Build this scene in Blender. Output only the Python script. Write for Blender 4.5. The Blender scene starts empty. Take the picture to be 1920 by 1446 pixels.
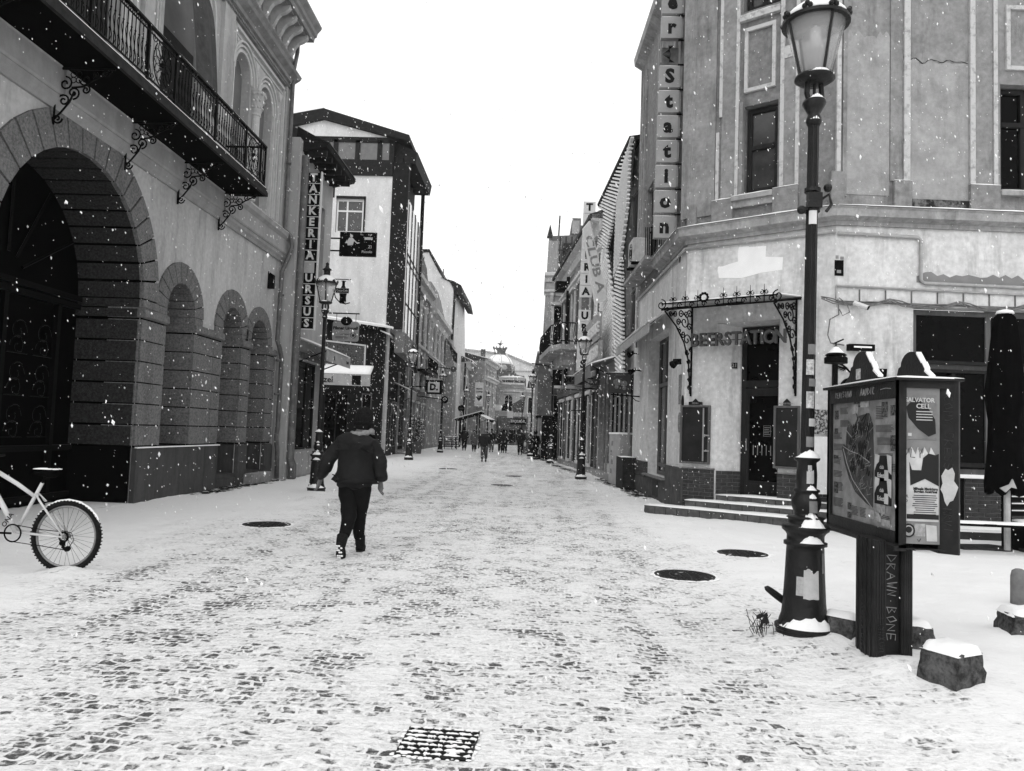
import bpy, bmesh, math, random
from mathutils import Matrix, Vector, noise, geometry
rnd = random.Random(7)
PI = math.pi
SC = bpy.context.scene
COL = SC.collection

# ------------------------------------------------------------------ camera, sky, sun, exposure
EYE = 1.55
ROLL, PITCH, YAW = math.radians(2.0), math.radians(3.52), math.radians(1.92)
fwd = Vector((-math.sin(YAW)*math.cos(PITCH), math.cos(YAW)*math.cos(PITCH), math.sin(PITCH)))
r0 = Vector((math.cos(YAW), math.sin(YAW), 0)); u0 = r0.cross(fwd)
rr = r0*math.cos(ROLL)+u0*math.sin(ROLL); uu = u0*math.cos(ROLL)-r0*math.sin(ROLL)
cam_d = bpy.data.cameras.new('camera'); cam = bpy.data.objects.new('camera', cam_d); COL.objects.link(cam)
m = Matrix.Identity(4)
for i in range(3):
    m[i][0], m[i][1], m[i][2] = rr[i], uu[i], -fwd[i]
m[2][3] = EYE
cam.matrix_world = m
cam_d.sensor_width = 36; cam_d.lens = 36*1440/1920; cam_d.clip_end = 2000; cam_d.clip_start = .05
SC.camera = cam

w = bpy.data.worlds.new('World'); SC.world = w; w.use_nodes = True
nt = w.node_tree; bg = nt.nodes['Background']
sky = nt.nodes.new('ShaderNodeTexSky'); sky.sky_type = 'NISHITA'; sky.sun_disc = False
SUN_EL, SUN_ROT = math.radians(38), math.radians(200)
sky.sun_elevation = SUN_EL; sky.sun_rotation = SUN_ROT; sky.air_density = 2; sky.dust_density = 6
bw = nt.nodes.new('ShaderNodeRGBToBW'); mx = nt.nodes.new('ShaderNodeMix'); mx.data_type = 'RGBA'
nt.links.new(sky.outputs[0], bw.inputs[0]); nt.links.new(bw.outputs[0], mx.inputs[6])
mx.inputs[7].default_value = (10.5, 10.5, 10.5, 1); mx.inputs[0].default_value = .8   # closed cloud cover
nt.links.new(mx.outputs[2], bg.inputs[0]); bg.inputs[1].default_value = .12

sl = bpy.data.lights.new('sun', 'SUN'); so = bpy.data.objects.new('sun', sl); COL.objects.link(so)
sl.energy = .5; sl.angle = math.radians(40); sl.color = (1, 1, 1)
so.rotation_euler = (math.radians(90)-SUN_EL, 0, math.radians(180)-SUN_ROT)
SC.view_settings.view_transform = 'Standard'; SC.view_settings.look = 'None'
SC.view_settings.exposure = 0.22; SC.view_settings.gamma = 1

# ------------------------------------------------------------------ materials
MATS = {}
def P(n): return n.node_tree.nodes['Principled BSDF']
def g3(v): return (v, v, v, 1)
def M(name, c, c2=None, scale=3, rough=.85, bump=0, bscale=40, metal=0, streak=0, lo=.35, hi=.65, spec=.10, detail=8, dist=.02, stain=0):
    if name in MATS: return MATS[name]
    mt = bpy.data.materials.new(name); mt.use_nodes = True; MATS[name] = mt
    t = mt.node_tree; p = P(mt); L = t.links.new
    p.inputs['Base Color'].default_value = g3(c); p.inputs['Roughness'].default_value = rough
    p.inputs['Metallic'].default_value = metal; p.inputs['Specular IOR Level'].default_value = spec
    tc = t.nodes.new('ShaderNodeTexCoord')
    if c2 is not None:
        no = t.nodes.new('ShaderNodeTexNoise'); no.inputs['Scale'].default_value = scale; no.inputs['Detail'].default_value = detail
        no.inputs['Roughness'].default_value = .65
        mp = t.nodes.new('ShaderNodeMapping')
        if streak: mp.inputs['Scale'].default_value = (1, 1, streak)
        L(tc.outputs['Object'], mp.inputs[0]); L(mp.outputs[0], no.inputs['Vector'])
        cr = t.nodes.new('ShaderNodeValToRGB'); cr.color_ramp.elements[0].position = lo; cr.color_ramp.elements[1].position = hi
        cr.color_ramp.elements[0].color = g3(c2); cr.color_ramp.elements[1].color = g3(c)
        L(no.outputs['Fac'], cr.inputs[0]); L(cr.outputs[0], p.inputs['Base Color'])
    if stain:
        n2 = t.nodes.new('ShaderNodeTexNoise'); n2.inputs['Scale'].default_value = 2.2; n2.inputs['Detail'].default_value = 9; n2.inputs['Roughness'].default_value = .7
        m2 = t.nodes.new('ShaderNodeMapping'); m2.inputs['Scale'].default_value = (1.3, 1.3, .22); m2.inputs['Location'].default_value = (3, 7, 1)
        L(tc.outputs['Object'], m2.inputs[0]); L(m2.outputs[0], n2.inputs['Vector'])
        n3 = t.nodes.new('ShaderNodeTexNoise'); n3.inputs['Scale'].default_value = 11; n3.inputs['Detail'].default_value = 6; L(tc.outputs['Object'], n3.inputs['Vector'])
        mr = t.nodes.new('ShaderNodeMapRange'); mr.inputs['From Min'].default_value = .52; mr.inputs['From Max'].default_value = .72; mr.inputs['To Min'].default_value = 1; mr.inputs['To Max'].default_value = 1-stain; L(n2.outputs['Fac'], mr.inputs['Value'])
        mr3 = t.nodes.new('ShaderNodeMapRange'); mr3.inputs['From Min'].default_value = .3; mr3.inputs['From Max'].default_value = .7; mr3.inputs['To Min'].default_value = 1+stain*.25; mr3.inputs['To Max'].default_value = 1-stain*.35; L(n3.outputs['Fac'], mr3.inputs['Value'])
        mm = t.nodes.new('ShaderNodeMath'); mm.operation = 'MULTIPLY'; L(mr.outputs[0], mm.inputs[0]); L(mr3.outputs[0], mm.inputs[1])
        vm = t.nodes.new('ShaderNodeVectorMath'); vm.operation = 'SCALE'; L(cr.outputs[0], vm.inputs[0]); L(mm.outputs[0], vm.inputs['Scale']); L(vm.outputs[0], p.inputs['Base Color'])
    if bump:
        nb = t.nodes.new('ShaderNodeTexNoise'); nb.inputs['Scale'].default_value = bscale; nb.inputs['Detail'].default_value = 5
        bp = t.nodes.new('ShaderNodeBump'); bp.inputs['Strength'].default_value = bump; bp.inputs['Distance'].default_value = dist
        L(tc.outputs['Object'], nb.inputs['Vector']); L(nb.outputs['Fac'], bp.inputs['Height']); L(bp.outputs[0], p.inputs['Normal'])
    return mt

plaster = M('plaster_grey', .50, .31, .9, bump=.25, bscale=25, streak=.35, lo=.25, hi=.6, stain=0.35)
plaster_up = M('plaster_upper', .44, .32, 1.2, bump=.2, bscale=20, streak=.3, stain=0.25)
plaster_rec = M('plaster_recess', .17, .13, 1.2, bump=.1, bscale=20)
moulding = M('moulding_pale', .50, .36, 4, bump=.2, bscale=30)
stone_rough = M('rusticated_stone', .105, .05, 14, bump=1.0, bscale=55, lo=.3, hi=.7)
stone_face = M('stone_voussoir', .24, .085, 26, bump=.9, bscale=60, lo=.3, hi=.7, stain=0.3)
granite = M('granite_plinth', .075, .045, 5, rough=.6, bump=.1, streak=.2, stain=0.3)
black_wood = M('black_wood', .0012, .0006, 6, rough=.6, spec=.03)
iron = M('wrought_iron', .004, .002, 20, rough=.55, spec=.05)
castiron = M('cast_iron_paint', .012, .006, 12, rough=.45, bump=.3, bscale=30, spec=.22)
void = M('painted_dark_interior', .003, rough=1, spec=0)  # near-black colour stands in for the dark of unlit depths
glass_d = M('dark_window_glass', .002, .001, 2, rough=.08, spec=.05)
glass_m = M('dull_window_glass', .05, .02, 1.5, rough=.12, spec=.5)
snow = M('snow', .86, .80, 6, rough=.75, bump=.4, bscale=18, spec=.3, dist=.01)
zinc = M('zinc_pipe', .16, .09, 5, rough=.45, metal=.2, bump=.1)
white_paint = M('white_wall', .62, .50, 1.5, bump=.1, streak=.4, stain=0.2)
cream_low = M('lower_wall_pale', .62, .46, 1.6, bump=.2, bscale=22, streak=.5, lo=.28, hi=.62, stain=0.45)
band_grey = M('cornice_paint', .36, .24, 2.5, bump=.2, streak=.6, stain=0.5)
roughcast = M('roughcast_grey', .25, .15, 7, bump=.9, bscale=70, lo=.3, hi=.7, stain=0.4)
fresco = M('worn_render', .28, .18, 1.4, bump=.35, bscale=35, lo=.3, hi=.65, stain=0.5)
strip_w = M('peeling_white_strip', .46, .22, 9, bump=.3, lo=.3, hi=.5)
brick_m = M('glazed_brick', .05, .028, 9, rough=.4, bump=.15)
mortar = M('mortar', .20, .14, 10)
painted_pl = M('painted_plinth', .085, .05, 5, bump=.4)
step_m = M('step_brick', .11, .06, 7, bump=.4)
wood_d = M('dark_wood_frame', .018, .008, 8, rough=.5, streak=.2)
wood_m = M('grey_wood_frame', .11, .07, 8, rough=.5, streak=.2)
board = M('slate_board', .022, .012, 3, rough=.6)
sign_g = M('sign_box_grey', .30, .24, 3, rough=.5)
sign_b = M('sign_black', .003, rough=.5, spec=.04)
sign_w = M('sign_white', .62, .55, 5, rough=.5)
letter_g = M('lettering_grey', .25, .2, 5, rough=.5)
letter_b = M('lettering_black', .006, rough=.5)
tarp = M('awning_fabric', .38, .28, 3, bump=.2)
fabric_b = M('black_fabric', .003, .0015, 8, rough=.9, bump=.4, bscale=14, spec=.02)
jacket_m = M('dark_jacket', .011, .006, 9, rough=.75, bump=.5, bscale=16, spec=.2)
trouser_m = M('dark_trousers', .007, .004, 9, rough=.85, bump=.3, bscale=20, spec=.1)
jeans_m = M('grey_jeans', .07, .045, 12, rough=.85)
coat_g = M('grey_coat', .12, .09, 6, rough=.85)
skin_m = M('skin', .15, .11, 8, rough=.6)
fleece = M('pale_fleece', .28, .18, 40, rough=.95, bump=.8, bscale=80)
knit = M('knit_hat', .014, .004, 60, rough=.95, bump=.8, bscale=90)
rubber = M('rubber', .007, .004, 30, rough=.8, bump=.5, bscale=60, spec=.2)
frame_w = M('bike_paint', .62, .5, 5, rough=.3, spec=.5)
alloy = M('alloy', .25, .18, 9, rough=.35, metal=.5)
paper = M('paper', .50, .36, 9, rough=.8)
paper_g = M('grey_poster', .22, .12, 10, rough=.7, lo=.3, hi=.7)
map_base = M('map_sheet', .27, .12, 9, rough=.35, spec=.5)
map_dark = M('map_dark', .05, .02, 14, rough=.4, lo=.35, hi=.6)
ink = M('ink', .02, rough=.7)
ink_m = M('ink_grey', .10, .07, 60, rough=.7)
scratch = M('scratched_paint', .34, .25, 20, rough=.7)
rock_m = M('rough_block', .11, .03, 14, bump=1, bscale=38, rough=.85, lo=.38, hi=.6, dist=.03)
shop_dark = M('dark_facade', .012, .005, 5, rough=.7, bump=.3)
timber = M('dark_timber', .018, .008, 8, rough=.7)
panel_g = M('grey_panel', .17, .13, 4, rough=.6)
glaze_w = M('glazing_sky_in_colour', .62, .5, .8, rough=.15, spec=.6)  # pale base colour carries the sky's reflection on the glass
far_l = M('far_wall_light', .56, .42, 1.2, bump=.2, stain=0.4)
far_m = M('far_wall_mid', .34, .23, 1.5, bump=.3, stain=0.4)
far_d = M('far_wall_dark', .12, .07, 2, bump=.4)
far_o = M('far_ornament', .21, .09, 5, bump=.6, bscale=12)
roof_m = M('roof_sheet', .06, .035, 5)
leaf_m = M('dark_leaves', .03, .012, 20, rough=.6)
cabinet_m = M('cabinet_paint', .36, .27, 3, rough=.6)
peel = M('fresh_white_patch', .80, .74, 3)
patch_g = M('grey_overpaint', .22, .18, 3)

def lantern_glass():
    mt = bpy.data.materials.new('lantern_glass'); mt.use_nodes = True; t = mt.node_tree; p = P(mt)
    p.inputs['Base Color'].default_value = g3(.5); p.inputs['Roughness'].default_value = .12
    tr = t.nodes.new('ShaderNodeBsdfTransparent'); mix = t.nodes.new('ShaderNodeMixShader'); mix.inputs[0].default_value = .42
    out = [n for n in t.nodes if n.type == 'OUTPUT_MATERIAL'][0]
    t.links.new(tr.outputs[0], mix.inputs[1]); t.links.new(p.outputs[0], mix.inputs[2]); t.links.new(mix.outputs[0], out.inputs[0])
    return mt
lglass = lantern_glass()

def snow_ground():
    mt = bpy.data.materials.new('trodden_snow'); mt.use_nodes = True; t = mt.node_tree; p = P(mt); L = t.links.new; N = t.nodes.new
    tc = N('ShaderNodeTexCoord')
    def math_(op, a, b=None, clamp=False):
        n = N('ShaderNodeMath'); n.operation = op; n.use_clamp = clamp
        for i, v in enumerate((a, b)):
            if v is None: continue
            if isinstance(v, (int, float)): n.inputs[i].default_value = v
            else: L(v, n.inputs[i])
        return n.outputs[0]
    def ns(scale, detail=4, vec=None, sc=None, rough=.55):
        n = N('ShaderNodeTexNoise'); n.inputs['Scale'].default_value = scale; n.inputs['Detail'].default_value = detail; n.inputs['Roughness'].default_value = rough
        v = vec or tc.outputs['Object']
        if sc:
            mp = N('ShaderNodeMapping'); mp.inputs['Scale'].default_value = sc; L(v, mp.inputs[0]); v = mp.outputs[0]
        L(v, n.inputs['Vector']); return n
    # wobble the cobble lattice a little
    wob = ns(4.5, 3); sub = N('ShaderNodeVectorMath'); sub.operation = 'SUBTRACT'; sub.inputs[1].default_value = (.5, .5, .5); L(wob.outputs['Color'], sub.inputs[0])
    scl = N('ShaderNodeVectorMath'); scl.operation = 'SCALE'; scl.inputs['Scale'].default_value = .16; L(sub.outputs[0], scl.inputs[0])
    add = N('ShaderNodeVectorMath'); add.operation = 'ADD'; L(tc.outputs['Object'], add.inputs[0]); L(scl.outputs[0], add.inputs[1])
    br = N('ShaderNodeTexBrick'); br.inputs['Scale'].default_value = 1; br.inputs['Brick Width'].default_value = .092; br.inputs['Row Height'].default_value = .078
    br.inputs['Mortar Size'].default_value = .012; br.inputs['Mortar Smooth'].default_value = .6
    br.inputs['Color1'].default_value = (0, 0, 0, 1); br.inputs['Color2'].default_value = (1, 1, 1, 1); br.inputs['Mortar'].default_value = (.5, .5, .5, 1)
    L(add.outputs[0], br.inputs['Vector'])
    joint = br.outputs['Fac']; rndv = br.outputs['Color']
    big = ns(.55, 3); mid = ns(2.6, 3); fine = ns(19, 6, rough=.75); track = ns(1.0, 3, sc=(2.6, .22, 1))
    s = math_('SUBTRACT', math_('MULTIPLY', rndv, .24), .15)
    s = math_('ADD', s, math_('MULTIPLY', big.outputs['Fac'], .45))
    s = math_('ADD', s, math_('MULTIPLY', mid.outputs['Fac'], .85))
    s = math_('ADD', s, math_('MULTIPLY', fine.outputs['Fac'], 1.55))
    s = math_('ADD', s, math_('MULTIPLY', track.outputs['Fac'], .50))
    s = math_('SUBTRACT', s, math_('MULTIPLY', joint, .30))
    # trodden strip between x=-4.9 and x=2.1, snow lies clean outside it
    sx = N('ShaderNodeSeparateXYZ'); L(tc.outputs['Object'], sx.inputs[0])
    ed = ns(.35, 2)
    xx = math_('ADD', sx.outputs[0], math_('MULTIPLY', math_('SUBTRACT', ed.outputs['Fac'], .5), 2.0))
    dx = math_('ABSOLUTE', math_('ADD', xx, 1.2))
    side = math_('MULTIPLY', math_('SUBTRACT', dx, 2.5), .22, True)
    s = math_('SUBTRACT', s, side)
    mr = N('ShaderNodeMapRange'); mr.inputs['From Min'].default_value = 1.71; mr.inputs['From Max'].default_value = 1.97; mr.interpolation_type = 'SMOOTHSTEP'
    L(s, mr.inputs['Value'])
    grey = N('ShaderNodeMapRange'); grey.inputs['From Min'].default_value = 1.44; grey.inputs['From Max'].default_value = 1.78; L(s, grey.inputs['Value'])
    stone = ns(40, 4); c1 = N('ShaderNodeValToRGB'); c1.color_ramp.elements[0].color = g3(.02); c1.color_ramp.elements[1].color = g3(.16); L(stone.outputs['Fac'], c1.inputs[0])
    m1 = N('ShaderNodeMix'); m1.data_type = 'RGBA'; m1.inputs[6].default_value = g3(.80); m1.inputs[7].default_value = g3(.55); L(grey.outputs[0], m1.inputs[0])
    m2 = N('ShaderNodeMix'); m2.data_type = 'RGBA'; L(mr.outputs[0], m2.inputs[0]); L(m1.outputs[2], m2.inputs[6]); L(c1.outputs[0], m2.inputs[7])
    L(m2.outputs[2], p.inputs['Base Color']); p.inputs['Roughness'].default_value = .7; p.inputs['Specular IOR Level'].default_value = .25
    hb = math_('SUBTRACT', math_('ADD', math_('MULTIPLY', ns(9, 6, rough=.6).outputs['Fac'], 1.0), math_('MULTIPLY', ns(30, 3).outputs['Fac'], .3)), math_('MULTIPLY', mr.outputs[0], .5))
    hb = math_('SUBTRACT', hb, math_('MULTIPLY', joint, .04))
    hb = math_('MULTIPLY', hb, math_('SUBTRACT', 1.0, math_('MULTIPLY', math_('MULTIPLY', side, 4.0, True), .72)))
    bp = N('ShaderNodeBump'); bp.inputs['Strength'].default_value = .9; bp.inputs['Distance'].default_value = .05; L(hb, bp.inputs['Height']); L(bp.outputs[0], p.inputs['Normal'])
    return mt

# ------------------------------------------------------------------ mesh building
def frame(ox, oy, dx, dy, side=1, z=0):
    n = math.hypot(dx, dy); dx /= n; dy /= n
    return Matrix(((dx, -dy*side, 0, ox), (dy, dx*side, 0, oy), (0, 0, 1, z), (0, 0, 0, 1)))
I4 = Matrix.Identity(4)

STROKES = {'D': [[(0, 0), (.05, 1), (.6, .8), (.9, .4), (.0, 0)]], 'R': [[(0, 0), (.1, 1), (.8, .8), (.1, .5), (.9, 0)]], 'A': [[(0, 0), (.5, 1), (.9, 0)], [(.2, .4), (.8, .45)]], 'W': [[(0, 1), (.2, 0), (.5, .7), (.75, 0), (1, 1)]],
 'N': [[(0, 0), (.1, 1), (.8, .05), (.9, 1)]], 'B': [[(0, 0), (.05, 1), (.7, .8), (.1, .5), (.85, .25), (0, 0)]], 'O': [[(.5, 1), (.05, .6), (.3, 0), (.9, .3), (.6, 1)]], 'E': [[(.8, 1), (.05, .95), (0, 0), (.85, .05)], [(.05, .5), (.6, .5)]],
 '.': [[(.3, .5), (.5, .45)]], 'P': [[(0, 0), (.1, 1), (.8, .8), (.1, .45)]], 'I': [[(.4, 0), (.45, 1)]], 'S': [[(.8, .9), (.2, 1), (.1, .6), (.8, .4), (.6, 0), (0, .1)]], 'T': [[(0, 1), (.9, .95)], [(.45, 1), (.4, 0)]], 'M': [[(0, 0), (.1, 1), (.5, .3), (.85, 1), (.95, 0)]],
 'U': [[(0, 1), (.05, .1), (.7, .05), (.85, 1)]], 'X': [[(0, 0), (.9, 1)], [(.05, 1), (.85, 0)]], 'V': [[(0, 1), (.4, 0), (.9, 1)]], 'C': [[(.9, .9), (.3, 1), (.0, .4), (.4, 0), (.9, .1)]], 'Y': [[(0, 1), (.4, .5), (.9, 1)], [(.4, .5), (.35, 0)]], 'L': [[(.1, 1), (0, 0), (.8, .05)]]}
class MB:
    def __init__(s, F=None): s.v = []; s.f = []; s.mi = []; s.sm = []; s.F = F or I4; s.m = 0; s.smooth = False; s.mats = []
    def add(s, vs, fs):
        b = len(s.v); s.v += [s.F @ Vector(p) for p in vs]; s.f += [[b+i for i in f] for f in fs]
        s.mi += [s.m]*len(fs); s.sm += [s.smooth]*len(fs); return s
    def mat(s, mt):
        if mt not in s.mats: s.mats.append(mt)
        s.m = s.mats.index(mt); return s
    def box(s, x0, x1, y0, y1, z0, z1):
        return s.add([(x0, y0, z0), (x1, y0, z0), (x1, y1, z0), (x0, y1, z0), (x0, y0, z1), (x1, y0, z1), (x1, y1, z1), (x0, y1, z1)],
                     [(0, 3, 2, 1), (4, 5, 6, 7), (0, 1, 5, 4), (1, 2, 6, 5), (2, 3, 7, 6), (3, 0, 4, 7)])
    def prism(s, pts, y0, y1):          # polygon in x,z pulled along y
        n = len(pts); v = [(x, y0, z) for x, z in pts]+[(x, y1, z) for x, z in pts]
        return s.add(v, [list(range(n)), list(range(2*n-1, n-1, -1))]+[(i, (i+1) % n, n+(i+1) % n, n+i) for i in range(n)])
    def prismz(s, pts, z0, z1):
        n = len(pts); v = [(x, y, z0) for x, y in pts]+[(x, y, z1) for x, y in pts]
        return s.add(v, [list(range(n)), list(range(2*n-1, n-1, -1))]+[(i, (i+1) % n, n+(i+1) % n, n+i) for i in range(n)])
    def prismx(s, pts, x0, x1):         # profile in y,z pulled along x
        n = len(pts); v = [(x0, y, z) for y, z in pts]+[(x1, y, z) for y, z in pts]
        return s.add(v, [list(range(n)), list(range(2*n-1, n-1, -1))]+[(i, (i+1) % n, n+(i+1) % n, n+i) for i in range(n)])
    def tube(s, path, r, n=6, closed=False):
        ps = [Vector(p) for p in path]; k = len(ps); rs = r if isinstance(r, (list, tuple)) else [r]*k
        vs = []; ref = None
        for i, p in enumerate(ps):
            if closed: d = ps[(i+1) % k]-ps[i-1]
            else: d = ps[min(i+1, k-1)]-ps[max(i-1, 0)]
            if d.length < 1e-9: d = Vector((0, 0, 1))
            d.normalize()
            if ref is None:
                ref = Vector((0, 0, 1)) if abs(d.z) < .9 else Vector((1, 0, 0))
            a = ref-d*ref.dot(d)
            if a.length < 1e-6: a = Vector((1, 0, 0))-d*d.x
            a.normalize(); ref = a; b = d.cross(a)
            for j in range(n):
                t = 2*PI*j/n; vs.append(p+(a*math.cos(t)+b*math.sin(t))*rs[i])
        fs = []
        for i in range(k if closed else k-1):
            i2 = (i+1) % k
            for j in range(n): fs.append((i*n+j, i*n+(j+1) % n, i2*n+(j+1) % n, i2*n+j))
        if not closed: fs += [list(range(n))[::-1], list(range((k-1)*n, k*n))]
        return s.add(vs, fs)
    def lathe(s, prof, cx=0, cy=0, n=16, a0=0, a1=2*PI):
        full = abs(a1-a0-2*PI) < 1e-6; k = n if full else n+1; vs = []
        for r, z in prof:
            for j in range(k):
                t = a0+(a1-a0)*j/n; vs.append((cx+r*math.cos(t), cy+r*math.sin(t), z))
        fs = []
        for i in range(len(prof)-1):
            for j in range(n):
                j2 = (j+1) % k
                fs.append((i*k+j, i*k+j2, (i+1)*k+j2, (i+1)*k+j))
        if full:
            if prof[0][0] > 1e-4: fs.append(list(range(k))[::-1])
            if prof[-1][0] > 1e-4: fs.append(list(range((len(prof)-1)*k, len(prof)*k)))
        return s.add(vs, fs)
    def ball(s, c, r, n=8, m_=6, sx=1, sy=1, sz=1):
        vs = [(c[0], c[1], c[2]-r*sz)]
        for i in range(1, m_):
            a = -PI/2+PI*i/m_
            for j in range(n): t = 2*PI*j/n; vs.append((c[0]+r*sx*math.cos(a)*math.cos(t), c[1]+r*sy*math.cos(a)*math.sin(t), c[2]+r*sz*math.sin(a)))
        vs.append((c[0], c[1], c[2]+r*sz)); fs = []
        for j in range(n): fs.append((0, 1+(j+1) % n, 1+j)); fs.append((len(vs)-1, len(vs)-1-n+j, len(vs)-1-n+(j+1) % n))
        for i in range(m_-2):
            for j in range(n): fs.append((1+i*n+j, 1+i*n+(j+1) % n, 1+(i+1)*n+(j+1) % n, 1+(i+1)*n+j))
        return s.add(vs, fs)
    def wall(s, outer, holes, y, depth=0):
        """flat wall in x,z with holes, reveals going back by depth"""
        loops = [[Vector((x, z, 0)) for x, z in outer]]+[[Vector((x, z, 0)) for x, z in h] for h in holes]
        tri = geometry.tessellate_polygon(loops); flat = [p for l in loops for p in l]
        s.add([(p.x, y, p.y) for p in flat], [list(t) for t in tri])
        if depth:
            for h in holes:
                n = len(h); s.add([(x, y, z) for x, z in h]+[(x, y+depth, z) for x, z in h], [(i, (i+1) % n, n+(i+1) % n, n+i) for i in range(n)])
        return s
    def snowcap(s, x0, x1, y0, y1, z, h=.05, step=.18, ny=3):
        """rounded, slightly uneven ridge of settled snow"""
        nx = max(2, min(90, int((x1-x0)/step))); vs = []; fs = []
        for i in range(nx+1):
            x = x0+(x1-x0)*i/nx; e = min(1, 4*min(i, nx-i)/nx+.35)
            hh = h*(.75+.5*noise.noise(Vector((x*2.3, z*3, y0*5))))*e
            for j in range(ny+1):
                y = y0+(y1-y0)*j/ny; q = math.sin(PI*min(1, max(0, (j+.35)/(ny+.7))))**.5
                vs.append((x, y+.015*noise.noise(Vector((x*5, y*5, z))), z+hh*q))
        w_ = ny+1
        for i in range(nx):
            for j in range(ny): fs.append((i*w_+j, (i+1)*w_+j, (i+1)*w_+j+1, i*w_+j+1))
        b = len(vs)
        for i in range(nx+1): vs += [(vs[i*w_][0], y0, z-.004), (vs[i*w_][0], y1, z-.004)]
        for i in range(nx):
            fs.append((i*w_, b+2*i, b+2*i+2, (i+1)*w_)); fs.append((i*w_+ny, (i+1)*w_+ny, b+2*i+3, b+2*i+1))
        fs.append([j for j in range(w_)]+[b+1, b]); fs.append([nx*w_+j for j in range(w_)]+[b+2*nx+1, b+2*nx])
        sm = s.smooth; s.smooth = True; s.add(vs, fs); s.smooth = sm; return s
    def text(s, st, x, z, y, size, ext=.004, off=0, flip=False, align='CENTER', rot=0, sx=1):
        cu = bpy.data.curves.new('t', 'FONT'); cu.body = st; cu.size = size; cu.extrude = ext; cu.offset = off
        cu.align_x = align; cu.align_y = 'CENTER'; cu.resolution_u = 2
        o = bpy.data.objects.new('t', cu); COL.objects.link(o)
        dg = bpy.context.evaluated_depsgraph_get(); me = bpy.data.meshes.new_from_object(o.evaluated_get(dg))
        c, sn = math.cos(rot), math.sin(rot); k = -1 if flip else 1
        s.add([(x+k*(v.co.x*sx*c-v.co.y*sn), y-v.co.z, z+v.co.x*sx*sn+v.co.y*c) for v in me.vertices], [list(p_.vertices) for p_ in me.polygons])
        bpy.data.objects.remove(o); bpy.data.meshes.remove(me); return s
    def scrawl(s, st, x, z, y, h, r=.0022, rot=0, w_=.62, seed=0, jit=.07):
        """hand-scratched capitals made of wobbly strokes, starting at x,z"""
        q = random.Random(seed); cx_ = 0; c, sn = math.cos(rot), math.sin(rot)
        for ch_ in st:
            k = w_*q.uniform(.8, 1.15); dz = q.uniform(-.08, .08)
            for stroke in STROKES.get(ch_, []):
                pts = []
                for i, (a, b_) in enumerate(stroke):
                    u, v = (cx_+a*k+q.uniform(-jit, jit))*h, (b_+dz-.5+q.uniform(-jit, jit))*h
                    pts.append((x+u*c-v*sn, y, z+u*sn+v*c))
                s.tube(pts, r, 4)
            cx_ += k+.22
        return s
    def build(s, name, mt=None, parent=None, recalc=True, **kw):
        me = bpy.data.meshes.new(name); off = parent_root(parent)
        me.from_pydata([tuple(v-off) for v in s.v], [], s.f)
        for mm in (s.mats or [mt]): me.materials.append(mm)
        me.polygons.foreach_set('material_index', s.mi); me.polygons.foreach_set('use_smooth', s.sm)
        if recalc:
            bm = bmesh.new(); bm.from_mesh(me); bmesh.ops.recalc_face_normals(bm, faces=bm.faces); bm.to_mesh(me); bm.free()
        me.update(); o = bpy.data.objects.new(name, me); COL.objects.link(o)
        if parent: o.parent = parent
        else: pass
        for k, v in kw.items(): o[k] = v
        return o

def parent_root(o):
    v = Vector((0, 0, 0))
    while o is not None: v += Vector(o.location); o = o.parent
    return v
def thing(name, label, cat, loc=(0, 0, 0), group=None):
    o = bpy.data.objects.new(name, None); COL.objects.link(o); o.empty_display_size = .2
    o.location = loc; o['label'] = label; o['category'] = cat
    if group: o['group'] = group
    return o
def solo(o, label, cat, group=None):
    """a thing that is one mesh: move its origin to its base"""
    me = o.data; n = len(me.vertices)
    if n:
        xs = [v.co.x for v in me.vertices]; ys = [v.co.y for v in me.vertices]; zs = [v.co.z for v in me.vertices]
        c = Vector(((min(xs)+max(xs))/2, (min(ys)+max(ys))/2, min(zs)))
        for v in me.vertices: v.co -= c
        o.location = c
    o['label'] = label; o['category'] = cat
    if group: o['group'] = group
    return o
def copy_tree(o, parent=None):
    c = o.copy(); COL.objects.link(c); c.parent = parent
    for ch in list(o.children): copy_tree(ch, c)
    return c
def arch(x0, x1, z0, zs, n=14, zr=None):
    r = (x1-x0)/2; c = (x0+x1)/2; k = (zr or r)
    return [(x0, z0)]+[(c-r*math.cos(PI*i/n), zs+k*math.sin(PI*i/n)) for i in range(n+1)]+[(x1, z0)]
def rect(x0, x1, z0, z1): return [(x0, z0), (x0, z1), (x1, z1), (x1, z0)]
def spiral(cx, cz, r, turns, start, n=18, k=1, y=0):
    return [(cx+r*(1-.82*i/n)*math.cos(start+k*2*PI*turns*i/n), y, cz+r*(1-.82*i/n)*math.sin(start+k*2*PI*turns*i/n)) for i in range(n+1)]

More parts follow.
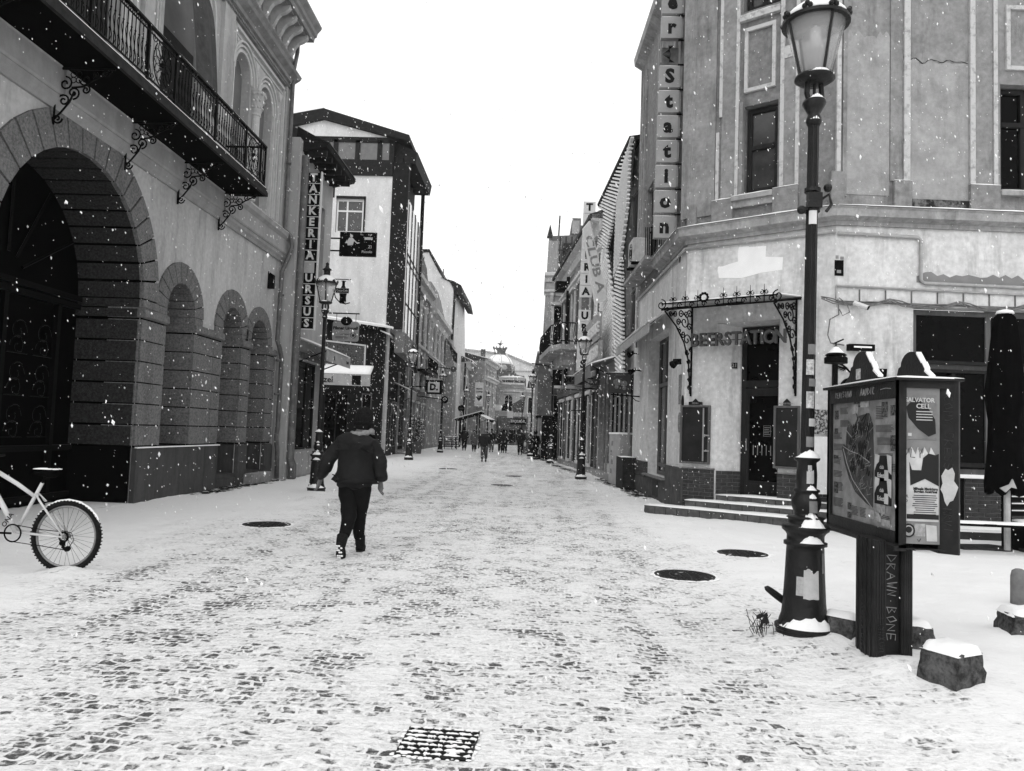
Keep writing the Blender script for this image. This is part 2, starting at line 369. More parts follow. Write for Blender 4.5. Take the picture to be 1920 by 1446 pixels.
def window(parent, F, x0, x1, z0, z1, y, fm=wood_d, pm=glass_d, mull=(), trans=(), bar=.06, t=.06, arched=False, name='window'):
    """frame part with its pane as sub-part"""
    b = MB(F)
    if arched:
        zs = z1-(x1-x0)/2; o = arch(x0, x1, z0, zs); i = arch(x0+bar, x1-bar, z0+bar, zs)
        b.wall(o, [i], y, t)
    else:
        b.box(x0, x0+bar, y, y+t, z0, z1); b.box(x1-bar, x1, y, y+t, z0, z1)
        b.box(x0+bar, x1-bar, y, y+t, z0, z0+bar); b.box(x0+bar, x1-bar, y, y+t, z1-bar, z1)
    for mx_ in mull: b.box(mx_-bar/2, mx_+bar/2, y+.003, y+t-.003, z0+bar, z1-bar)
    for tz in trans:
        xs = [x0+bar]+sorted(mull)+[x1-bar]
        b.box(x0+bar, x1-bar, y-.01, y+t-.006, tz-bar/2, tz+bar/2)
    f = b.build(name, fm, parent)
    g = MB(F)
    if arched:
        zs = z1-(x1-x0)/2; g.wall(arch(x0+.01, x1-.01, z0+.01, zs), [], y+t*.7)
    else: g.add([(x0+.01, y+t*.7, z0+.01), (x1-.01, y+t*.7, z0+.01), (x1-.01, y+t*.7, z1-.01), (x0+.01, y+t*.7, z1-.01)], [(0, 1, 2, 3)])
    g.build('pane', pm, f, recalc=False)
    return f

# ------------------------------------------------------------------ ground: one sheet, fine near the camera
MOUNDS = [(2.12, 6.05, .55, .09), (2.50, 5.28, .26, .09), (2.75, 5.0, .35, .05), (2.4, 6.1, .3, .08), (3.0, 5.6, .5, .07), (3.95, 6.5, .4, .05),
          (-4.63, 7.62, .22, .07), (4.72, 7.75, .3, .04), (-5.0, 17.6, .4, .05), (1.6, 26.6, .5, .05), (3.0, 3.9, 1.2, .05)]
FLAT = [(-4.10, 11.82, .42), (1.73, 8.86, .42), (2.88, 10.75, .42), (-.42, 3.86, .30), (-1.2, 23, .5), (-3.2, 30, .5)]
def gh(x, y):
    far = max(0, 1-max(0, y-25)/25)
    h = .022*noise.noise(Vector((x*.9, y*.9, 0)))+far*(.016*noise.noise(Vector((x*3.5, y*3.5, 3)))+.011*noise.noise(Vector((x*9, y*9, 7)))+.010*noise.noise(Vector((x*5, y*.7, 9))))
    clean = min(1, max(0, (abs(x+1.3)-2.9)/1.2)); h += .02*clean
    for mx_, my, r, a in MOUNDS:
        d = ((x-mx_)**2+(y-my)**2)/(r*r)
        if d < 6: h += a*math.exp(-d)
    for fx, fy, r in FLAT:
        d = math.hypot(x-fx, y-fy)/r
        if d < 1.6: h *= max(0, min(1, (d-.9)/.7))
    return h
def axis(a, b, fine0, fine1, step, grow=1.25):
    xs = []; x = fine0
    while x <= fine1: xs.append(x); x += step
    s_ = step; x = xs[-1]
    while x < b: s_ *= grow; x += s_; xs.append(x)
    s_ = step; x = fine0
    while x > a: s_ *= grow; x -= s_; xs.insert(0, x)
    return xs
gx = axis(-400, 400, -5.6, 5.4, .075); gy = []
y = 1.2
while y < 26: gy.append(y); y += .03+.008*y
st_ = .3
while y < 700: gy.append(y); st_ *= 1.12; y += st_
gy = [-300, -100, -30, -8, -2, 0]+gy
ground = MB(); ground.smooth = True
vs = [(x, y, gh(x, y) if y > 1 else 0) for y in gy for x in gx]; nx = len(gx)
ground.add(vs, [(j*nx+i, j*nx+i+1, (j+1)*nx+i+1, (j+1)*nx+i) for j in range(len(gy)-1) for i in range(nx-1)])
go = ground.build('snowy_street', snow_ground(), recalc=False); go['kind'] = 'structure'

# snow worn away to dark grit along the foot of the walls
def grit(path, wd, name='gutter_grit'):
    b = MB()
    for (x, y_) in path:
        for k in range(26):
            a = rnd.uniform(0, 2*PI); r_ = wd*rnd.random(); cx_, cy_ = x+r_*math.cos(a)*1.0, y_+r_*math.sin(a)*2.2; q = rnd.uniform(.02, .09)
            z_ = gh(cx_, cy_)+.004
            b.add([(cx_+q*rnd.uniform(.5, 1.2)*math.cos(t), cy_+q*1.5*rnd.uniform(.5, 1.2)*math.sin(t), z_+rnd.uniform(0, .006)) for t in [i*2*PI/6 for i in range(6)]], [(0, 1, 2, 3, 4, 5)])
    return b
g1 = MB()
g1 = grit([(-7.15, 16.5+.35*i) for i in range(14)]+[(2.55-.03*i, 24+.5*i) for i in range(8)]+[(2.75, 20+.4*i) for i in range(10)]+[(1.7-.08*i, 32+.7*i) for i in range(14)], .28)
go2 = g1.build('gutter_grit', M('grit', .05, .02, 20), recalc=False); go2['kind'] = 'stuff'; go2['label'] = 'dark grit and wet cobbles showing through the snow along the house fronts'; go2['category'] = 'grit'

# ------------------------------------------------------------------ manholes and street drain
def manhole(x, y, r, label):
    b = MB(); z = .012
    b.lathe([(0, z), (r*.84, z), (r*.85, z-.006), (r*.9, z-.006), (r*.91, z+.003), (r, z+.003), (r*1.02, z-.02)], x, y, 28)
    for i in range(-4, 5):
        hw = math.sqrt(max(0, .82**2-(i*.18)**2))*r
        for k in range(5):
            x0 = x-hw+2*hw*k/5+.012; b.box(x0, x0+2*hw/5-.02, y+i*.18*r-.012, y+i*.18*r+.012, z, z+.006)
    b.mat(M('wet_iron', .035, .015, 30, rough=.4, bump=.3))
    o = b.build('manhole_cover', M('wet_iron', 0)); solo(o, label, 'manhole', 'round manhole covers melted free of snow')
    c = MB()
    for k in range(4):
        a = rnd.uniform(0, 6.28); q = r*rnd.uniform(.2, .8); c.ball((x+q*math.cos(a), y+q*math.sin(a), z), r*rnd.uniform(.02, .06), 7, 4, sz=.2, sx=2.2)
    for k in range(34):
        a = k*2*PI/34+rnd.uniform(-.05, .05); q = r*rnd.uniform(.98, 1.08); c.smooth = True; c.ball((x+q*math.cos(a), y+q*math.sin(a), z-.006), r*rnd.uniform(.06, .15), 8, 5, sz=.16, sx=1.3)
    s = c.build('snow_patch', snow, o)
manhole(-4.10, 11.82, .36, 'round iron manhole cover on the left, between the walking man and the arched building')
manhole(1.73, 8.86, .34, 'round iron manhole cover nearer the camera of the two before the corner bar')
manhole(2.88, 10.75, .34, 'round iron manhole cover just beyond the lamp post, closest to the bar steps')
manhole(-.95, 22.6, .33, 'far round manhole cover in the middle of the street')
manhole(-3.5, 31, .38, 'small dark manhole cover far up the street left of its middle')
manhole(-.75, 27.5, .3, 'distant manhole cover right of the one left of the street middle')

dr = thing('street_drain', 'rectangular iron street drain with snow caked between its dark slots, close to the camera', 'drain', (-.43, 3.88, 0))
F = frame(-.43, 3.88, math.cos(-.06), math.sin(-.06)) @ Matrix.Diagonal((.78, .86, 1, 1))
b = MB(F); b.box(-.235, .235, -.195, .195, .001, .004); b.build('pit_shade_plate', void, dr)  # flat black plate above the ground, its colour standing for the shade below
b = MB(F)
for y0 in [-.19+.0605*i for i in range(7)]:
    b.box(-.235, .235, y0, y0+.017, -.03, .018)
b.box(.105, .125, -.19, .19, -.03, .012); b.box(-.235, -.22, -.19, .19, -.03, .012); b.box(.222, .235, -.19, .19, -.03, .012)
b.build('grate', M('wet_iron', 0), dr)
b = MB(F); b.smooth = True
for i in range(7):
    yy = -.19+.0605*i+.008; x = -.225
    while x < .21:
        l_ = rnd.uniform(.03, .16); pts = [(min(x+l_*q/6, .23), yy+rnd.uniform(-.003, .003), .018) for q in range(7)]
        b.tube(pts, [.003]+[rnd.uniform(.005, .0105) for _ in range(5)]+[.003], 6); x += l_+rnd.uniform(0, .02)
for k in range(26):
    b.ball((.115+rnd.uniform(-.012, .012) if k < 14 else rnd.choice([-.2, -.13, .0])+rnd.uniform(-.03, .03), rnd.uniform(-.17, .17), .008), rnd.uniform(.010, .02), 8, 5, sx=1.3, sz=.5)
for k in range(60):
    a_ = rnd.choice([0, 1, 2, 3]); t = rnd.uniform(-1, 1)
    p_ = [(-.235, t*.19), (.235, t*.19), (t*.23, -.19), (t*.23, .19)][a_]
    b.ball((p_[0]+rnd.uniform(-.02, .02), p_[1]+rnd.uniform(-.02, .02), .006), rnd.uniform(.008, .018), 8, 5, sx=1.4, sz=.35)
b.build('caked_snow', snow, dr)

# ------------------------------------------------------------------ LEFT CORNER MANSION (facade at x=-7.45, local x = world y, local y = into the house)
FL = frame(-7.45, 0, 0, 1, 1)
mn = thing('arcaded_mansion', 'grey rendered mansion with rusticated stone arches and long iron balcony, nearest on the left', 'building', (-7.45, 14, 0))
NI = [(14.93, 16.17, 1.03, 3.78), (17.66, 18.82, .32, 3.76), (19.45, 20.65, .32, 3.70)]
def part(b, name, mt=None, parent=None, **k): return b.build(name, mt, parent, **k)
b = MB(FL)
holes = [arch(9.98, 13.98, .02, 3.8, 24)]+[arch(a, c_, z0, zs, 14) for a, c_, z0, zs in NI]
holes2 = [arch(9.985, 13.975, .02, 3.8, 24)]
b.wall(rect(4, 21.55, 0, 7.0), holes, 0, 0)
b.add([(21.55, 0, 0), (21.55, 6, 0), (21.55, 6, 12.7), (21.55, 0, 12.7)], [(0, 1, 2, 3)])
b.add([(4, 0, 0), (4, 6, 0), (4, 6, 12.7), (4, 0, 12.7)], [(0, 1, 2, 3)])
b.add([(4, 6, 0), (21.55, 6, 0), (21.55, 6, 12.7), (4, 6, 12.7)], [(0, 1, 2, 3)])
part(b, 'lower_wall', plaster, mn)

def voussoirs(b, cx, cz, ri, ro, y0, y1, n, gap=.012, a0=0, a1=PI, square=True):
    for i in range(n):
        t0 = a0+(a1-a0)*i/n+gap/ri*.5; t1 = a0+(a1-a0)*(i+1)/n-gap/ri*.5
        k = ro/math.cos((t1-t0)/2) if square else ro
        pts = [(cx+ri*math.cos(t0), cz+ri*math.sin(t0)), (cx+k*math.cos(t0), cz+k*math.sin(t0)), (cx+k*math.cos(t1), cz+k*math.sin(t1)), (cx+ri*math.cos(t1), cz+ri*math.sin(t1))]
        b.prism(pts, y0, y1)
# gateway ring: outer stones on the face, coursed soffit behind
b = MB(FL); voussoirs(b, 11.98, 3.8, 2.0, 2.56, -.05, .03, 19, .035)
gv = part(b, 'gateway_voussoirs', stone_face, mn)
b = MB(FL); voussoirs(b, 11.98, 3.8, 2.01, 2.53, -.018, .01, 40, -.002, square=False); voussoirs(b, 11.98, 3.8, 2.03, 2.29, .037, 1.19, 40, -.002, square=False); b.box(14.03, 14.5, .04, 1.19, 3.4, 3.82); b.box(9.46, 9.93, .04, 1.19, 3.4, 3.82); part(b, 'joint_ring', M('joint_dark', .003, rough=.9, spec=0), gv)
for x0, x1 in ((13.985, 14.55), (9.41, 9.975)): b = MB(FL); b.box(x0, x1, -.05, .03, 3.65, 3.79); part(b, 'springer_stone', stone_face, mn)
b = MB(FL); voussoirs(b, 11.98, 3.8, 2.0, 2.3, .035, 1.2, 19, .05, square=False)
for i in range(6):
    z0 = 1.07+i*.395
    b.box(13.98, 14.5, .035, 1.2, z0, z0+.355); b.box(9.46, 9.98, .035, 1.2, z0, z0+.355)
b.box(13.93, 14.5, .035, 1.2, 3.46, 3.61); b.box(13.98, 14.5, .035, 1.2, 3.645, 3.80)
b.box(9.46, 10.02, .035, 1.2, 3.46, 3.61); b.box(9.46, 9.98, .035, 1.2, 3.645, 3.80)
part(b, 'gateway_reveal_stones', M('stone_reveal_shaded', .06, .014, 26, bump=1, bscale=60, lo=.3, hi=.7), mn)  # darker copy of the face stone, recess shade put into its colour
M('joint_dark', .003, rough=.9, spec=0)
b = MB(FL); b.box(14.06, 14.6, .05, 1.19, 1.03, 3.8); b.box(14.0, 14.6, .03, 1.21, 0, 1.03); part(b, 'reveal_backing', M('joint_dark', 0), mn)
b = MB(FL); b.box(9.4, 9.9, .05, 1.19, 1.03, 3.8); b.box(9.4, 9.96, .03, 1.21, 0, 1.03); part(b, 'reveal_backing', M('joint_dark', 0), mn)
# piers
PIERS = [(8.3, 9.975, []), (13.985, 14.91, []), (16.17, 17.64, [17.18]), (18.82, 19.43, []), (20.65, 21.28, [])]
for x0, x1, cuts in PIERS:
    xs = [x0]+cuts+[x1]; b = MB(FL); jb = MB(FL)
    for i in range(6):
        z0 = 1.07+i*.395
        for a, c_ in zip(xs, xs[1:]): b.box(a+(.012 if a != x0 else 0), c_-(.012 if c_ != x1 else 0), -.05, .6, z0, z0+.372)
    jb.box(x0+.012, x1-.012, -.02, .59, 1.03, 3.45)
    ps = part(b, 'pier', stone_face, mn); part(jb, 'pier_joints', M('joint_dark', 0), ps)
    b = MB(FL); b.prismx([(.6, 3.45), (-.06, 3.45), (-.10, 3.48), (-.10, 3.60), (-.05, 3.64), (.6, 3.64)], x0-.03, x1+.03)
    part(b, 'impost_band', stone_face, ps)
for k, (x0, x1, z0, zs) in enumerate(NI):
    b = MB(FL); voussoirs(b, (x0+x1)/2, zs, (x1-x0)/2, (x1-x0)/2+(.42 if k < 2 else .34), -.045, .62, 11, .020)
    if zs-3.645 > .03: b.box(x1, x1+.4, -.045, .6, 3.645, zs); b.box(x0-.4, x0, -.045, .6, 3.645, zs)
    nv = part(b, 'niche_voussoirs', stone_face, mn)
    b = MB(FL); voussoirs(b, (x0+x1)/2, zs, (x1-x0)/2+.01, (x1-x0)/2+(.40 if k < 2 else .32), -.018, .01, 30, -.002, square=False); part(b, 'joint_ring', M('joint_dark', 0), nv)
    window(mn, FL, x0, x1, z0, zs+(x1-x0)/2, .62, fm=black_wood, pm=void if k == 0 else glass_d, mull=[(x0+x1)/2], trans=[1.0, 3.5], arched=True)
    b = MB(FL); b.box(x0-.02, x1+.02, -.03, .6, z0-.10, z0+.0); part(b, 'niche_sill', granite, mn)
# plinth
for a_ in [(13.99, 16.9, -.10, .02, 0, 1.02), (16.915, 17.62, -.10, .02, 0, 1.02), (18.86, 19.41, -.10, .5, 0, 1.02), (20.69, 21.3, -.10, .5, 0, 1.02), (8.3, 9.98, -.1, .02, 0, 1.02), (17.7, 18.8, -.08, .1, 0, .22)]:
    b = MB(FL); b.box(*a_); part(b, 'plinth', granite, mn)
b = MB(FL); b.box(13.97, 17.66, -.13, -.07, 1.022, 1.045); part(b, 'plinth_snow', snow, mn)
b = MB(FL); b.box(19.3, 20.75, -.32, -.02, 0, .27); b.snowcap(19.3, 20.75, -.32, -.08, .27, .03); part(b, 'stone_step', M('step_stone', .30, .2, 6, bump=.3), mn)
# gate
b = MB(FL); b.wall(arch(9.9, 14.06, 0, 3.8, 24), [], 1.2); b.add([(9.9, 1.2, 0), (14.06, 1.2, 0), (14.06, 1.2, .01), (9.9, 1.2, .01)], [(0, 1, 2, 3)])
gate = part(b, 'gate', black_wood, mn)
b = MB(FL)
for x in (10.6, 11.98, 13.36): b.box(x-.05, x+.05, 1.12, 1.2, 0, 3.6)
for z in (.15, 1.0, 3.6, 3.75): b.box(10, 13.97, 1.1, 1.2, z-.05, z+.05)
for a in (30, 60, 90, 120, 150):
    a = math.radians(a); b.tube([(11.98+.4*math.cos(a), 1.15, 3.8+.4*math.sin(a)), (11.98+1.9*math.cos(a), 1.15, 3.8+1.9*math.sin(a))], .03, 4)
for x0 in (10.75, 12.1, 12.75):
    for z0 in (1.2, 1.9, 2.6):
        b.tube(spiral(x0+.25, z0+.35, .22, 1.2, 0, y=1.14), .012, 4); b.tube(spiral(x0+.25, z0+.1, .2, 1.2, PI, y=1.14, k=-1), .012, 4)
        b.box(x0, x0+.52, 1.15, 1.17, z0-.02, z0)
part(b, 'gate_ironwork', M('gate_iron', .005, .002, 20, rough=.5, spec=.05), gate)
# string course
b = MB(FL)
b.prismx([(.02, 6.18), (-.05, 6.18), (-.07, 6.24), (-.12, 6.30), (-.13, 6.38), (.02, 6.38)], 4, 21.6)
BR = [7.0, 9.02, 11.04, 13.05, 15.06, 17.06]
edges = [4]+BR+[21.6]
for a, c_ in zip(edges, edges[1:]):
    b.prismx([(.02, 6.38), (-.15, 6.38), (-.17, 6.42), (-.17, 6.78), (-.24, 6.86), (-.26, 6.98), (.02, 7.0)], a+.06, c_-.06 if c_ < 21 else c_)
b.box(4, 21.58, -.14, .02, 6.385, 6.97)
part(b, 'string_course', moulding if False else M('string_course', .34, .25, 3, bump=.2, streak=.6), mn)
# balcony
bal = MB(FL); bal.box(4, 17.25, -1.0, -.262, 6.86, 6.94); bal.box(4, 17.25, -1.0, .0, 6.80, 6.858)
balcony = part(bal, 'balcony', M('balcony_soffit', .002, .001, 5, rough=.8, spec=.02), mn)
b = MB(FL); b.box(4, 17.3, -1.06, -1.002, 6.80, 6.90); b.box(4, 17.3, -1.04, -1.002, 6.905, 6.98); b.box(17.252, 17.3, -1.0, 0, 6.80, 6.96); part(b, 'balcony_edge', M('edge_trim', .03, .015, 6), balcony)
b = MB(FL); b.box(4, 17.24, -.99, -.30, 6.945, 6.965); b.box(4, 17.22, -1.03, -1.005, 6.985, 7.0); part(b, 'balcony_snow', snow, balcony)
# railing
b = MB(FL); yr = -.98
b.box(4, 17.25, yr-.03, yr+.03, 7.93, 7.97); b.box(4, 17.25, yr-.015, yr+.015, 7.08, 7.10); b.box(4, 17.25, yr-.012, yr+.012, 7.84, 7.855)
b.box(17.22, 17.25, yr, -.05, 7.93, 7.97); b.box(17.225, 17.245, yr, -.05, 7.08, 7.1)
MED = [8.2, 12.35, 16.5]
for x in [4.3, 6.3, 7.75, 8.65, 10.3, 11.88, 12.82, 14.5, 16.05, 16.95, 17.23]: b.box(x-.02, x+.02, yr-.02, yr+.02, 7.0, 7.95)
x = 4.1
while x < 17.2:
    if all(abs(x-c_) > .42 for c_ in MED):
        b.tube([(x, yr, 7.09), (x, yr, 7.93)], .009, 5)
        for z in (7.3, 7.62): b.ball((x, yr, z), .017, 6, 4)
        b.tube([(x, yr, 7.09), (x+.05, yr, 7.22), (x, yr, 7.36), (x-.05, yr, 7.5), (x, yr, 7.62)], .007, 4)
        b.tube([(x, yr, 7.36), (x+.055, yr, 7.24), (x+.055, yr, 7.12)], .006, 4)
        b.tube([(x+.055*math.cos(PI*i/6), yr, 7.86+.05*math.sin(PI*i/6)) for i in range(7)], .006, 4)
    x += .115
for c_ in MED:
    cz = 7.5
    for rx, rz in ((.30, .38), (.10, .12)): b.tube([(c_+rx*math.cos(t), yr, cz+rz*math.sin(t)) for t in [i*2*PI/24 for i in range(24)]], .010, 5, closed=True)
    for i in range(12):
        t = i*2*PI/12; d = (.30*math.cos(t), .38*math.sin(t)); e = (-d[1]*.22, d[0]*.22)
        b.tube([(c_+d[0]*.3, yr, cz+d[1]*.3), (c_+d[0]*.7+e[0], yr, cz+d[1]*.7+e[1]), (c_+d[0]*.97, yr, cz+d[1]*.97)], .007, 4)
        b.tube([(c_+d[0]*.3, yr, cz+d[1]*.3), (c_+d[0]*.7-e[0], yr, cz+d[1]*.7-e[1]), (c_+d[0]*.97, yr, cz+d[1]*.97)], .007, 4)
    b.ball((c_, yr, cz), .045, 8, 6)
    for sx in (-1, 1):
        for sz in (-1, 1): b.tube(spiral(c_+sx*.3, cz+sz*.33, .08, 1.2, 0, y=yr, k=sx), .008, 4)
for i in range(7):
    y_ = -.15-.13*i; b.tube([(17.235, y_, 7.09), (17.235, y_, 7.93)], .009, 5); b.tube([(17.235, y_, 7.09), (17.235, y_+.05, 7.25), (17.235, y_, 7.45)], .006, 4)
part(b, 'railing', iron, balcony)
b = MB(FL); b.snowcap(4, 17.25, yr-.025, yr+.025, 7.972, .012, .25); part(b, 'railing_snow', snow, balcony)
# scroll brackets (each lies in a plane across the wall)
def bracket_mb(x):
    b = MB(FL)
    def sp(cy, cz, r, turns, st, k=1, rad=.014):
        b.tube([(x, q[0], q[2]) for q in spiral(cy, cz, r, turns, st, k=k)], rad, 5)
    b.tube([(x, -.05, 5.93), (x, -.05, 6.8)], .022, 5); b.tube([(x, -.05, 6.79), (x, -.95, 6.79)], .018, 5)
    sp(-.11, 6.02, .08, 1.3, PI); b.tube([(x, -.05, 6.0), (x, -.16, 6.12), (x, -.28, 6.28), (x, -.34, 6.44)], .016, 5)
    sp(-.19, 6.30, .10, 1.4, 0); sp(-.33, 6.42, .10, 1.4, -PI/2, -1); sp(-.20, 6.56, .11, 1.3, PI/2)
    b.tube([(x, -.30, 6.5), (x, -.48, 6.52), (x, -.62, 6.62), (x, -.74, 6.68), (x, -.9, 6.76)], .016, 5)
    sp(-.50, 6.62, .09, 1.4, 0, -1); sp(-.66, 6.70, .07, 1.3, PI); sp(-.82, 6.72, .06, 1.3, 0); sp(-.52, 6.47, .07, 1.4, PI/2)
    for t in range(4):
        a = t*PI/2+PI/4; cy, cz = -.36+.06*math.cos(a), 6.66+.06*math.sin(a)
        b.tube([(x, cy+.045*math.cos(u), cz+.045*math.sin(u)) for u in [i*2*PI/8 for i in range(8)]], .008, 4, closed=True)
    return b
for x in BR: part(bracket_mb(x), 'scroll_bracket', iron, mn)
# upper wall with blind arches
b = MB(FL)
UP = [(17.66, 18.66, 7.25, 10.12), (19.28, 20.26, 7.25, 10.0), (14.20, 16.02, 7.1, 10.3), (11.0, 12.8, 7.1, 10.3), (8.0, 9.8, 7.1, 10.3)]
b.wall(rect(4, 21.55, 7.0, 12.7), [arch(*u, 16) for u in UP], .05, .22)
part(b, 'upper_wall', plaster_up, mn)
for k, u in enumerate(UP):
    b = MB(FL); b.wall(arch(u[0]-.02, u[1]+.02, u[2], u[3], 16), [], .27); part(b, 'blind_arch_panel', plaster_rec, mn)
    if k < 2 or k > 5: continue
    b = MB(FL); x0, x1, z0, zs = u   # window joinery and a folded-out fabric awning
    b.box(x0+.15, x1-.15, .2, .262, z0, 9.4); part(b, 'shutter', M('shutter_dark', .03, .02, 6), mn)
def arch_band(b, u, off, wd, y0, y1, n=16):
    x0, x1, z0, zs = u; c = (x0+x1)/2; r = (x1-x0)/2+off
    o = arch(c-r-wd, c+r+wd, z0, zs, n); i = arch(c-r, c+r, z0-.001, zs, n)
    for k in range(len(o)-1):
        b.add([(o[k][0], y0, o[k][1]), (o[k+1][0], y0, o[k+1][1]), (i[k+1][0], y0, i[k+1][1]), (i[k][0], y0, i[k][1]),
               (o[k][0], y1, o[k][1]), (o[k+1][0], y1, o[k+1][1]), (i[k+1][0], y1, i[k+1][1]), (i[k][0], y1, i[k][1])],
              [(0, 1, 2, 3), (0, 1, 5, 4), (2, 3, 7, 6)])
b = MB(FL)
for u in UP[:2]:
    for off, wd, pr in ((0, .07, .03), (.12, .05, .06), (.22, .05, .09)): arch_band(b, (u[0], u[1], u[3]-.05, u[3]), off, wd, .05-pr, .05)
for u in UP[2:]:
    for off, wd, pr in ((0, .09, .03), (.16, .07, .06), (.32, .06, .09)): arch_band(b, u, off, wd, .05-pr, .05)
for x in (17.5, 21.02, 18.99): b.box(x-.03, x+.03, -.02, .05, 7.2, 11.05 if x != 18.99 else 7.3)
b.box(17.5, 21.05, -.02, .05, 11.0, 11.07); b.box(17.58, 20.95, .02, .05, 10.86, 10.9)
for x0, x1 in ((20.32, 20.38), (20.5, 20.55), (20.68, 20.73), (17.36, 17.42)): b.box(x0, x1, -.01, .05, 7.2, 10.0)
for tx in (17.75, 18.97, 20.75): b.prism([(tx-.16, 10.80), (tx+.16, 10.80), (tx, 10.55)], .0, .05)
part(b, 'arch_mouldings', M('arch_moulding', .52, .42, 4, bump=.15), mn)
for x0, x1 in ((16.78, 17.38), (13.4, 13.75), (21.1, 21.5)):
    b = MB(FL); b.box(x0, x1, -.04, .05, 7.0, 11.175); part(b, 'pilaster', plaster_up, mn)
b = MB(FL); b.lathe([(.10, 7.2), (.10, 9.38), (.13, 9.40), (.12, 9.45)], 18.97, -.02, 12); b.prismz([(18.80, -.12), (19.14, -.12), (19.14, .1), (18.80, .1)], 10.0, 10.07)
col = part(b, 'colonnette', M('arch_moulding', 0), mn)
b = MB(FL); b.lathe([(.11, 9.45), (.15, 9.55), (.13, 9.62), (.18, 9.74), (.15, 9.78), (.21, 9.93), (.23, 10.0)], 18.97, -.02, 12)
for i in range(12):
    a = i*2*PI/12
    for z, r in ((9.60, .15), (9.76, .18), (9.92, .22)): b.ball((18.97+r*math.cos(a+z), -.02+r*math.sin(a+z), z), .035, 6, 4)
part(b, 'capital', moulding, col)
# entablature, S brackets, top cornice
b = MB(FL)
b.prismx([(.05, 11.18), (-.03, 11.18), (-.05, 11.30), (-.12, 11.32), (-.13, 11.42), (-.28, 11.52), (-.32, 11.60), (.05, 11.62)], 4, 21.5)
for i in range(int(17.2/.09)): b.box(4.2+i*.09, 4.25+i*.09, -.075, -.03, 11.21, 11.27)
b.box(4, 21.45, -.06, .05, 11.62, 11.75); b.box(4, 21.42, -.02, .05, 11.75, 12.62)
b.prismx([(.05, 11.98), (-.05, 11.98), (-.10, 12.05), (-.10, 12.10), (.05, 12.10)], 4, 21.45)
part(b, 'entablature', M('entablature', .26, .17, 3, bump=.2), mn)
x = 21.2
while x > 5:
    b = MB(FL)
    S = [(0, 12.12), (-.06, 12.12), (-.12, 12.18), (-.16, 12.26), (-.20, 12.36), (-.28, 12.46), (-.42, 12.52), (-.52, 12.60), (-.54, 12.70), (-.30, 12.70), (0, 12.70)]
    b.prismx(S, x-.07, x+.07); b.prismx([(0, 12.04), (-.09, 12.06), (-.12, 12.12), (0, 12.14)], x-.05, x+.05); x -= .52
    part(b, 'cornice_bracket', moulding, mn)
b = MB(FL)
b.prismx([(.05, 12.70), (-.60, 12.70), (-.62, 12.82), (-.68, 12.86), (-.70, 12.96), (-.80, 13.08), (-.82, 13.14), (.05, 13.2)], 4, 21.55)
x = 21.2-.26
while x > 5: b.box(x-.14, x+.14, -.5, -.1, 12.66, 12.70); x -= .52
part(b, 'top_cornice', M('entablature', 0), mn)
b = MB(FL); b.snowcap(4, 21.55, -.80, -.4, 13.16, .05, .4); b.snowcap(17.3, 21.55, -.25, -.02, 6.985, .02, .3); part(b, 'ledge_snow', snow, mn)
# rain pipe
b = MB(FL); b.smooth = True
b.tube([(x_, -.13, z_) for x_, z_ in [(21.55, 13.0), (21.55, 12.4), (21.3, 11.7), (21.3, 10.6), (21.3, 7.1)]]+[(21.34, -.3, 6.9), (21.4, -.32, 6.6), (21.36, -.25, 6.3), (21.2, -.14, 5.85), (21.15, -.13, 3.9), (21.28, -.18, 3.65), (21.38, -.2, 3.4), (21.36, -.2, 1.5), (21.28, -.2, 1.15), (21.42, -.2, .85), (21.5, -.2, .05)], .062, 8)
for z in (9, 5.2, 2.4, 3.35): b.tube([(21.25, -.15, z-.03), (21.25, -.15, z+.03)], .075, 8)
part(b, 'rain_pipe', zinc, mn)
b = MB(FL); b.box(20.5, 20.62, -.16, .0, 5.25, 5.62); b.prismx([(0, 5.62), (-.16, 5.62), (0, 5.72)], 20.5, 20.62); part(b, 'wall_lamp', iron, mn)
# draped fabric over the balcony rail at the big arches
b = MB(FL); b.smooth = True
pts = []
for i in range(9):
    for j in range(9):
        u, v = i/8, j/8; pts.append((14.15+u*1.15, -.35-.35*v+.05*math.sin(u*9), 10.4-2.2*v*v-.5*u*v+.05*math.sin(v*8+u*4)))
b.add(pts, [(i*9+j, (i+1)*9+j, (i+1)*9+j+1, i*9+j+1) for i in range(8) for j in range(8)])
part(b, 'folded_window_blind', M('blind_cloth', .07, .04, 5), mn)

# ------------------------------------------------------------------ RIGHT CORNER HOUSE: side A along the street, chamfer B with the door, front C
CA = (3.13, 16.45); CB = (3.13+3.05*math.cos(math.radians(36)), 16.45-3.05*math.sin(math.radians(36)))
FA = frame(CA[0], CA[1], -.03, 1, -1)                       # x runs away from the corner
FB = frame(CA[0], CA[1], math.cos(math.radians(-36)), math.sin(math.radians(-36)), 1)
FC = frame(CB[0], CB[1], math.cos(math.radians(3)), math.sin(math.radians(3)), 1)
ch = thing('corner_bar_house', 'pale corner house with chamfered bar entrance, grey roughcast upper floor and snowy cornice', 'building', (4.2, 17, 0))
LB = 3.05; CX1 = 8.0
b = MB(FB)
b.wall(rect(0, LB, 0, 6.0), [rect(.70, 2.0, .44, 3.98)], 0, 0)
b.add([(.70, 0, .44), (1.08, .45, .44), (1.08, .45, 3.98), (.70, 0, 3.98)], [(0, 1, 2, 3)])
b.add([(2.0, 0, .44), (2.0, .45, .44), (2.0, .45, 3.98), (2.0, 0, 3.98)], [(0, 1, 2, 3)])
b.add([(.70, 0, 3.98), (2.0, 0, 3.98), (2.0, .45, 3.92), (1.08, .45, 3.92)], [(0, 1, 2, 3)])
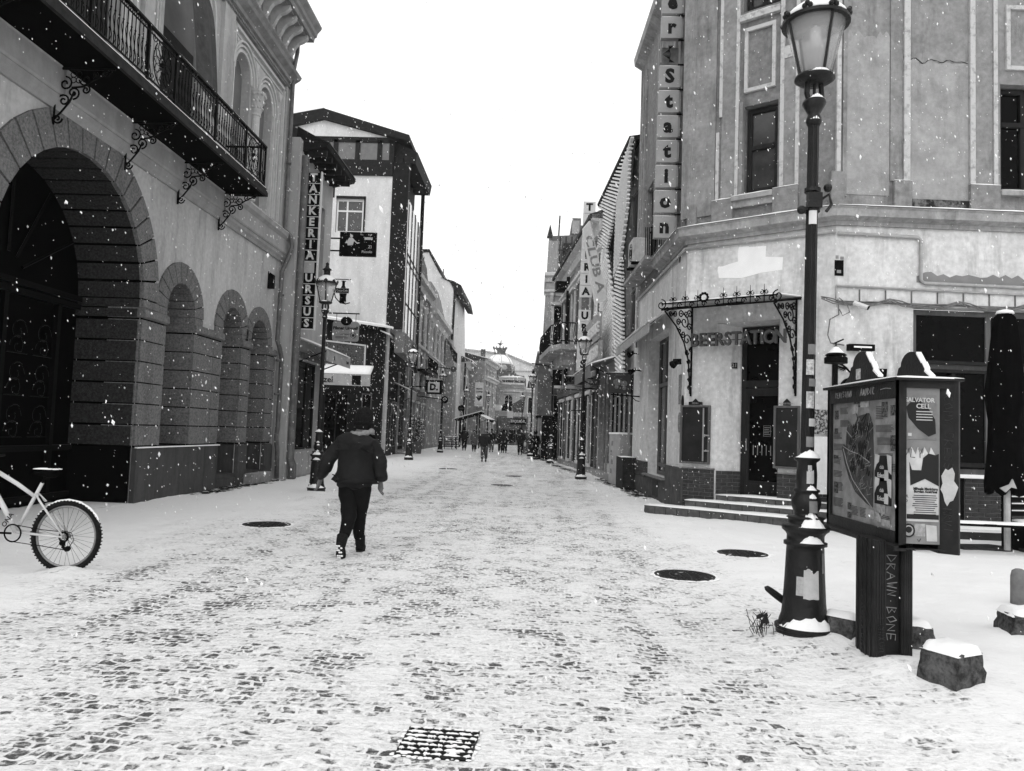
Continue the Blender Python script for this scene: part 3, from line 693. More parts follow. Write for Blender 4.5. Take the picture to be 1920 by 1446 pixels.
b.F = FA; b.wall(rect(0, 7.0, 0, 5.7), [rect(1.80, 4.45, .58, 4.18)], 0, .35)
b.F = FC; b.wall(rect(0, CX1, 0, 6.0), [rect(1.50, 6.6, 1.03, 4.20)], 0, .2)
b.F = I4
part(b, 'ground_floor_wall', cream_low, ch)
b = MB(FB); b.box(1.05, 2.03, .46, .6, .44, 3.93); b.add([(.7, 0, .44), (2.0, 0, .44), (2.0, .5, .44), (1.05, .5, .44)], [(0, 1, 2, 3)]); part(b, 'door_recess_floor', step_m, ch)
# door
b = MB(FB); b.box(1.10, 1.20, .38, .45, .44, 3.90); b.box(1.91, 1.99, .38, .45, .44, 3.90); b.box(1.20, 1.91, .38, .45, 2.66, 2.80); b.box(1.20, 1.91, .37, .45, 3.82, 3.90)
b.box(1.20, 1.27, .39, .45, .46, 2.64); b.box(1.85, 1.91, .39, .45, .46, 2.64); b.box(1.27, 1.85, .39, .45, .46, .74); b.box(1.27, 1.85, .39, .45, 2.48, 2.64); b.box(1.3, 1.82, .375, .39, .50, .68)
door = part(b, 'door', wood_d, ch)
b = MB(FB); b.box(1.27, 1.85, .42, .43, .74, 2.48); b.box(1.20, 1.91, .42, .43, 2.80, 3.82); part(b, 'pane', glass_d, door)
b = MB(FB)
for i in range(5): b.box(1.35+.09*i, 1.362+.09*i, .405, .418, 1.27, 1.47)
b.tube([(1.23, .34, 1.35), (1.23, .34, 1.6)], .012, 6); part(b, 'handle', letter_g, door)
b = MB(FB); b.box(1.56, 1.72, .408, .418, 1.65, 1.88); b.m = 0; part(b, 'opening_hours_notice', sign_b, door)
b = MB(FB)
b.box(1.565, 1.715, .404, .408, 1.655, 1.66); b.box(1.565, 1.715, .404, .408, 1.87, 1.875); b.box(1.565, 1.57, .404, .408, 1.655, 1.875); b.box(1.71, 1.715, .404, .408, 1.655, 1.875)
for i in range(5): b.box(1.58, 1.70-.02*(i % 2), .404, .408, 1.69+i*.035, 1.70+i*.035)
part(b, 'notice_lines', letter_g, door)
b = MB(FB); b.box(.90, 1.02, .2, .24, 3.02, 3.2); b.F = FB
b = MB(FB); b.box(.995, 1.075, .40, .42, 3.0, 3.12); b.mat(letter_g)
b = MB(frame(*(FB @ Vector((.97, .30, 0))).xy, math.cos(.3), -math.sin(.3))); b.box(-.06, .06, -.02, 0, 3.05, 3.17); hn = part(b, 'house_number', sign_b, ch)
b = MB(frame(*(FB @ Vector((.97, .30, 0))).xy, math.cos(.3), -math.sin(.3))); b.text('21', 0, 3.11, -.022, .11, off=.004); part(b, 'number', letter_g, hn)
# brick plinth, modelled brick by brick
def bricks(parent, F, x0, x1, z0, rows, y=0, bw_=.235, bh=.066, name='brick_plinth', h_=None, mt=None):
    mb_ = MB(F); mb_.box(x0, x1, y-.022, y+.02, z0, z0+rows*(bh+.012)); o = part(mb_, name, mortar, parent)
    mb_ = MB(F)
    for r in range(rows):
        x = x0-(bw_+.012)*(.5 if r % 2 else 0)
        while x < x1:
            a, c_ = max(x, x0), min(x+bw_, x1)
            if c_-a > .02: mb_.box(a+.002, c_-.002, y-.034-rnd.uniform(0, .004), y-.01, z0+r*(bh+.012)+.006, z0+r*(bh+.012)+.006+bh)
            x += bw_+.012
    part(mb_, 'bricks', mt or brick_m, o); return o
bricks(ch, FB, 0.02, .70, .15, 10); bricks(ch, FB, 2.0, 3.04, .15, 10)
FR = frame(*(FB @ Vector((.70, 0, 0))).xy, *(FB @ Vector((1.08, .45, 0))-FB @ Vector((.70, 0, 0))).xy)
bricks(ch, FR, .03, .56, .45, 6)
bricks(ch, FC, .05, 1.46, .15, 11); bricks(ch, FC, 2.48, CX1, .05, 12)
b = MB(FC); b.box(1.48, 2.46, -.03, .02, .0, 1.0); part(b, 'dark_vent_panel', sign_b, ch)
b = MB(FA); b.box(-.02, 1.82, -.03, .03, 0, .93); b.box(1.82, 4.43, -.03, .03, 0, .56); b.box(4.43, 6.3, -.03, .03, 0, .90); part(b, 'painted_plinth', painted_pl, ch)
b = MB(FA); b.box(2.6, 3.3, -.04, -.031, .1, .5); part(b, 'vent_hatch', M('hatch', .05, .03, 8), ch)
bricks(ch, FA, 4.5, 6.3, .5, 5, y=-.01)
b = MB(FA); b.box(1.78, 4.47, -.12, -.0, .56, .60); b.snowcap(1.8, 4.45, -.12, -.01, .60, .02); b.mats = [mortar]; part(b, 'sill', mortar, ch)
for x0, x1 in ((1.97, 3.04), (.0, .71)): b = MB(FB); b.box(x0, x1, -.06, 0, .935, .96); part(b, 'plinth_capping', mortar, ch)
# big shop windows
window(ch, FA, 1.82, 4.43, .60, 4.16, .28, fm=wood_m, pm=glass_m, mull=[2.7, 3.55], trans=[2.95, .85], bar=.09)
b = MB(FA)
for x0, x1 in ((2.0, 2.6), (2.8, 3.45), (3.65, 4.3)): b.box(x0, x1, .33, .345, .95, 2.9)
part(b, 'inner_shutters', M('inner_shutter', .14, .10, 3, streak=.3), ch)
wc = window(ch, FC, 1.52, 6.58, 1.06, 4.18, .12, fm=wood_m, pm=glass_d, mull=[3.02, 4.6], trans=[3.10], bar=.10)
b = MB(FC)
b.box(1.5, 6.6, .04, .12, 2.98, 3.04); b.box(1.5, 6.6, .02, .12, 3.14, 3.2); b.box(2.28, 2.36, .08, .14, 1.2, 2.98); b.box(1.62, 2.26, .1, .14, 2.6, 2.9)
b.box(1.5, 6.6, .06, .12, 1.20, 1.28)
part(b, 'transom_rails', wood_d, wc)
b = MB(FC); b.box(1.45, 6.7, -.12, .1, 1.0, 1.045); b.snowcap(1.45, 6.7, -.12, .05, 1.045, .02); part(b, 'window_sill', snow, ch)
# lower cornice with snow, conduits
b = MB(FB)
def corn(F, x0, x1, a=0, c_=0):
    # a / c_: mitre growth of the profile at each end
    pr = [(.02, 5.72, 0), (-.06, 5.72, .06), (-.06, 5.80, .06), (-.22, 5.86, .22), (-.22, 6.0, .22), (-.26, 6.04, .26), (.02, 6.06, 0)]
    n = len(pr); v = [(x0-a*p[2], p[0], p[1]) for p in pr]+[(x1+c_*p[2], p[0], p[1]) for p in pr]
    b.F = F; b.add(v, [list(range(n)), list(range(2*n-1, n-1, -1))]+[(i, (i+1) % n, n+(i+1) % n, n+i) for i in range(n)])
corn(FB, 0, LB, math.tan(math.radians(26)), math.tan(math.radians(19.5))); corn(FC, 0, CX1, math.tan(math.radians(19.5)), 0); corn(FA, 0, 3.0, math.tan(math.radians(26)), 0)
b.F = I4; part(b, 'cornice', band_grey, ch)
b = MB(FB); b.snowcap(-.1, LB+.05, -.27, .0, 6.055, .035, .15); b.F = FC; b.snowcap(-.05, CX1, -.27, .0, 6.055, .035, .15); b.F = FA; b.snowcap(-.1, 3.0, -.27, 0, 6.055, .03); part(b, 'cornice_snow', snow, ch)
b = MB(FB); b.smooth = True
b.tube([(-.02, -.05, 5.63), (LB+.01, -.05, 5.60)], .035, 6); b.F = FC
b.tube([(.02, -.05, 5.56), (1.56, -.05, 5.54), (1.62, -.05, 5.48), (1.62, -.05, 4.72), (1.68, -.05, 4.66), (CX1, -.05, 4.62)], .035, 6)
b.tube([(0, -.03, 4.55), (0, -.03, 4.30)], .015, 5); b.tube([(0, -.03, 4.55), (CX1, -.03, 4.47)], .022, 5); b.tube([(1.47, -.02, 4.22), (CX1, -.02, 4.24)], .03, 5)
b.F = FA; b.tube([(0, -.05, 5.63), (6.3, -.05, 5.62), (6.35, -.05, 5.5), (6.35, -.05, 4.2)], .035, 6)
part(b, 'conduit', M('painted_conduit', .40, .3, 6), ch)
b = MB(FC)
for i in range(14): b.box(.45+.5*i, .47+.5*i, -.02, .0, 4.26, 4.50)
b.box(.0, CX1, -.04, -.0, 4.24, 4.27); part(b, 'signboard_rail', zinc, ch)
b = MB(FC); b.F = FC
for k in range(3):
    pts = [(-.3+i*.22, -.06-.01*k, 4.33-.03*k-.10*math.sin(PI*(i % 6)/6)+.02*math.sin(i*2.1+k)) for i in range(30)]
    b.tube(pts, .012, 4)
b.tube([(.03, -.05, 4.3), (.05, -.05, 4.0), (-.12, -.05, 3.9), (-.16, -.05, 3.6), (-.1, -.05, 3.45), (.16, -.04, 3.42)], .012, 4)
b.tube([(.05, -.05, 4.32), (.2, -.06, 4.2), (.25, -.06, 4.05), (.12, -.06, 3.98), (.05, -.06, 4.1)], .010, 4)
part(b, 'loose_cables', M('cable_grey', .22, .1, 9), ch)
# paint patches: thin skins of paint on the wall
b = MB(FB); b.prism([(.72, 4.93), (.71, 5.02), (.69, 5.08), (.70, 5.17), (.82, 5.17), (.95, 5.205), (1.13, 5.235), (1.12, 5.38), (1.14, 5.53), (1.35, 5.53), (1.36, 5.51), (1.71, 5.49), (1.70, 5.27), (2.05, 5.22), (2.04, 4.97), (1.6, 4.95), (1.22, 4.88), (.95, 4.91)], -.006, 0); part(b, 'fresh_paint_patch', peel, ch)
b = MB(FC); b.prism([(1.56, 4.68), (1.56, 4.80)]+[(1.6+.12*i, 4.80+.10*rnd.random()) for i in range(28)]+[(5.0, 4.66)], -.006, 0); part(b, 'grey_overpaint', patch_g, ch)
b = MB(FC); b.box(-.02, .15, -.012, 0, 4.75, 5.05); part(b, 'taped_notice', sign_b, ch)
b = MB(FC); b.box(.02, .10, -.016, -.012, 4.80, 4.86); b.box(.0, .05, -.016, -.0, 5.08, 5.14); b.box(.09, .15, -.016, 0, 5.07, 5.12); part(b, 'notice_scrap', letter_g, ch)

# upper floors (set 4 cm back): B and C faces, corner angles filleted
UZ = 13.4
b = MB(FB)
Wb = rect(1.20, 1.90, 6.62, 8.50); Wb2 = rect(1.15, 1.92, 10.55, 12.6)
b.mat(roughcast); b.wall(rect(-.02, LB+.02, 6.0, UZ), [Wb, Wb2], .04, .22)
b.F = FC; b.mat(fresco); b.wall(rect(.0, CX1, 6.0, UZ), [rect(3.22, 4.3, 6.52, 8.66), rect(3.22, 4.3, 10.6, 12.6)], .04, .25)
b.F = FA; b.mat(roughcast); b.wall(rect(0, 7.0, 5.7, UZ), [rect(2.0, 3.0, 6.4, 8.7), rect(4.6, 5.6, 6.4, 8.7)], .04, .2)
b.F = I4; part(b, 'upper_wall', None, ch)
b = MB(FA); b.add([(7.0, 0, 0), (7.0, 8, 0), (7.0, 8, UZ), (7.0, 0, UZ)], [(0, 1, 2, 3)]); b.F = FC; b.add([(CX1, 0, 0), (CX1, 8, 0), (CX1, 8, UZ), (CX1, 0, UZ)], [(0, 1, 2, 3)]); b.F = I4
b.add([(3.1, 23, UZ), (3.1, 16.5, UZ), (5.6, 14.7, UZ), (13.6, 15.1, UZ), (13.4, 23, UZ)], [(0, 1, 2, 3, 4)]); part(b, 'side_and_roof', far_m, ch)
for F, wd in ((FB, (1.22, 1.88, 6.68, 8.46)), (FB, (1.18, 1.9, 10.6, 12.5)), (FC, (3.24, 4.28, 6.56, 8.62)), (FC, (3.24, 4.28, 10.65, 12.5)), (FA, (2.02, 2.98, 6.44, 8.66)), (FA, (4.62, 5.58, 6.44, 8.66))):
    window(ch, F, *wd, .18, fm=wood_d, pm=glass_m if F is FB else glass_d, mull=[] if F is FB and wd[0] == 1.22 else [(wd[0]+wd[1])/2], trans=[wd[2]+(.95 if F is FB else 1.35)], bar=.09, t=.08)
b = MB(FB); b.smooth = False
# thin white strips framing the panels (old render, partly fallen off)
def strip(b, x0, x1, z0, z1, pr=.05): b.box(x0, x1, .04-pr, .05, z0, z1)
strip(b, .60, .67, 6.60, 8.06); strip(b, .66, .73, 8.38, 12.9); strip(b, 1.02, 1.09, 6.6, 12.9); strip(b, 1.95, 2.03, 6.6, 12.9); strip(b, 2.26, 2.33, 6.66, 12.9); strip(b, 2.03, 2.26, 9.3, 9.55, .04)
strip(b, 1.10, 1.94, 10.32, 10.45, .10); b.box(1.2, 1.85, -.02, .05, 10.08, 10.16); b.box(1.2, 1.85, -.02, .05, 8.78, 8.86); b.box(1.2, 1.27, -.02, .05, 8.862, 10.078); b.box(1.78, 1.85, -.02, .05, 8.862, 10.078)
b.F = FC
strip(b, .0, .08, 6.78, 12.9); strip(b, 1.30, 1.42, 6.64, 12.9, .07); strip(b, 2.60, 2.70, 6.64, 12.9, .06); strip(b, 3.06, 3.14, 6.64, 12.9, .06)
b.box(3.32, 4.2, -.01, .05, 8.94, 9.02); b.box(3.32, 4.2, -.01, .05, 10.16, 10.24); b.box(3.32, 3.40, -.01, .05, 9.022, 10.158); b.box(4.12, 4.2, -.01, .05, 9.022, 10.158)
strip(b, 4.4, 4.48, 6.64, 12.9)
b.F = I4; part(b, 'render_strip', strip_w, ch)
b = MB(FB); b.mat(fresco)
b.box(2.03, 2.26, .01, .05, 6.66, 9.29); b.box(.72, 1.02, .0, .05, 6.6, 12.9); b.box(1.10, 1.18, .0, .05, 6.6, 8.6); b.box(.12, .58, .0, .05, 6.3, 12.9)
b.F = FC; b.box(1.05, 1.29, .01, .05, 6.64, 12.9); b.box(2.71, 3.05, .01, .05, 6.64, 12.9); b.box(.12, .20, -.0, .05, 6.3, 12.9)
b.F = I4; part(b, 'pilaster_field', roughcast, ch)
b = MB(FB); 
for F, a in ((FB, (.55, 1.0, 6.08, 6.58)), (FB, (1.84, 2.34, 6.08, 6.64)), (FC, (1.10, 1.44, 6.08, 6.64)), (FC, (2.58, 3.16, 6.08, 6.62)), (FC, (-.12, .14, 6.08, 6.76)), (FB, (.0, .2, 6.08, 6.5))):
    b = MB(F); b.box(a[0], a[1], -.06, .06, a[2], a[3]); part(b, 'pilaster_base', M('pilaster_base', .26, .15, 6, bump=.3), ch)
b = MB(FB); b.box(.99, 1.845, -.10, .1, 6.50, 6.60); b.box(1.0, 1.84, -.04, .1, 6.36, 6.5); part(b, 'window_ledge', band_grey, ch)
b = MB(FC); b.box(3.16, 4.4, -.10, .1, 6.42, 6.52); part(b, 'window_ledge', band_grey, ch)
b = MB(FB); b.snowcap(.99, 1.84, -.10, .05, 6.60, .025); b.snowcap(1.84, 2.34, -.07, .0, 6.64, .025); b.snowcap(.55, .98, -.07, 0, 6.58, .025); b.snowcap(1.1, 1.94, -.05, .03, 10.45, .02)
b.F = FC; b.snowcap(3.16, 4.4, -.1, .05, 6.52, .02); b.snowcap(2.58, 3.16, -.06, .0, 6.62, .02); b.snowcap(1.1, 1.44, -.06, 0, 6.64, .02); part(b, 'ledge_snow', snow, ch)
b = MB(FC); b.box(1.45, 2.58, -.01, .045, 6.06, 6.30); part(b, 'mould_stain', M('mould_black', .02, .16, 6, lo=.42, hi=.55), ch)
rp = random.Random(5)
def patch(F, x0, x1, z0, z1, mt, amp=.10):
    b = MB(F); n = 22; top = [(x0+(x1-x0)*i/n, z1+amp*noise.noise(Vector((i*.35, z1*3, 1)))+.02*rp.uniform(-1, 1)) for i in range(n+1)]
    b.prism([(x0, z0)]+top+[(x1, z0)], .026, .05); part(b, 'render_patch', mt, ch)
fres2 = M('repaired_render', .35, .25, 2.2, bump=.5, bscale=45, stain=.3)
patch(FC, 1.43, 2.59, 6.31, 9.03, fres2); patch(FC, .21, 1.04, 6.35, 9.55, fres2, .2); patch(FC, 4.5, 7.5, 6.4, 9.4, fres2)
b = MB(FC); pts = [(1.43+.06*i, .02, 9.05+.10*noise.noise(Vector((i*.35, 27.09, 1)))) for i in range(20)]; b.tube(pts, [.004+.006*rp.random() for _ in pts], 4); part(b, 'render_crack', M('crack_dark', .05, .02, 9), ch)
# rounded shadowy corner mouldings between A and B
b = MB(FB)
for i in range(6): b.tube([(-.16+.05*i, .0+.02*abs(i-3), 6.3), (-.16+.05*i, .0+.02*abs(i-3), UZ-.1)], .045, 6)
part(b, 'corner_fluting', fresco, ch)
# eave over A
b = MB(FA); b.prismx([(.1, 12.9), (-.22, 13.1), (-.25, 13.3), (.1, 13.5)], -.2, 7.0); b.F = FB; b.prismx([(.1, 12.8), (-.4, 13.1), (-.4, 13.3), (.1, 13.4)], -.1, LB+.1); b.F = FC; b.prismx([(.1, 12.8), (-.4, 13.1), (-.4, 13.3), (.1, 13.4)], 0, CX1); b.F = I4
part(b, 'eaves', band_grey, ch)
b = MB(FA)
for x in (.5, 1.1, 1.7, 3.3, 3.9, 5.9, 6.3): b.box(x, x+.18, -.02, .05, 6.2, 12.5)
part(b, 'side_pilasters', fresco, ch)
# painted service balcony slab and railing round the air conditioner
b = MB(FA); b.box(2.9, 6.6, -.45, -.0, 6.06, 6.16); part(b, 'ledge_slab', band_grey, ch)
b = MB(FA)
for i in range(9): b.tube([(2.95, -.42+.05*i, 6.16), (2.95, -.42+.05*i, 6.9)], .012, 4)
for i in range(6): b.tube([(2.0+.16*i, -.3, 6.1), (2.0+.16*i, -.3, 6.75)], .012, 4)
b.tube([(1.95, -.3, 6.75), (2.95, -.3, 6.75)], .02, 4); b.tube([(2.95, -.3, 6.9), (2.95, 0, 6.9)], .02, 4)
part(b, 'ledge_railing', iron, ch)

# entrance steps
st = thing('entrance_steps', 'three low brick-faced steps with thick snow leading up to the bar door', 'steps', (4.0, 15.2, 0))
ang = math.radians(-35.4); FS = frame(2.27, 16.0, math.cos(ang), math.sin(ang))
for k, (x0, x1, y0, z0, z1) in enumerate([(0, 4.6, 0, -.05, .17), (.72, 4.3, .36, .172, .31), (1.25, 3.9, .70, .312, .44)]):
    b = MB(FS); b.box(x0, x1, y0, y0+.50+.4*(k == 2), z0, z1); o = part(b, 'step', step_m, st)
    b = MB(FS); x = x0
    while x < x1-.05: b.box(x, x+.008, y0-.003, y0+.01, z0, z1-.03); x += .24
    part(b, 'step_joints', M('joint_dark', 0), o)
    b = MB(FS); b.snowcap(x0, x1, y0-.015, y0+.50, z1, .035, .1); part(b, 'step_snow', snow, o)
b = MB(FB); b.F = frame(6.1, 13.9, math.cos(.05), math.sin(.05)); b.box(.2, 7.5, .0, .85, -.02, .12)
fc_step = b.build('front_step', step_m); 
solo(fc_step, 'long low brick step running under the big front windows of the bar', 'step')
b = MB(frame(6.1, 13.9, math.cos(.05), math.sin(.05))); b.snowcap(.2, 7.5, -.01, .85, .12, .05, .3); part(b, 'step_snow', snow, fc_step)
b = MB(frame(6.35, 13.3, math.cos(.0), math.sin(.0))); b.box(0, 7.5, 0, .12, -.02, .14); o = b.build('kerb', M('kerb_stone', .05, .03, 8, bump=.4)); solo(o, 'dark low kerb edging the snowy terrace in front of the bar windows', 'kerb')
b = MB(I4); b.snowcap(6.35, 13.8, 13.42, 14.0, .10, .05, .3); part(b, 'kerb_snow', snow, o)
b = MB(I4)
for (x, y, wx, wy, a) in ((6.9, 12.2, .8, .35, .15), (7.7, 12.0, .5, .3, -.05), (8.3, 12.1, .6, .3, .1)):
    F = frame(x, y, math.cos(a), math.sin(a)); b.F = F; b.box(-wx/2, wx/2, -wy/2, wy/2, -.02, .05); b.snowcap(-wx/2, wx/2, -wy/2+.05, wy/2, .05, .04)
o = b.build('paving_slab_base', M('kerb_stone', 0)); 
solo(o, 'flat snow-covered slabs weighing down the foot of the closed parasol', 'slabs')


# canopy of wrought iron over the door
cp = thing('entrance_canopy', 'wrought iron scrollwork canopy with finials above the bar door', 'canopy', (4.2, 15.3, 4))
FK = FB
def stube(b, plane, pts, r):      # plane: x value, pts in (y,z)
    b.tube([(plane, p[0]*1.38, p[1]) for p in pts], r*1.35, 5)
def yspiral(cy, cz, r, turns, st_, k=1, n=16): return [(q[0], q[2]) for q in spiral(cy, cz, r, turns, st_, n, k)]
b = MB(FK); x0, x1 = .10, 2.42; yo = -1.35
b.tube([(x0, yo, 4.10), (x1, yo, 4.10)], .018, 5); b.tube([(x0, yo, 4.22), (x1, yo, 4.22)], .014, 5); b.tube([(x0, -.02, 4.35), (x1, -.02, 4.35)], .018, 5)
for x in (x0, (x0+x1)/2, x1): b.tube([(x, -.02, 4.38), (x, yo, 4.12)], .016, 5)
part(b, 'canopy_frame', iron, cp)
b = MB(FK); b.add([(x0, -.02, 4.40), (x1, -.02, 4.40), (x1, yo, 4.235), (x0, yo, 4.235), (x0, -.02, 4.38), (x1, -.02, 4.38), (x1, yo, 4.22), (x0, yo, 4.22)], [(0, 1, 2, 3), (4, 7, 6, 5), (0, 4, 5, 1), (1, 5, 6, 2), (2, 6, 7, 3), (3, 7, 4, 0)])
part(b, 'canopy_roof', M('canopy_glass', .35, .28, 4, rough=.3), cp)
b = MB(FK); b.add([(x0+.01, -.03, 4.402), (x1-.01, -.03, 4.402), (x1-.01, yo+.02, 4.24), (x0+.01, yo+.02, 4.24), (x0+.01, -.03, 4.43), (x1-.01, -.03, 4.43), (x1-.01, yo+.02, 4.262), (x0+.01, yo+.02, 4.262)], [(0, 1, 2, 3), (4, 7, 6, 5), (0, 4, 5, 1), (1, 5, 6, 2), (2, 6, 7, 3), (3, 7, 4, 0)])
part(b, 'canopy_snow', snow, cp)
for i in range(8):
    b = MB(FK); x = x0+.25+i*(x1-x0-.5)/7
    if i in (1, 2, 4, 5, 6, 7, 0):
        b.tube([(x, yo, 4.1), (x, yo, 4.44)], [.012, .004], 5); b.ball((x, yo, 4.30), .03, 6, 4)
        for s_ in (-1, 1): b.tube(spiral(x+s_*.05, 4.29, .045, 1.1, PI/2, y=yo, k=s_, n=10), .008, 4)
    b.tube(spiral(x+.13, 4.16, .06, 1.2, 0, y=yo, n=10), .010, 4); part(b, 'finial', iron, cp)
b = MB(FK)
for s_, x in ((-1, x0), (1, x1)): b.tube(spiral(x, 4.2, .11, 1.4, PI/2, y=yo, k=s_), .012, 5)
for i in range(10):
    a = i*2*PI/10; b.ball((1.0+.08*math.cos(a), yo-.01, 4.28+.08*math.sin(a)), .03, 5, 4)
part(b, 'end_scrolls', iron, cp)
for s_, x in ((0, x0+.06), (1, x1-.08)):
    b = MB(FK)
    stube(b, x, [(-.03, 2.45), (-.03, 4.35)], .016)
    stube(b, x, [(-.06, 2.5), (-.09, 2.8), (-.14, 3.2), (-.3, 3.55), (-.58, 3.85), (-.95, 4.08)], .013)
    for cy, cz, r, tn, st_, k in [(-.10, 2.62, .055, 1.3, 0, 1), (-.10, 2.78, .05, 1.3, PI, -1), (-.11, 2.98, .06, 1.3, 0, 1), (-.13, 3.18, .06, 1.4, PI, 1), (-.20, 3.36, .07, 1.4, 0, -1), (-.2, 3.62, .13, 1.2, 0, 1), (-.34, 3.72, .08, 1.4, PI, 1), (-.30, 3.98, .15, 1.3, PI/2, -1), (-.50, 3.94, .08, 1.4, 0, 1), (-.62, 4.1, .07, 1.4, PI, 1), (-.42, 4.12, .09, 1.4, 0, 1), (-.06, 3.45, .06, 1.3, PI, 1), (-.24, 4.16, .08, 1.3, 0, -1), (-.46, 3.78, .06, 1.3, PI/2, 1), (-.76, 4.07, .06, 1.4, 0, -1), (-.88, 4.14, .05, 1.3, PI, 1), (-.12, 3.9, .09, 1.3, 0, 1), (-.12, 4.18, .09, 1.3, PI, -1)]:
        stube(b, x, yspiral(cy, cz, r, tn, st_, k), .010)
    part(b, 'scroll_bracket', iron, cp)

# raised letters over the door
lt = thing('bar_name_letters', 'row of raised grey three-dimensional letters spelling the bar name over the door', 'sign', (4.0, 15.7, 3.3))
xs = 0.22; wds = dict(B=.165, E=.15, R=.165, S=.155, T=.155, A=.18, I=.075, O=.185, N=.185)
b = MB(FB); b.box(.26, 2.2, -.14, -.13, 3.59, 3.605); part(b, 'mounting_rail', iron, lt)
for c_ in 'BEERSTATION':
    wd = wds[c_]*1.08; b = MB(FB); b.text(c_, xs+wd/2, 3.60, -.22, .38, ext=.04, off=.007, sx=.84); lo_ = part(b, 'letter', M('raised_letter', .10, .075, 6), lt); xs += wd+.012

# vertical sign "Beer Station": cells on a post standing off the corner, facing down the street
vs_ = thing('vertical_letter_sign', 'tall vertical sign of separate grey boxes with one black letter each on the corner house', 'sign', (2.8, 17.2, 5.9))
FV = frame(2.50, 17.15, 1, -.02)
cells = ['n', 'o', 'i', 't', 'a', 't', 's', '', 'r', 'e', 'e', 'B']
b = MB(FV); b.box(.60, .66, .0, .10, 5.5, 12.4)
for i in range(13): b.box(.46, .60, .02, .06, 6.03+.58*i-.03, 6.03+.58*i)
for z in (6.6, 8.4, 10.2, 12.0): b.tube([(.63, .05, z), (.95, .3, z)], .02, 5)
part(b, 'post', iron, vs_)
for i, c_ in enumerate(cells):
    z0 = 6.05+.58*i; sh = .008*i
    if not c_:
        b = MB(FV); b.box(.0+sh, .03+sh, .0, .08, z0, z0+.50); b.box(.02+sh, .45+sh, .3, .32, z0, z0+.5); part(b, 'broken_cell', zinc, vs_)
        b = MB(FV)
        for k in range(7): b.tube([(.25+.02*k, .1, z0+.45), (.3-.03*k, .12, z0+.25), (.27+.02*k, .1, z0+.05)], .006, 4)
        part(b, 'hanging_wires', iron, vs_); continue
    b = MB(FV); b.box(sh, .46+sh, 0, .16, z0, z0+.50); b.box(.46+sh, .50+sh, .03, .14, z0+.03, z0+.47); o = part(b, 'letter_box', sign_g, vs_)
    b = MB(FV); b.text('S' if c_ == 's' else c_, .23+sh, z0+.25, -.006, .44, off=.02); part(b, 'letter', letter_b, o)
    b = MB(FV); b.snowcap(sh, .46+sh, .0, .15, z0+.502, .012); part(b, 'snow', snow, o)

# awning over the side window
aw = thing('side_window_awning', 'narrow sloping pale awning with scalloped edge along the corner house side', 'awning', (2.5, 19.5, 4))
b = MB(FA); b.add([(1.0, -.02, 4.62), (6.5, -.02, 4.62), (6.5, -.62, 4.18), (1.0, -.62, 4.18), (1.0, -.02, 4.59), (6.5, -.02, 4.59), (6.5, -.60, 4.15), (1.0, -.60, 4.15)], [(0, 1, 2, 3), (4, 7, 6, 5), (0, 4, 5, 1), (1, 5, 6, 2), (2, 6, 7, 3), (3, 7, 4, 0)])
part(b, 'awning_cloth', tarp, aw)
b = MB(FA)
for i in range(24):
    x = 1.0+.229*i; b.prism([(x, 4.15), (x+.225, 4.15), (x+.225, 3.98), (x+.17, 3.93), (x+.05, 3.93), (x, 3.98)], -.63, -.61)
part(b, 'scalloped_valance', tarp, aw)
b = MB(FA); b.tube([(1.0, -.62, 4.2), (6.5, -.62, 4.2)], .03, 6); b.tube([(1.1, -.1, 4.5), (1.1, -.6, 4.2)], .02, 5); part(b, 'front_bar', white_paint, aw)

# menu boards each side of the door
for (x0, x1, lab, flip) in ((-.04, .62, 'dark slate menu board on the left of the bar door, with a torn edge', 0), (1.94, 2.44, 'dark slate menu board on the right of the bar door', 1)):
    t_ = thing('menu_board', lab, 'menu board', tuple(FB @ Vector(((x0+x1)/2, 0, 1))), 'menu boards beside the bar door')
    b = MB(FB); b.box(x0, x1, -.10, -.045, 1.04, 1.08); b.box(x0, x1, -.10, -.045, 2.22, 2.26); b.box(x0, x0+.04, -.10, -.045, 1.08, 2.22); b.box(x1-.04, x1, -.10, -.045, 1.08, 2.22); part(b, 'frame', wood_m, t_)
    b = MB(FB); b.box(x0+.04, x1-.04, -.07, -.05, 1.08, 2.22); part(b, 'slate', board, t_)
    b = MB(FB); b.prism([(x0+.18, 2.265), (x1-.18, 2.265), (x1-.18, 2.33), ((x0+x1)/2+.06, 2.34), ((x0+x1)/2, 2.40), ((x0+x1)/2-.06, 2.34), (x0+.18, 2.33)], -.09, -.06); part(b, 'crest', wood_d, t_)
    b = MB(FB); b.text('ADVERTISING' if flip else 'MENU', (x0+x1)/2, 2.30, -.094, .05); part(b, 'crest_lettering', letter_g, t_)
    if not flip:
        b = MB(FB); b.box(x1-.12, x1-.09, -.12, -.1, 1.6, 1.66); b.box(x1-.13, x1-.0, -.115, -.1, 1.62, 1.65); b.box(x1-.13, x1-.0, -.115, -.1, 1.30, 1.33); b.box(x1-.15, x1-.12, -.112, -.1, 1.1, 2.2); part(b, 'latch_strips', letter_g, t_)
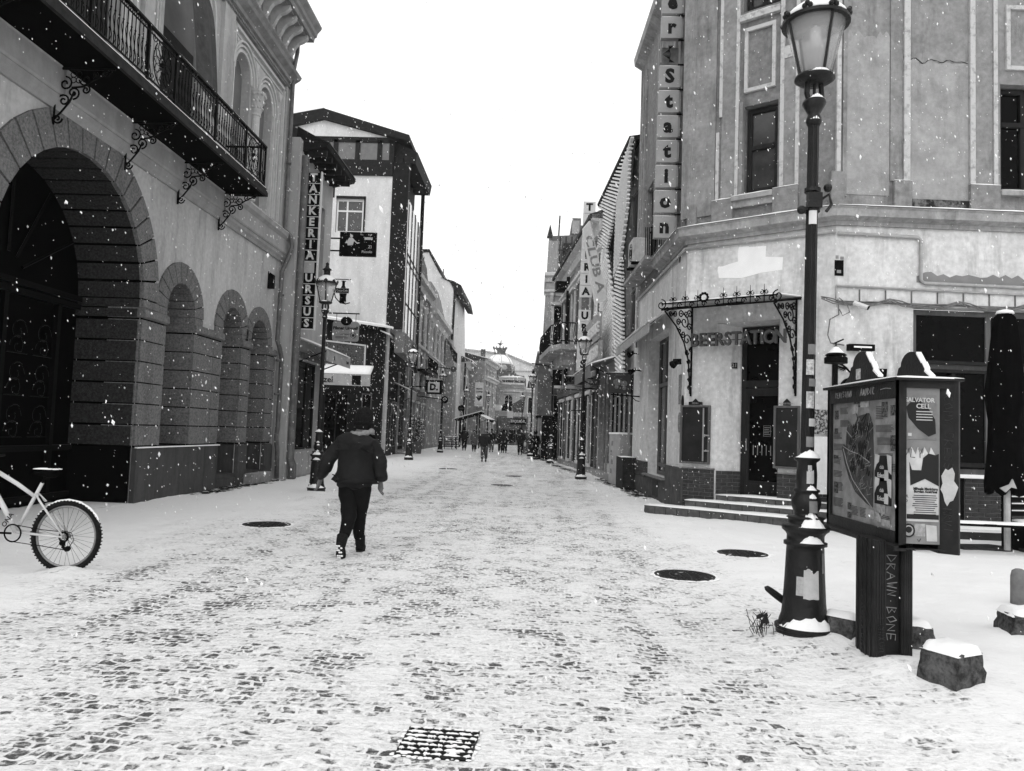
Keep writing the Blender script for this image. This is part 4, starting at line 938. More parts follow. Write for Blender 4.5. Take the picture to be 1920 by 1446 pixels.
# stickers on the pier at the corner
b = MB(FA); b.box(.30, .55, -.012, 0, 2.3, 2.95); b.lathe([(0, 0), (.001, 0)], 0, 0, 3)
b = MB(FA); b.box(.30, .55, -.012, 0, 2.30, 2.95); o = b.build('wall_plaque', M('plaque', .3, .1, 14)); solo(o, 'tall narrow printed plaque on the pale pier left of the bar door', 'plaque')
b = MB(FA); b.prism([(.42+.13*math.cos(t), 1.9+.22*math.sin(t)) for t in [i*2*PI/20 for i in range(20)]], -.014, 0); o = b.build('wall_emblem', M('plaque', 0)); solo(o, 'oval printed emblem low on the pale pier left of the bar door', 'emblem')
b = MB(FA); b.prism([(.12+.09*math.cos(t), 2.32+.16*math.sin(t)) for t in [i*2*PI/16 for i in range(16)]], -.02, 0); o = b.build('wall_emblem', sign_b); solo(o, 'small dark oval emblem beside the left menu board', 'emblem')

def spotlight(F, x, y, z, label, dirx=-1):
    b = MB(F); b.tube([(x, 0, z), (x, y*.6, z+.02)], .02, 6); b.tube([(x, y*.6, z+.02), (x+dirx*.05, y, z-.06)], [.05, .09], 8); b.box(x-.09, x+.09, y*.6-.02, y*.6+.02, z-.04, z+.08)
    o = b.build('spotlight', iron); solo(o, label, 'spotlight', 'black outdoor spotlights on the corner house'); return o
spotlight(FB, -.10, -.30, 3.16, 'black spotlight on the pier just left of the bar door canopy bracket')
spotlight(FA, 5.6, -.35, 3.45, 'black spotlight beside the square hanging picture sign')
spotlight(FA, 6.2, -.30, 4.0, 'black spotlight just under the end of the side awning')

# air conditioner
ac = thing('air_conditioner', 'pale air conditioner unit on the ledge above the side awning', 'air conditioner', tuple(FA @ Vector((4.9, -.3, 6.1))))
b = MB(FA); b.box(4.1, 5.0, -.55, -.2, 6.28, 6.92); part(b, 'casing', far_l, ac)
b = MB(FA); b.F = FA
for r in (.08, .16, .24): b.tube([(4.55+r*math.cos(t), -.555, 6.6+r*math.sin(t)) for t in [i*2*PI/20 for i in range(20)]], .008, 4, closed=True)
part(b, 'fan_guard', iron, ac)
b = MB(FA); b.box(4.12, 4.18, -.6, 0, 6.2, 6.28); b.box(4.9, 4.96, -.6, 0, 6.2, 6.28); part(b, 'bracket', iron, ac)
b = MB(FA); b.snowcap(4.1, 5.0, -.55, -.2, 6.92, .02); part(b, 'snow', snow, ac)

# hanging barn lamp, black post, crest sign, camera, tube light
t_ = thing('gooseneck_wall_lamp', 'black shaded wall lamp topped with snow at the corner beside the street lamp', 'wall lamp', tuple(FC @ Vector((-.2, -.2, 3.1))))
b = MB(FC); b.tube([(-.02, 0, 3.45), (-.02, -.4, 3.48), (-.2, -.5, 3.4), (-.2, -.5, 3.3)], .014, 5); part(b, 'arm', iron, t_)
p_ = FC @ Vector((-.2, -.5, 0)); b = MB(frame(p_.x, p_.y, 1, 0)); b.lathe([(.20, 3.02), (.20, 3.12), (.16, 3.15), (.19, 3.17), (.05, 3.28), (.03, 3.34), (0, 3.34)], 0, 0, 16); part(b, 'shade', iron, t_)
b = MB(frame(p_.x, p_.y, 1, 0)); b.smooth = True; b.lathe([(.185, 3.172), (.15, 3.20), (.07, 3.29), (.03, 3.33), (0, 3.35)], 0, 0, 16); part(b, 'snow_cap', snow, t_)
b = MB(FC); b.box(-.06, .02, -.10, -.02, .2, 3.3); o = b.build('black_post', iron); solo(o, 'thin black post against the corner between street lamp and map kiosk', 'post')
t_ = thing('crest_sign', 'black round restaurant crest lettered CHOP with twigs and a chef shape above', 'sign', tuple(FC @ Vector((.45, -.05, 2.9))))
b = MB(FC); b.prism([(.30+.20*math.cos(t), 2.62+.19*math.sin(t)) for t in [i*2*PI/24 for i in range(24)]], -.07, -.0); b.prism([(.10, 2.5), (.5, 2.5), (.48, 2.25), (.40, 2.10), (.46, 2.02), (.14, 2.02), (.2, 2.1), (.12, 2.25)], -.065, -.005)
b.prism([(.55+.20*math.cos(t), 2.98+.17*math.sin(t)) for t in [i*2*PI/20 for i in range(20)]], -.06, -.0); b.prism([(.36, 2.72), (.74, 2.72), (.72, 2.95), (.38, 2.95)], -.058, -.002)
b.prism([(.86, 3.0), (.98, 3.0), (.97, 2.86), (.93, 2.80), (.91, 2.62), (.90, 2.62), (.91, 2.80), (.87, 2.86)], -.05, -.0); part(b, 'crest_board', sign_b, t_)
b = MB(FC)
for k in range(5): b.tube([(.36, -.05, 2.82), (.2-.03*k, -.05, 3.0+.02*k), (.02-.01*k, -.05, 3.08+.025*k)], .012, 4); b.tube([(.2, -.05, 2.98), (.12-.04*k, -.05, 2.92+.03*k)], .009, 4)
part(b, 'twigs', sign_b, t_)
b = MB(FC); b.text('CHOP', .31, 2.62, -.075, .15, off=.004, sx=.95); part(b, 'lettering', letter_g, t_)
b = MB(FC); b.box(.22, .70, -.14, -.0, 3.32, 3.44); b.F = FC; o = b.build('strip_lamp', iron); solo(o, 'short black strip lamp mounted above the crest sign', 'lamp')
b = MB(FC); b.box(.3, .64, -.145, -.14, 3.37, 3.40); part(b, 'snow', snow, o)
t_ = thing('security_camera', 'white security camera under the cables on the pale front wall', 'camera', tuple(FC @ Vector((.4, -.1, 4.15))))
b = MB(FC); b.tube([(.34, 0, 4.2), (.34, -.12, 4.2)], .04, 8); part(b, 'mount', sign_w, t_)
b = MB(FC); b.tube([(.30, -.12, 4.22), (.50, -.26, 4.11)], .045, 8); part(b, 'body', sign_w, t_)
b = MB(FC); b.tube([(.50, -.26, 4.11), (.515, -.27, 4.10)], .04, 8); part(b, 'lens', sign_b, t_)
b = MB(FC); b.box(-.48, -.10, -.012, 0.0, 1.78, 2.22); b.F = I4
b = MB(frame(5.15, 14.42, 1, 0)); b.box(0, .36, 0, .012, 1.72, 2.18); o = b.build('food_poster', M('poster_dark', .03, .3, 22, lo=.45, hi=.55)); solo(o, 'dark food photo poster on the wall between the lamp post and the kiosk', 'poster')
b = MB(frame(5.15, 14.42, 1, 0)); b.box(0, .36, 0, .012, .62, 1.68); o = b.build('blank_board', white_paint); solo(o, 'blank white board under the dark food poster, behind the kiosk', 'board')

# ------------------------------------------------------------------ LEFT ROW
def awning(name, label, F, x0, x1, yb, yf, zb, zf, val, cloth=tarp, texts=(), group=None, snow_t=.05):
    t = thing(name, label, 'awning', tuple(F @ Vector(((x0+x1)/2, (yb+yf)/2, zf-val))), group)
    b = MB(F); b.add([(x0, yb, zb), (x1, yb, zb), (x1, yf, zf), (x0, yf, zf), (x0, yb, zb-.03), (x1, yb, zb-.03), (x1, yf, zf-.03), (x0, yf, zf-.03)], [(0, 1, 2, 3), (4, 7, 6, 5), (0, 4, 5, 1), (1, 5, 6, 2), (2, 6, 7, 3), (3, 7, 4, 0)])
    b.add([(x0, yf, zf), (x0, yb, zb), (x0, yb, zf-val)], [(0, 1, 2)]) if 0 else None
    part(b, 'cloth', cloth, t)
    b = MB(F); b.box(x0, x1, yf-.012, yf+.01, zf-val, zf-.031); v = part(b, 'valance', cloth, t)
    if snow_t:
        b = MB(F); n = 12; vs = []
        for i in range(n+1):
            x = x0+(x1-x0)*i/n
            for j in range(5):
                q = j/4; vs.append((x, yb+(yf-yb)*q*1.02, zb+(zf-zb)*q+snow_t*math.sin(PI*(.15+.7*q))*(1+.3*noise.noise(Vector((x*2, q*3, zb))))))
        fs = [(i*5+j, i*5+j+1, (i+1)*5+j+1, (i+1)*5+j) for i in range(n) for j in range(4)]
        k = len(vs)
        for i in range(n+1):
            x = x0+(x1-x0)*i/n
            for j in (0, 4): q = j/4; vs.append((x, yb+(yf-yb)*q*1.02, zb+(zf-zb)*q+.002))
        for i in range(n): fs += [(i*5, (i+1)*5, k+2*i+2, k+2*i), (i*5+4, (i+1)*5+4, k+2*i+3, k+2*i+1)]
        fs += [(0, 1, 2, 3, 4, k+1, k), (n*5, n*5+1, n*5+2, n*5+3, n*5+4, k+2*n+1, k+2*n)]
        b.smooth = True; b.add(vs, fs); part(b, 'snow', snow, t)
    for (st_, x, sz, bx) in texts:
        if bx: b = MB(F); b.box(x-bx/2, x+bx/2, yf-.02, yf-.013, zf-val+.04, zf-.06); part(b, 'printed_panel', sign_b, v)
        if st_: b = MB(F); b.text(st_, x, zf-val*.55, yf-.022, sz, off=.006); part(b, 'printed_lettering', letter_g if bx else letter_b, v)
    b = MB(F); b.tube([(x0+.05, yb, zf-val-.1), (x0+.05, yf, zf-.04)], .02, 5); b.tube([(x1-.05, yb, zf-val-.1), (x1-.05, yf, zf-.04)], .02, 5); part(b, 'arms', iron, t)
    return t

# narrow two-storey house with the brewery-bar sign
F2 = frame(-7.12, 0, 0, 1, 1)
h2 = thing('narrow_shop_house', 'narrow pale two-storey house with dark overhanging eaves, right beside the arcaded mansion', 'building', (-7.12, 24, 0))
b = MB(F2); b.wall(rect(21.6, 25.3, 0, 9.9), [rect(22.15, 24.9, .80, 3.55), rect(23.6, 24.5, 6.0, 8.6)], 0, .25)
b.add([(25.3, 0, 0), (25.3, 8, 0), (25.3, 8, 9.9), (25.3, 0, 9.9)], [(0, 1, 2, 3)]); b.add([(21.6, 0, 0), (21.6, 8, 0), (21.6, 8, 9.9), (21.6, 0, 9.9)], [(0, 1, 2, 3)])
part(b, 'wall', M('narrow_wall', .42, .32, 1.5, bump=.2, streak=.4), h2)
window(h2, F2, 22.17, 24.88, .82, 3.53, .18, fm=wood_d, pm=glass_d, mull=[23.1, 24.0], trans=[2.9], bar=.05, name='shop_window')
window(h2, F2, 23.62, 24.48, 6.02, 8.58, .16, fm=wood_d, pm=glass_d, mull=[24.05], trans=[7.9], bar=.07)
b = MB(F2); b.box(24.92, 24.97, -.04, .0, .8, 3.6); part(b, 'white_edge', sign_w, h2)
b = MB(F2); b.box(22.0, 25.25, -.09, -.0, .0, .78); b.box(22.2, 23.5, -.12, -.09, .08, .70); b.box(23.7, 25.1, -.12, -.09, .08, .70); part(b, 'base_panels', M('base_stone', .34, .26, 4, bump=.3), h2)
b = MB(F2); b.prismx([(.2, 9.55), (-.70, 9.75), (-.75, 9.85), (.2, 10.35)], 21.9, 25.3)
for i in range(6): b.box(22.0+.55*i, 22.08+.55*i, -.68, .0, 9.5, 9.66)
part(b, 'eaves', timber, h2)
b = MB(F2); b.snowcap(21.9, 25.3, -.76, .2, 9.9, .02, .4); part(b, 'gutter_snow', zinc, h2)
b = MB(F2); b.add([(21.9, -.75, 9.86), (25.4, -.75, 9.86), (25.4, 5, 12.4), (21.9, 5, 12.4), (21.9, 8, 11), (25.4, 8, 11)], [(0, 1, 2, 3), (3, 2, 5, 4)]); part(b, 'roof', roof_m, h2)
for xp, r in ((21.78, .10), (22.02, .055)):
    b = MB(F2); b.smooth = True; b.tube([(xp, -.12, 9.4), (xp, -.12, .6), (xp, -.2, .4), (xp, -.2, .02)], r, 8); part(b, 'rain_pipe', zinc, h2)
b = MB(F2); b.box(21.58, 22.1, -.05, 0, 0, 9.5); part(b, 'pilaster', plaster_up, h2)
b = MB(F2)
for i in range(4): b.tube([(23.0+.2*i, -.05, 3.75+.05*i), (23.6+.2*i, -.3, 3.6), (24.6, -.05, 3.8)], .012, 4)
b.box(22.1, 25.2, -.06, 0, 3.56, 3.74); part(b, 'shop_fascia', M('fascia', .14, .08, 6), h2)
awning('shop_awning', 'long snowy pale awning on the narrow house under the white-on-black letters', F2, 22.1, 24.9, 0, -.95, 4.15, 3.80, .34, texts=[('||', 22.9, .12, 0), ('kozel', 24.5, .12, 0)])

# vertical letter sign, white letters in black cells, facing down the street
v2 = thing('white_on_black_letter_sign', 'tall vertical sign with white letters in black cells, hung on the narrow left house', 'sign', (-6.9, 22.2, 4.4))
F = frame(-7.08, 22.2, 1, 0)
b = MB(F); b.box(.44, .475, 0, .12, 4.36, 9.10); b.box(-.0, .03, 0, .1, 4.36, 9.1); part(b, 'side_rail', sign_w, v2)
for i, c_ in enumerate('TANKERIA URSUS'):
    z1 = 9.06-.335*i
    if c_ == ' ': continue
    b = MB(F); b.box(.05, .42, 0, .12, z1-.31, z1); o = part(b, 'letter_cell', sign_b, v2)
    b = MB(F); b.text(c_, .235, z1-.155, -.005, .33, off=.012); part(b, 'letter', sign_w, o)
    b = MB(F); b.box(.04, .43, .0, .10, z1-.334, z1-.314); part(b, 'cell_edge', sign_w, o)

# tall white house with timbered top and glazed bay, dark shop below
h3 = thing('timbered_white_house', 'tall white gabled house with dark timbered top storey and a glazed bay over the street', 'building', (-9, 42, 0))
F3 = frame(0, 40.5, 1, 0)
b = MB(F3); b.wall(rect(-16, -7.95, 0, 15.9), [rect(-11.2, -9.68, 12.0, 13.85)], 0, .2); part(b, 'wall', white_paint, h3)
window(h3, F3, -11.18, -9.7, 12.02, 13.83, .1, fm=M('white_frame', .6), pm=glass_m, mull=[-10.6], trans=[13.2], bar=.09)
b = MB(F3); b.box(-9.68, -9.60, -.05, .0, 12, 13.9); b.box(-11.2, -9.6, -.05, 0, 13.85, 14.0); part(b, 'window_hood', timber, h3)
b = MB(F3); b.box(-16, -8.2, -.12, 0, 15.15, 16.0); b.box(-16, -8.2, -.1, 0, 16.95, 17.25)
for x in (-14.0, -12.75, -11.35, -10.15, -8.95, -8.3): b.box(x-.13, x+.13, -.1, 0, 15.9, 17.1)
part(b, 'timber_frame', timber, h3)
b = MB(F3); b.box(-16, -8.2, -.05, 0, 15.9, 17.0); part(b, 'infill_panels', panel_g, h3)
b = MB(F3); b.prism([(-16, 17.2), (-8.3, 17.2), (-12.05, 18.15), (-16, 17.3)], -.06, 0); part(b, 'gable', white_paint, h3)
b = MB(F3)
b.prism([(-16, 17.15), (-12.05, 18.15), (-8.4, 17.25), (-7.3, 17.0), (-7.35, 17.35), (-12.05, 18.72), (-16, 17.9)], -.3, 6)
b.prism([(-8.25, 16.0), (-8.25, 17.25), (-6.95, 16.6), (-7.05, 16.0)], .3, 6)
part(b, 'roof', timber, h3)
b = MB(F3); b.prism([(-16, 17.92), (-12.05, 18.74), (-12.05, 18.80), (-16, 17.98)], -.3, 6); part(b, 'roof_snow', snow, h3)
b = MB(F3); b.box(-8.2, -7.32, -.02, .3, 6.9, 15.9); part(b, 'corner_tower_panel', shop_dark, h3)
F3b = frame(-7.30, 40.5, -.05, 1, 1)
b = MB(F3b); b.box(.02, 6.2, -.06, .0, 6.7, 13.9); part(b, 'glazed_bay', glaze_w, h3)
b = MB(F3b)
for x in (.02, 1.55, 3.1, 4.65, 6.2): b.box(x-.04, x+.04, -.10, -.061, 6.7, 13.95)
for z in (8.3, 10.6, 11.0): b.box(0, 6.2, -.095, -.062, z-.03, z+.03)
b.box(6.1, 6.4, -.2, 0, 5, 16.3); part(b, 'bay_mullions', timber, h3)
b = MB(F3b); b.box(.0, 6.2, -.12, .4, 5.6, 6.7); 
part(b, 'bay_skirt', panel_g, h3)
b = MB(F3b)
for i in range(6): b.box(.5+i, .54+i, -.125, -.12, 5.6, 6.7)
part(b, 'skirt_joints', timber, h3)
b = MB(F3b); b.F = F3b; b.box(.2, 6.2, .4, 6, 13.9, 16.3); part(b, 'attic', timber, h3)

# dark shop at its foot
F4 = frame(-10.7, 37.25, 2.55, 2.75, 1); F4b = frame(-8.15, 40.0, -.05, 1, 1); L4 = math.hypot(2.55, 2.75)
sh_ = thing('dark_corner_shop', 'low black corner shop with snowy roof under the tall white house', 'shop', (-9.3, 39, 0))
b = MB(F4); b.box(-3, L4, 0, .5, 0, 6.9); b.F = F4b; b.box(0, 11, 0, .4, 0, 6.5); b.F = I4; b.prismz([(-13, 35), (-10.7, 37.25), (-8.15, 40), (-8.3, 50.8), (-14, 50.8)], 6.4, 6.85); part(b, 'wall', shop_dark, sh_)
b = MB(F4)
for i in range(24): b.box(-.5+i*.2, -.485+i*.2, -.012, -.002, 4.4, 6.8)
for i in range(30): b.F = F4b; b.box(.1+i*.36, .13+i*.36, -.02, -.002, 3.4, 6.3)
part(b, 'cladding_battens', M('battens', .035, .02, 6), sh_)
b = MB(F4); b.prismx([(-.35, 6.8), (.6, 7.05), (.6, 7.12), (-.35, 6.9)], -3, L4+.3); b.F = F4b; b.prismx([(-.3, 6.45), (.4, 6.7), (.4, 6.76), (-.3, 6.52)], -.2, 5.0); b.F = I4; part(b, 'roof_snow', snow, sh_)
window(sh_, F4, .3, 1.7, .4, 3.2, -.05, fm=wood_d, pm=glass_d, mull=[1.0], bar=.05); window(sh_, F4, 2.5, 3.1, .5, 3.3, -.05, fm=wood_m, pm=glass_d, trans=[2.2], bar=.05)
for k, (x0, x1) in enumerate(((1.0, 2.6), (3.6, 5.6), (7.0, 9.0))): window(sh_, F4b, x0, x1, .5, 3.1, -.05, fm=wood_m, pm=glass_d, mull=[(x0+x1)/2], bar=.06)
b = MB(F4b); b.box(6.2, 6.45, -.1, 0, 0, 5); b.box(9.6, 10.1, -.2, 0, 0, 5.6); part(b, 'pale_pillar', far_m, sh_)
b = MB(F4b); b.box(6.4, 9.6, -.75, -.05, 0, .14); b.box(6.4, 9.6, -.4, -.05, .14, .28); part(b, 'shop_step', M('step_stone', 0), sh_)
b = MB(F4b); b.snowcap(6.4, 9.6, -.75, -.35, .14, .03); part(b, 'step_snow', snow, sh_)
awning('front_awning', 'snow-covered pale awning lettered Kozel across the dark corner shop', frame(0, 36.9, 1, .08), -10.75, -7.95, .6, -.35, 4.50, 4.05, .55, texts=[('Kozel', -10.15, .40, 0), ('', -8.6, .1, .42)], snow_t=.12)
awning('side_awning', 'small snowy pale awning on the street side of the dark corner shop', F4b, 4.6, 9.3, 0, -.8, 4.25, 3.9, .5, texts=[('|  |', 6.5, .2, 0)])
t_ = thing('framed_wall_sign', 'dark framed pub sign with a white border on the black corner shop', 'sign', tuple(F4 @ Vector((1.3, -.1, 4.7))))
b = MB(F4); b.box(-.35, 2.55, -.12, -.02, 4.55, 4.63); b.box(-.35, 2.55, -.12, -.02, 5.72, 5.8); b.box(-.35, -.27, -.12, -.02, 4.63, 5.72); b.box(2.47, 2.55, -.12, -.02, 4.63, 5.72); part(b, 'frame', sign_w, t_)
b = MB(F4); b.box(-.27, 2.47, -.08, -.02, 4.63, 5.72); pb = part(b, 'board', M('pub_board', .03, .10, 9, lo=.5, hi=.62), t_)
b = MB(F4); b.text('ST.PATRICK', 1.1, 5.3, -.086, .36, off=.01, sx=.85); part(b, 'lettering', M('faded_letters', .12, .07, 8), pb)

# hanging signs over the left pavement
def hang(t, F, x0, x1, z, zt, wall_x):
    b = MB(F); b.tube([(wall_x, 0, z), (max(x1, wall_x), 0, z)], .025, 5)
    for x in (x0+.12, x1-.12): b.tube([(x, 0, z), (x, 0, zt)], .01, 4)
    return part(b, 'bracket', iron, t)
t_ = thing('club_picture_sign', 'black rectangular hanging sign with a leaning white figure, above the left pavement', 'sign', (-6.6, 27, 7.65))
F = frame(0, 27, 1, 0)
b = MB(F); b.box(-7.26, -5.94, -.06, .06, 7.66, 8.53); bd = part(b, 'board', sign_b, t_)
b = MB(F); b.box(-7.27, -5.93, -.065, .065, 8.53, 8.55); part(b, 'snow', snow, bd)
b = MB(F)
b.ball((-6.84, -.07, 8.38), .055, 8, 6, sy=.2); b.prism([(-7.0, 8.16), (-6.92, 8.32), (-6.80, 8.32), (-6.62, 8.14), (-6.60, 8.16), (-6.52, 8.14), (-6.62, 8.1), (-6.74, 8.2), (-6.78, 8.05), (-6.96, 8.04), (-6.98, 8.12), (-7.06, 8.12), (-6.99, 8.25)], -.075, -.061)
b.text('4', -6.22, 8.44, -.066, .10); b.text('BEERS', -6.22, 8.30, -.066, .11, off=.008); b.text('ZI', -6.16, 8.0, -.066, .15); b.text('Piccolo', -6.26, 7.82, -.066, .13)
part(b, 'painted_figure', letter_g if 0 else sign_w, bd)
b = MB(F); b.tube([(-7.95, 0, 8.3), (-7.26, 0, 8.3)], .03, 5); b.tube([(-7.95, 0, 7.85), (-7.26, 0, 7.85)], .03, 5); b.tube([(-7.95, 0, 8.0), (-7.6, 0, 7.85)], .03, 5); part(b, 'bracket', iron, t_)

t_ = thing('brewery_hanging_sign', 'pale hanging brewery sign with a round black seal on top, over the Kozel awning', 'sign', (-6.9, 27.2, 4.6))
F = frame(0, 27.2, 1, 0)
o_ = []
x0, x1, z0, z1, r = -7.42, -6.48, 4.62, 5.32, .08
for cx_, cz_, a0 in ((x1-r, z1-r, 0), (x0+r, z1-r, 90), (x0+r, z0+r, 180), (x1-r, z0+r, 270)):
    for i in range(5): a = math.radians(a0+i*22.5); o_.append((cx_+r*math.cos(a), cz_+r*math.sin(a)))
b = MB(F); b.prism(o_, -.05, .05); bd = part(b, 'board', sign_g, t_)
b = MB(F); b.prism([(-6.93+.2*math.cos(t), 5.34+.16*math.sin(t)) for t in [i*2*PI/20 for i in range(20)]], -.07, .05); part(b, 'seal', sign_b, bd)
b = MB(F); b.text('Pilsner Urquell', -6.95, 5.08, -.055, .15, off=.006); b.text('AMSTERDAM', -6.98, 4.86, -.055, .055); b.box(-7.3, -6.85, -.056, -.05, 4.76, 4.775); b.box(-7.3, -6.85, -.056, -.05, 4.72, 4.735)
b.tube([(-6.66+.10*math.cos(t), -.056, 4.83+.10*math.sin(t)) for t in [i*2*PI/16 for i in range(16)]], .01, 4, closed=True); b.ball((-6.66, -.05, 4.83), .05, 8, 5, sy=.2); part(b, 'lettering', ink, bd)
hang(t_, F, x0, x1, 5.62, 5.32, -7.6)

t_ = thing('bottle_sign', 'bottle-shaped sign with a cola name plate on a curled iron arm beside the left lamp', 'sign', (-6.9, 26.2, 5.7))
F = frame(0, 26.2, 1, 0)
b = MB(F); b.lathe([(.10, 5.82), (.12, 5.9), (.11, 6.05), (.13, 6.15), (.12, 6.28), (.05, 6.45), (.05, 6.58), (.09, 6.60), (0, 6.62)], -6.85, 0, 12); part(b, 'bottle', sign_b, t_)
b = MB(F); b.box(-7.08, -6.62, -.15, -.12, 6.15, 6.33); pl_ = part(b, 'name_plate', sign_b, t_)
b = MB(F); b.text('Coca-Cola', -6.85, 6.24, -.155, .10, sx=.9); b.box(-7.08, -6.62, -.153, -.15, 6.15, 6.16); b.box(-7.08, -6.62, -.153, -.15, 6.32, 6.33); part(b, 'lettering', sign_w, pl_)
b = MB(F); b.tube([(-7.2, 0, 6.3), (-7.1, 0, 6.0), (-6.95, 0, 5.85), (-6.75, 0, 5.8), (-6.6, 0, 5.85)], .02, 5); b.tube([(-7.3, 0, 6.66), (-6.6, 0, 6.66)], .015, 4); part(b, 'arm', iron, t_)

# ---- generic row house
def house(name, label, F, x0, x1, h, depth, wallm, bays=(), win=.9, floors=(), cornice=None, fm=wood_d, pm=glass_d, roof=None, base=None, cat='building', arched=(), snow_edge=True, sill=True, trim=None):
    t = thing(name, label, cat, tuple(F @ Vector(((x0+x1)/2, depth/2, 0))))
    holes = []; W = []
    for k, (z0, z1) in enumerate(floors):
        for x in bays:
            a = k in arched
            holes.append(arch(x-win/2, x+win/2, z0, z1-win/2, 8) if a else rect(x-win/2, x+win/2, z0, z1)); W.append((x, z0, z1, a))
    b = MB(F); b.wall(rect(x0, x1, 0, h), holes, 0, .2)
    b.add([(x0, 0, 0), (x0, depth, 0), (x0, depth, h), (x0, 0, h)], [(0, 1, 2, 3)]); b.add([(x1, 0, 0), (x1, depth, 0), (x1, depth, h), (x1, 0, h)], [(0, 1, 2, 3)])
    b.add([(x0, depth, 0), (x1, depth, 0), (x1, depth, h), (x0, depth, h)], [(0, 1, 2, 3)])
    b.add([(x0, 0, h), (x1, 0, h), (x1, depth, h), (x0, depth, h)], [(0, 1, 2, 3)])
    part(b, 'wall', wallm, t)
    for x, z0, z1, a in W:
        o = window(t, F, x-win/2+.01, x+win/2-.01, z0+.01, z1-.01, .12, fm=fm, pm=pm, mull=[x], trans=[z0+(z1-z0)*.68], bar=.06, arched=a)
        if trim or sill:
            b = MB(F)
            if sill: b.box(x-win/2-.1, x+win/2+.1, -.12, 0, z0-.12, z0)
            if trim: b.box(x-win/2-.14, x-win/2, -.06, 0, z0, z1); b.box(x+win/2, x+win/2+.14, -.06, 0, z0, z1); b.box(x-win/2-.22, x+win/2+.22, -.16, 0, z1+.05, z1+.2)
            part(b, 'surround', trim or wallm, o)
    if cornice:
        for (z, hh, pr) in cornice:
            b = MB(F); b.prismx([(0, z-hh), (-pr*.3, z-hh), (-pr*.45, z-hh*.5), (-pr, z-hh*.35), (-pr, z), (0, z)], x0-.1, x1+.1); part(b, 'cornice', trim or wallm, t)
            if snow_edge: b = MB(F); b.snowcap(x0-.1, x1+.1, -pr, 0, z, .04, .5); part(b, 'cornice_snow', snow, t)
    if roof:
        rh, ov, rm, rs = roof
        b = MB(F); b.prismx([(-ov, h), (depth/2, h+rh), (depth+ov, h), (depth+ov, h-.15), (-ov, h-.15)], x0-.1, x1+.1); part(b, 'roof', rm, t)
        if rs: b = MB(F); b.prismx([(-ov, h+.02), (depth/2, h+rh+.02), (depth/2, h+rh+.10), (-ov, h+.10)], x0-.1, x1+.1); part(b, 'roof_snow', snow, t)
    return t

F5 = frame(-8.75, 51.2, -.35, 21, 1)
t = house('ornate_gabled_house', 'grey ornate stuccoed house with curved gable and iron balcony, past the glazed bay', F5, 0, 10.2, 12.4, 8, far_o, bays=(2, 5, 8), floors=((1, 3.4), (4.6, 7), (8.2, 10.6)), cornice=((12.4, .8, .5), (7.6, .5, .35)), trim=far_l, arched=(2,))
b = MB(F5); b.prism([(0, 12.4), (10.2, 12.4), (10.2, 12.9), (8.6, 13.0), (7.4, 14.0), (5.6, 14.3), (4.2, 14.2), (3.0, 13.4), (0, 13.3)], 0, .4); part(b, 'curved_gable', far_o, t)
b = MB(F5); b.lathe([(.25, 14.2), (.3, 14.4), (.12, 14.6), (.22, 14.8), (.05, 15.1), (0, 15.2)], 5.2, .2, 10); part(b, 'finial', far_o, t)
for x in (1, 3.5, 6.5, 9.2):
    b = MB(F5); b.lathe([(.16, 4.4), (.2, 4.5), (.15, 4.6), (.14, 10.2), (.2, 10.4), (.26, 10.8)], x, -.15, 10); part(b, 'column', far_l, t)
b = MB(F5); b.box(3.2, 9.6, -.95, 0, 5.7, 5.9)
for i in range(26): b.tube([(3.3+.25*i, -.92, 5.9), (3.3+.25*i, -.92, 6.8)], .02, 4)
for z in (6.1, 6.45, 6.8): b.tube([(3.2, -.92, z), (9.6, -.92, z)], .035, 4)
part(b, 'balcony', iron, t)
b = MB(F5); b.snowcap(3.2, 9.6, -.95, -.85, 6.84, .05, .5); part(b, 'balcony_snow', snow, t)
t = house('columned_house', 'grey house with tall half columns and sloping parapet before the blank white gable', F5, 10.4, 23.6, 11.4, 8, far_m, bays=(12, 15, 18, 21), floors=((.5, 3.2), (4.4, 7.2), (7.9, 10.1)), cornice=((11.4, 1.0, .6), (7.6, .3, .3)), trim=far_l)
b = MB(F5); b.prism([(10.4, 11.4), (23.6, 11.4), (23.6, 11.9), (21, 12.4), (18, 13.2), (15.5, 13.6), (10.4, 13.6)], 0, .5); part(b, 'parapet', far_m, t)
for x in (11, 13.5, 16.5, 19.5, 22.6):
    b = MB(F5); b.lathe([(.2, 4.2), (.16, 4.5), (.15, 9.8), (.28, 10.3)], x, -.12, 10); part(b, 'half_column', far_l, t)
# blank white fire-wall house
t = thing('blank_gable_house', 'blank white windowless gable rising behind the left row, with dark stepped roof edge', 'building', (-10, 78, 0))
F = frame(0, 75.2, 1, 0)
G = [(-12.6, 0), (-8.35, 0), (-8.4, 10), (-8.66, 15.5), (-9.0, 16.3), (-9.9, 16.75), (-10.15, 17.2), (-11.3, 19.2), (-12.6, 19.1)]
b = MB(F); b.prism(G, 0, 12); part(b, 'wall', white_paint, t)
b = MB(F); b.prism([(-12.6, 19.1), (-11.3, 19.2), (-10.1, 17.1), (-10.0, 17.3), (-11.2, 19.5), (-12.6, 19.45)], -.1, 12); b.prism([(-9.95, 16.7), (-8.66, 16.35), (-7.9, 15.95), (-7.65, 14.9), (-8.3, 15.0), (-8.6, 15.6), (-9.1, 16.3)], -.15, 12); part(b, 'roof_edge', timber, t)
b = MB(F); b.tube([(-8.5, -.1, 15.3), (-8.55, -.1, 12), (-8.6, -.1, 10.5)], .12, 6); part(b, 'rain_pipe', wood_d, t)
b = MB(F); b.tube([(-9.75, .2, 16.8), (-9.75, .2, 17.6)], .05, 4); part(b, 'vent', zinc, t)
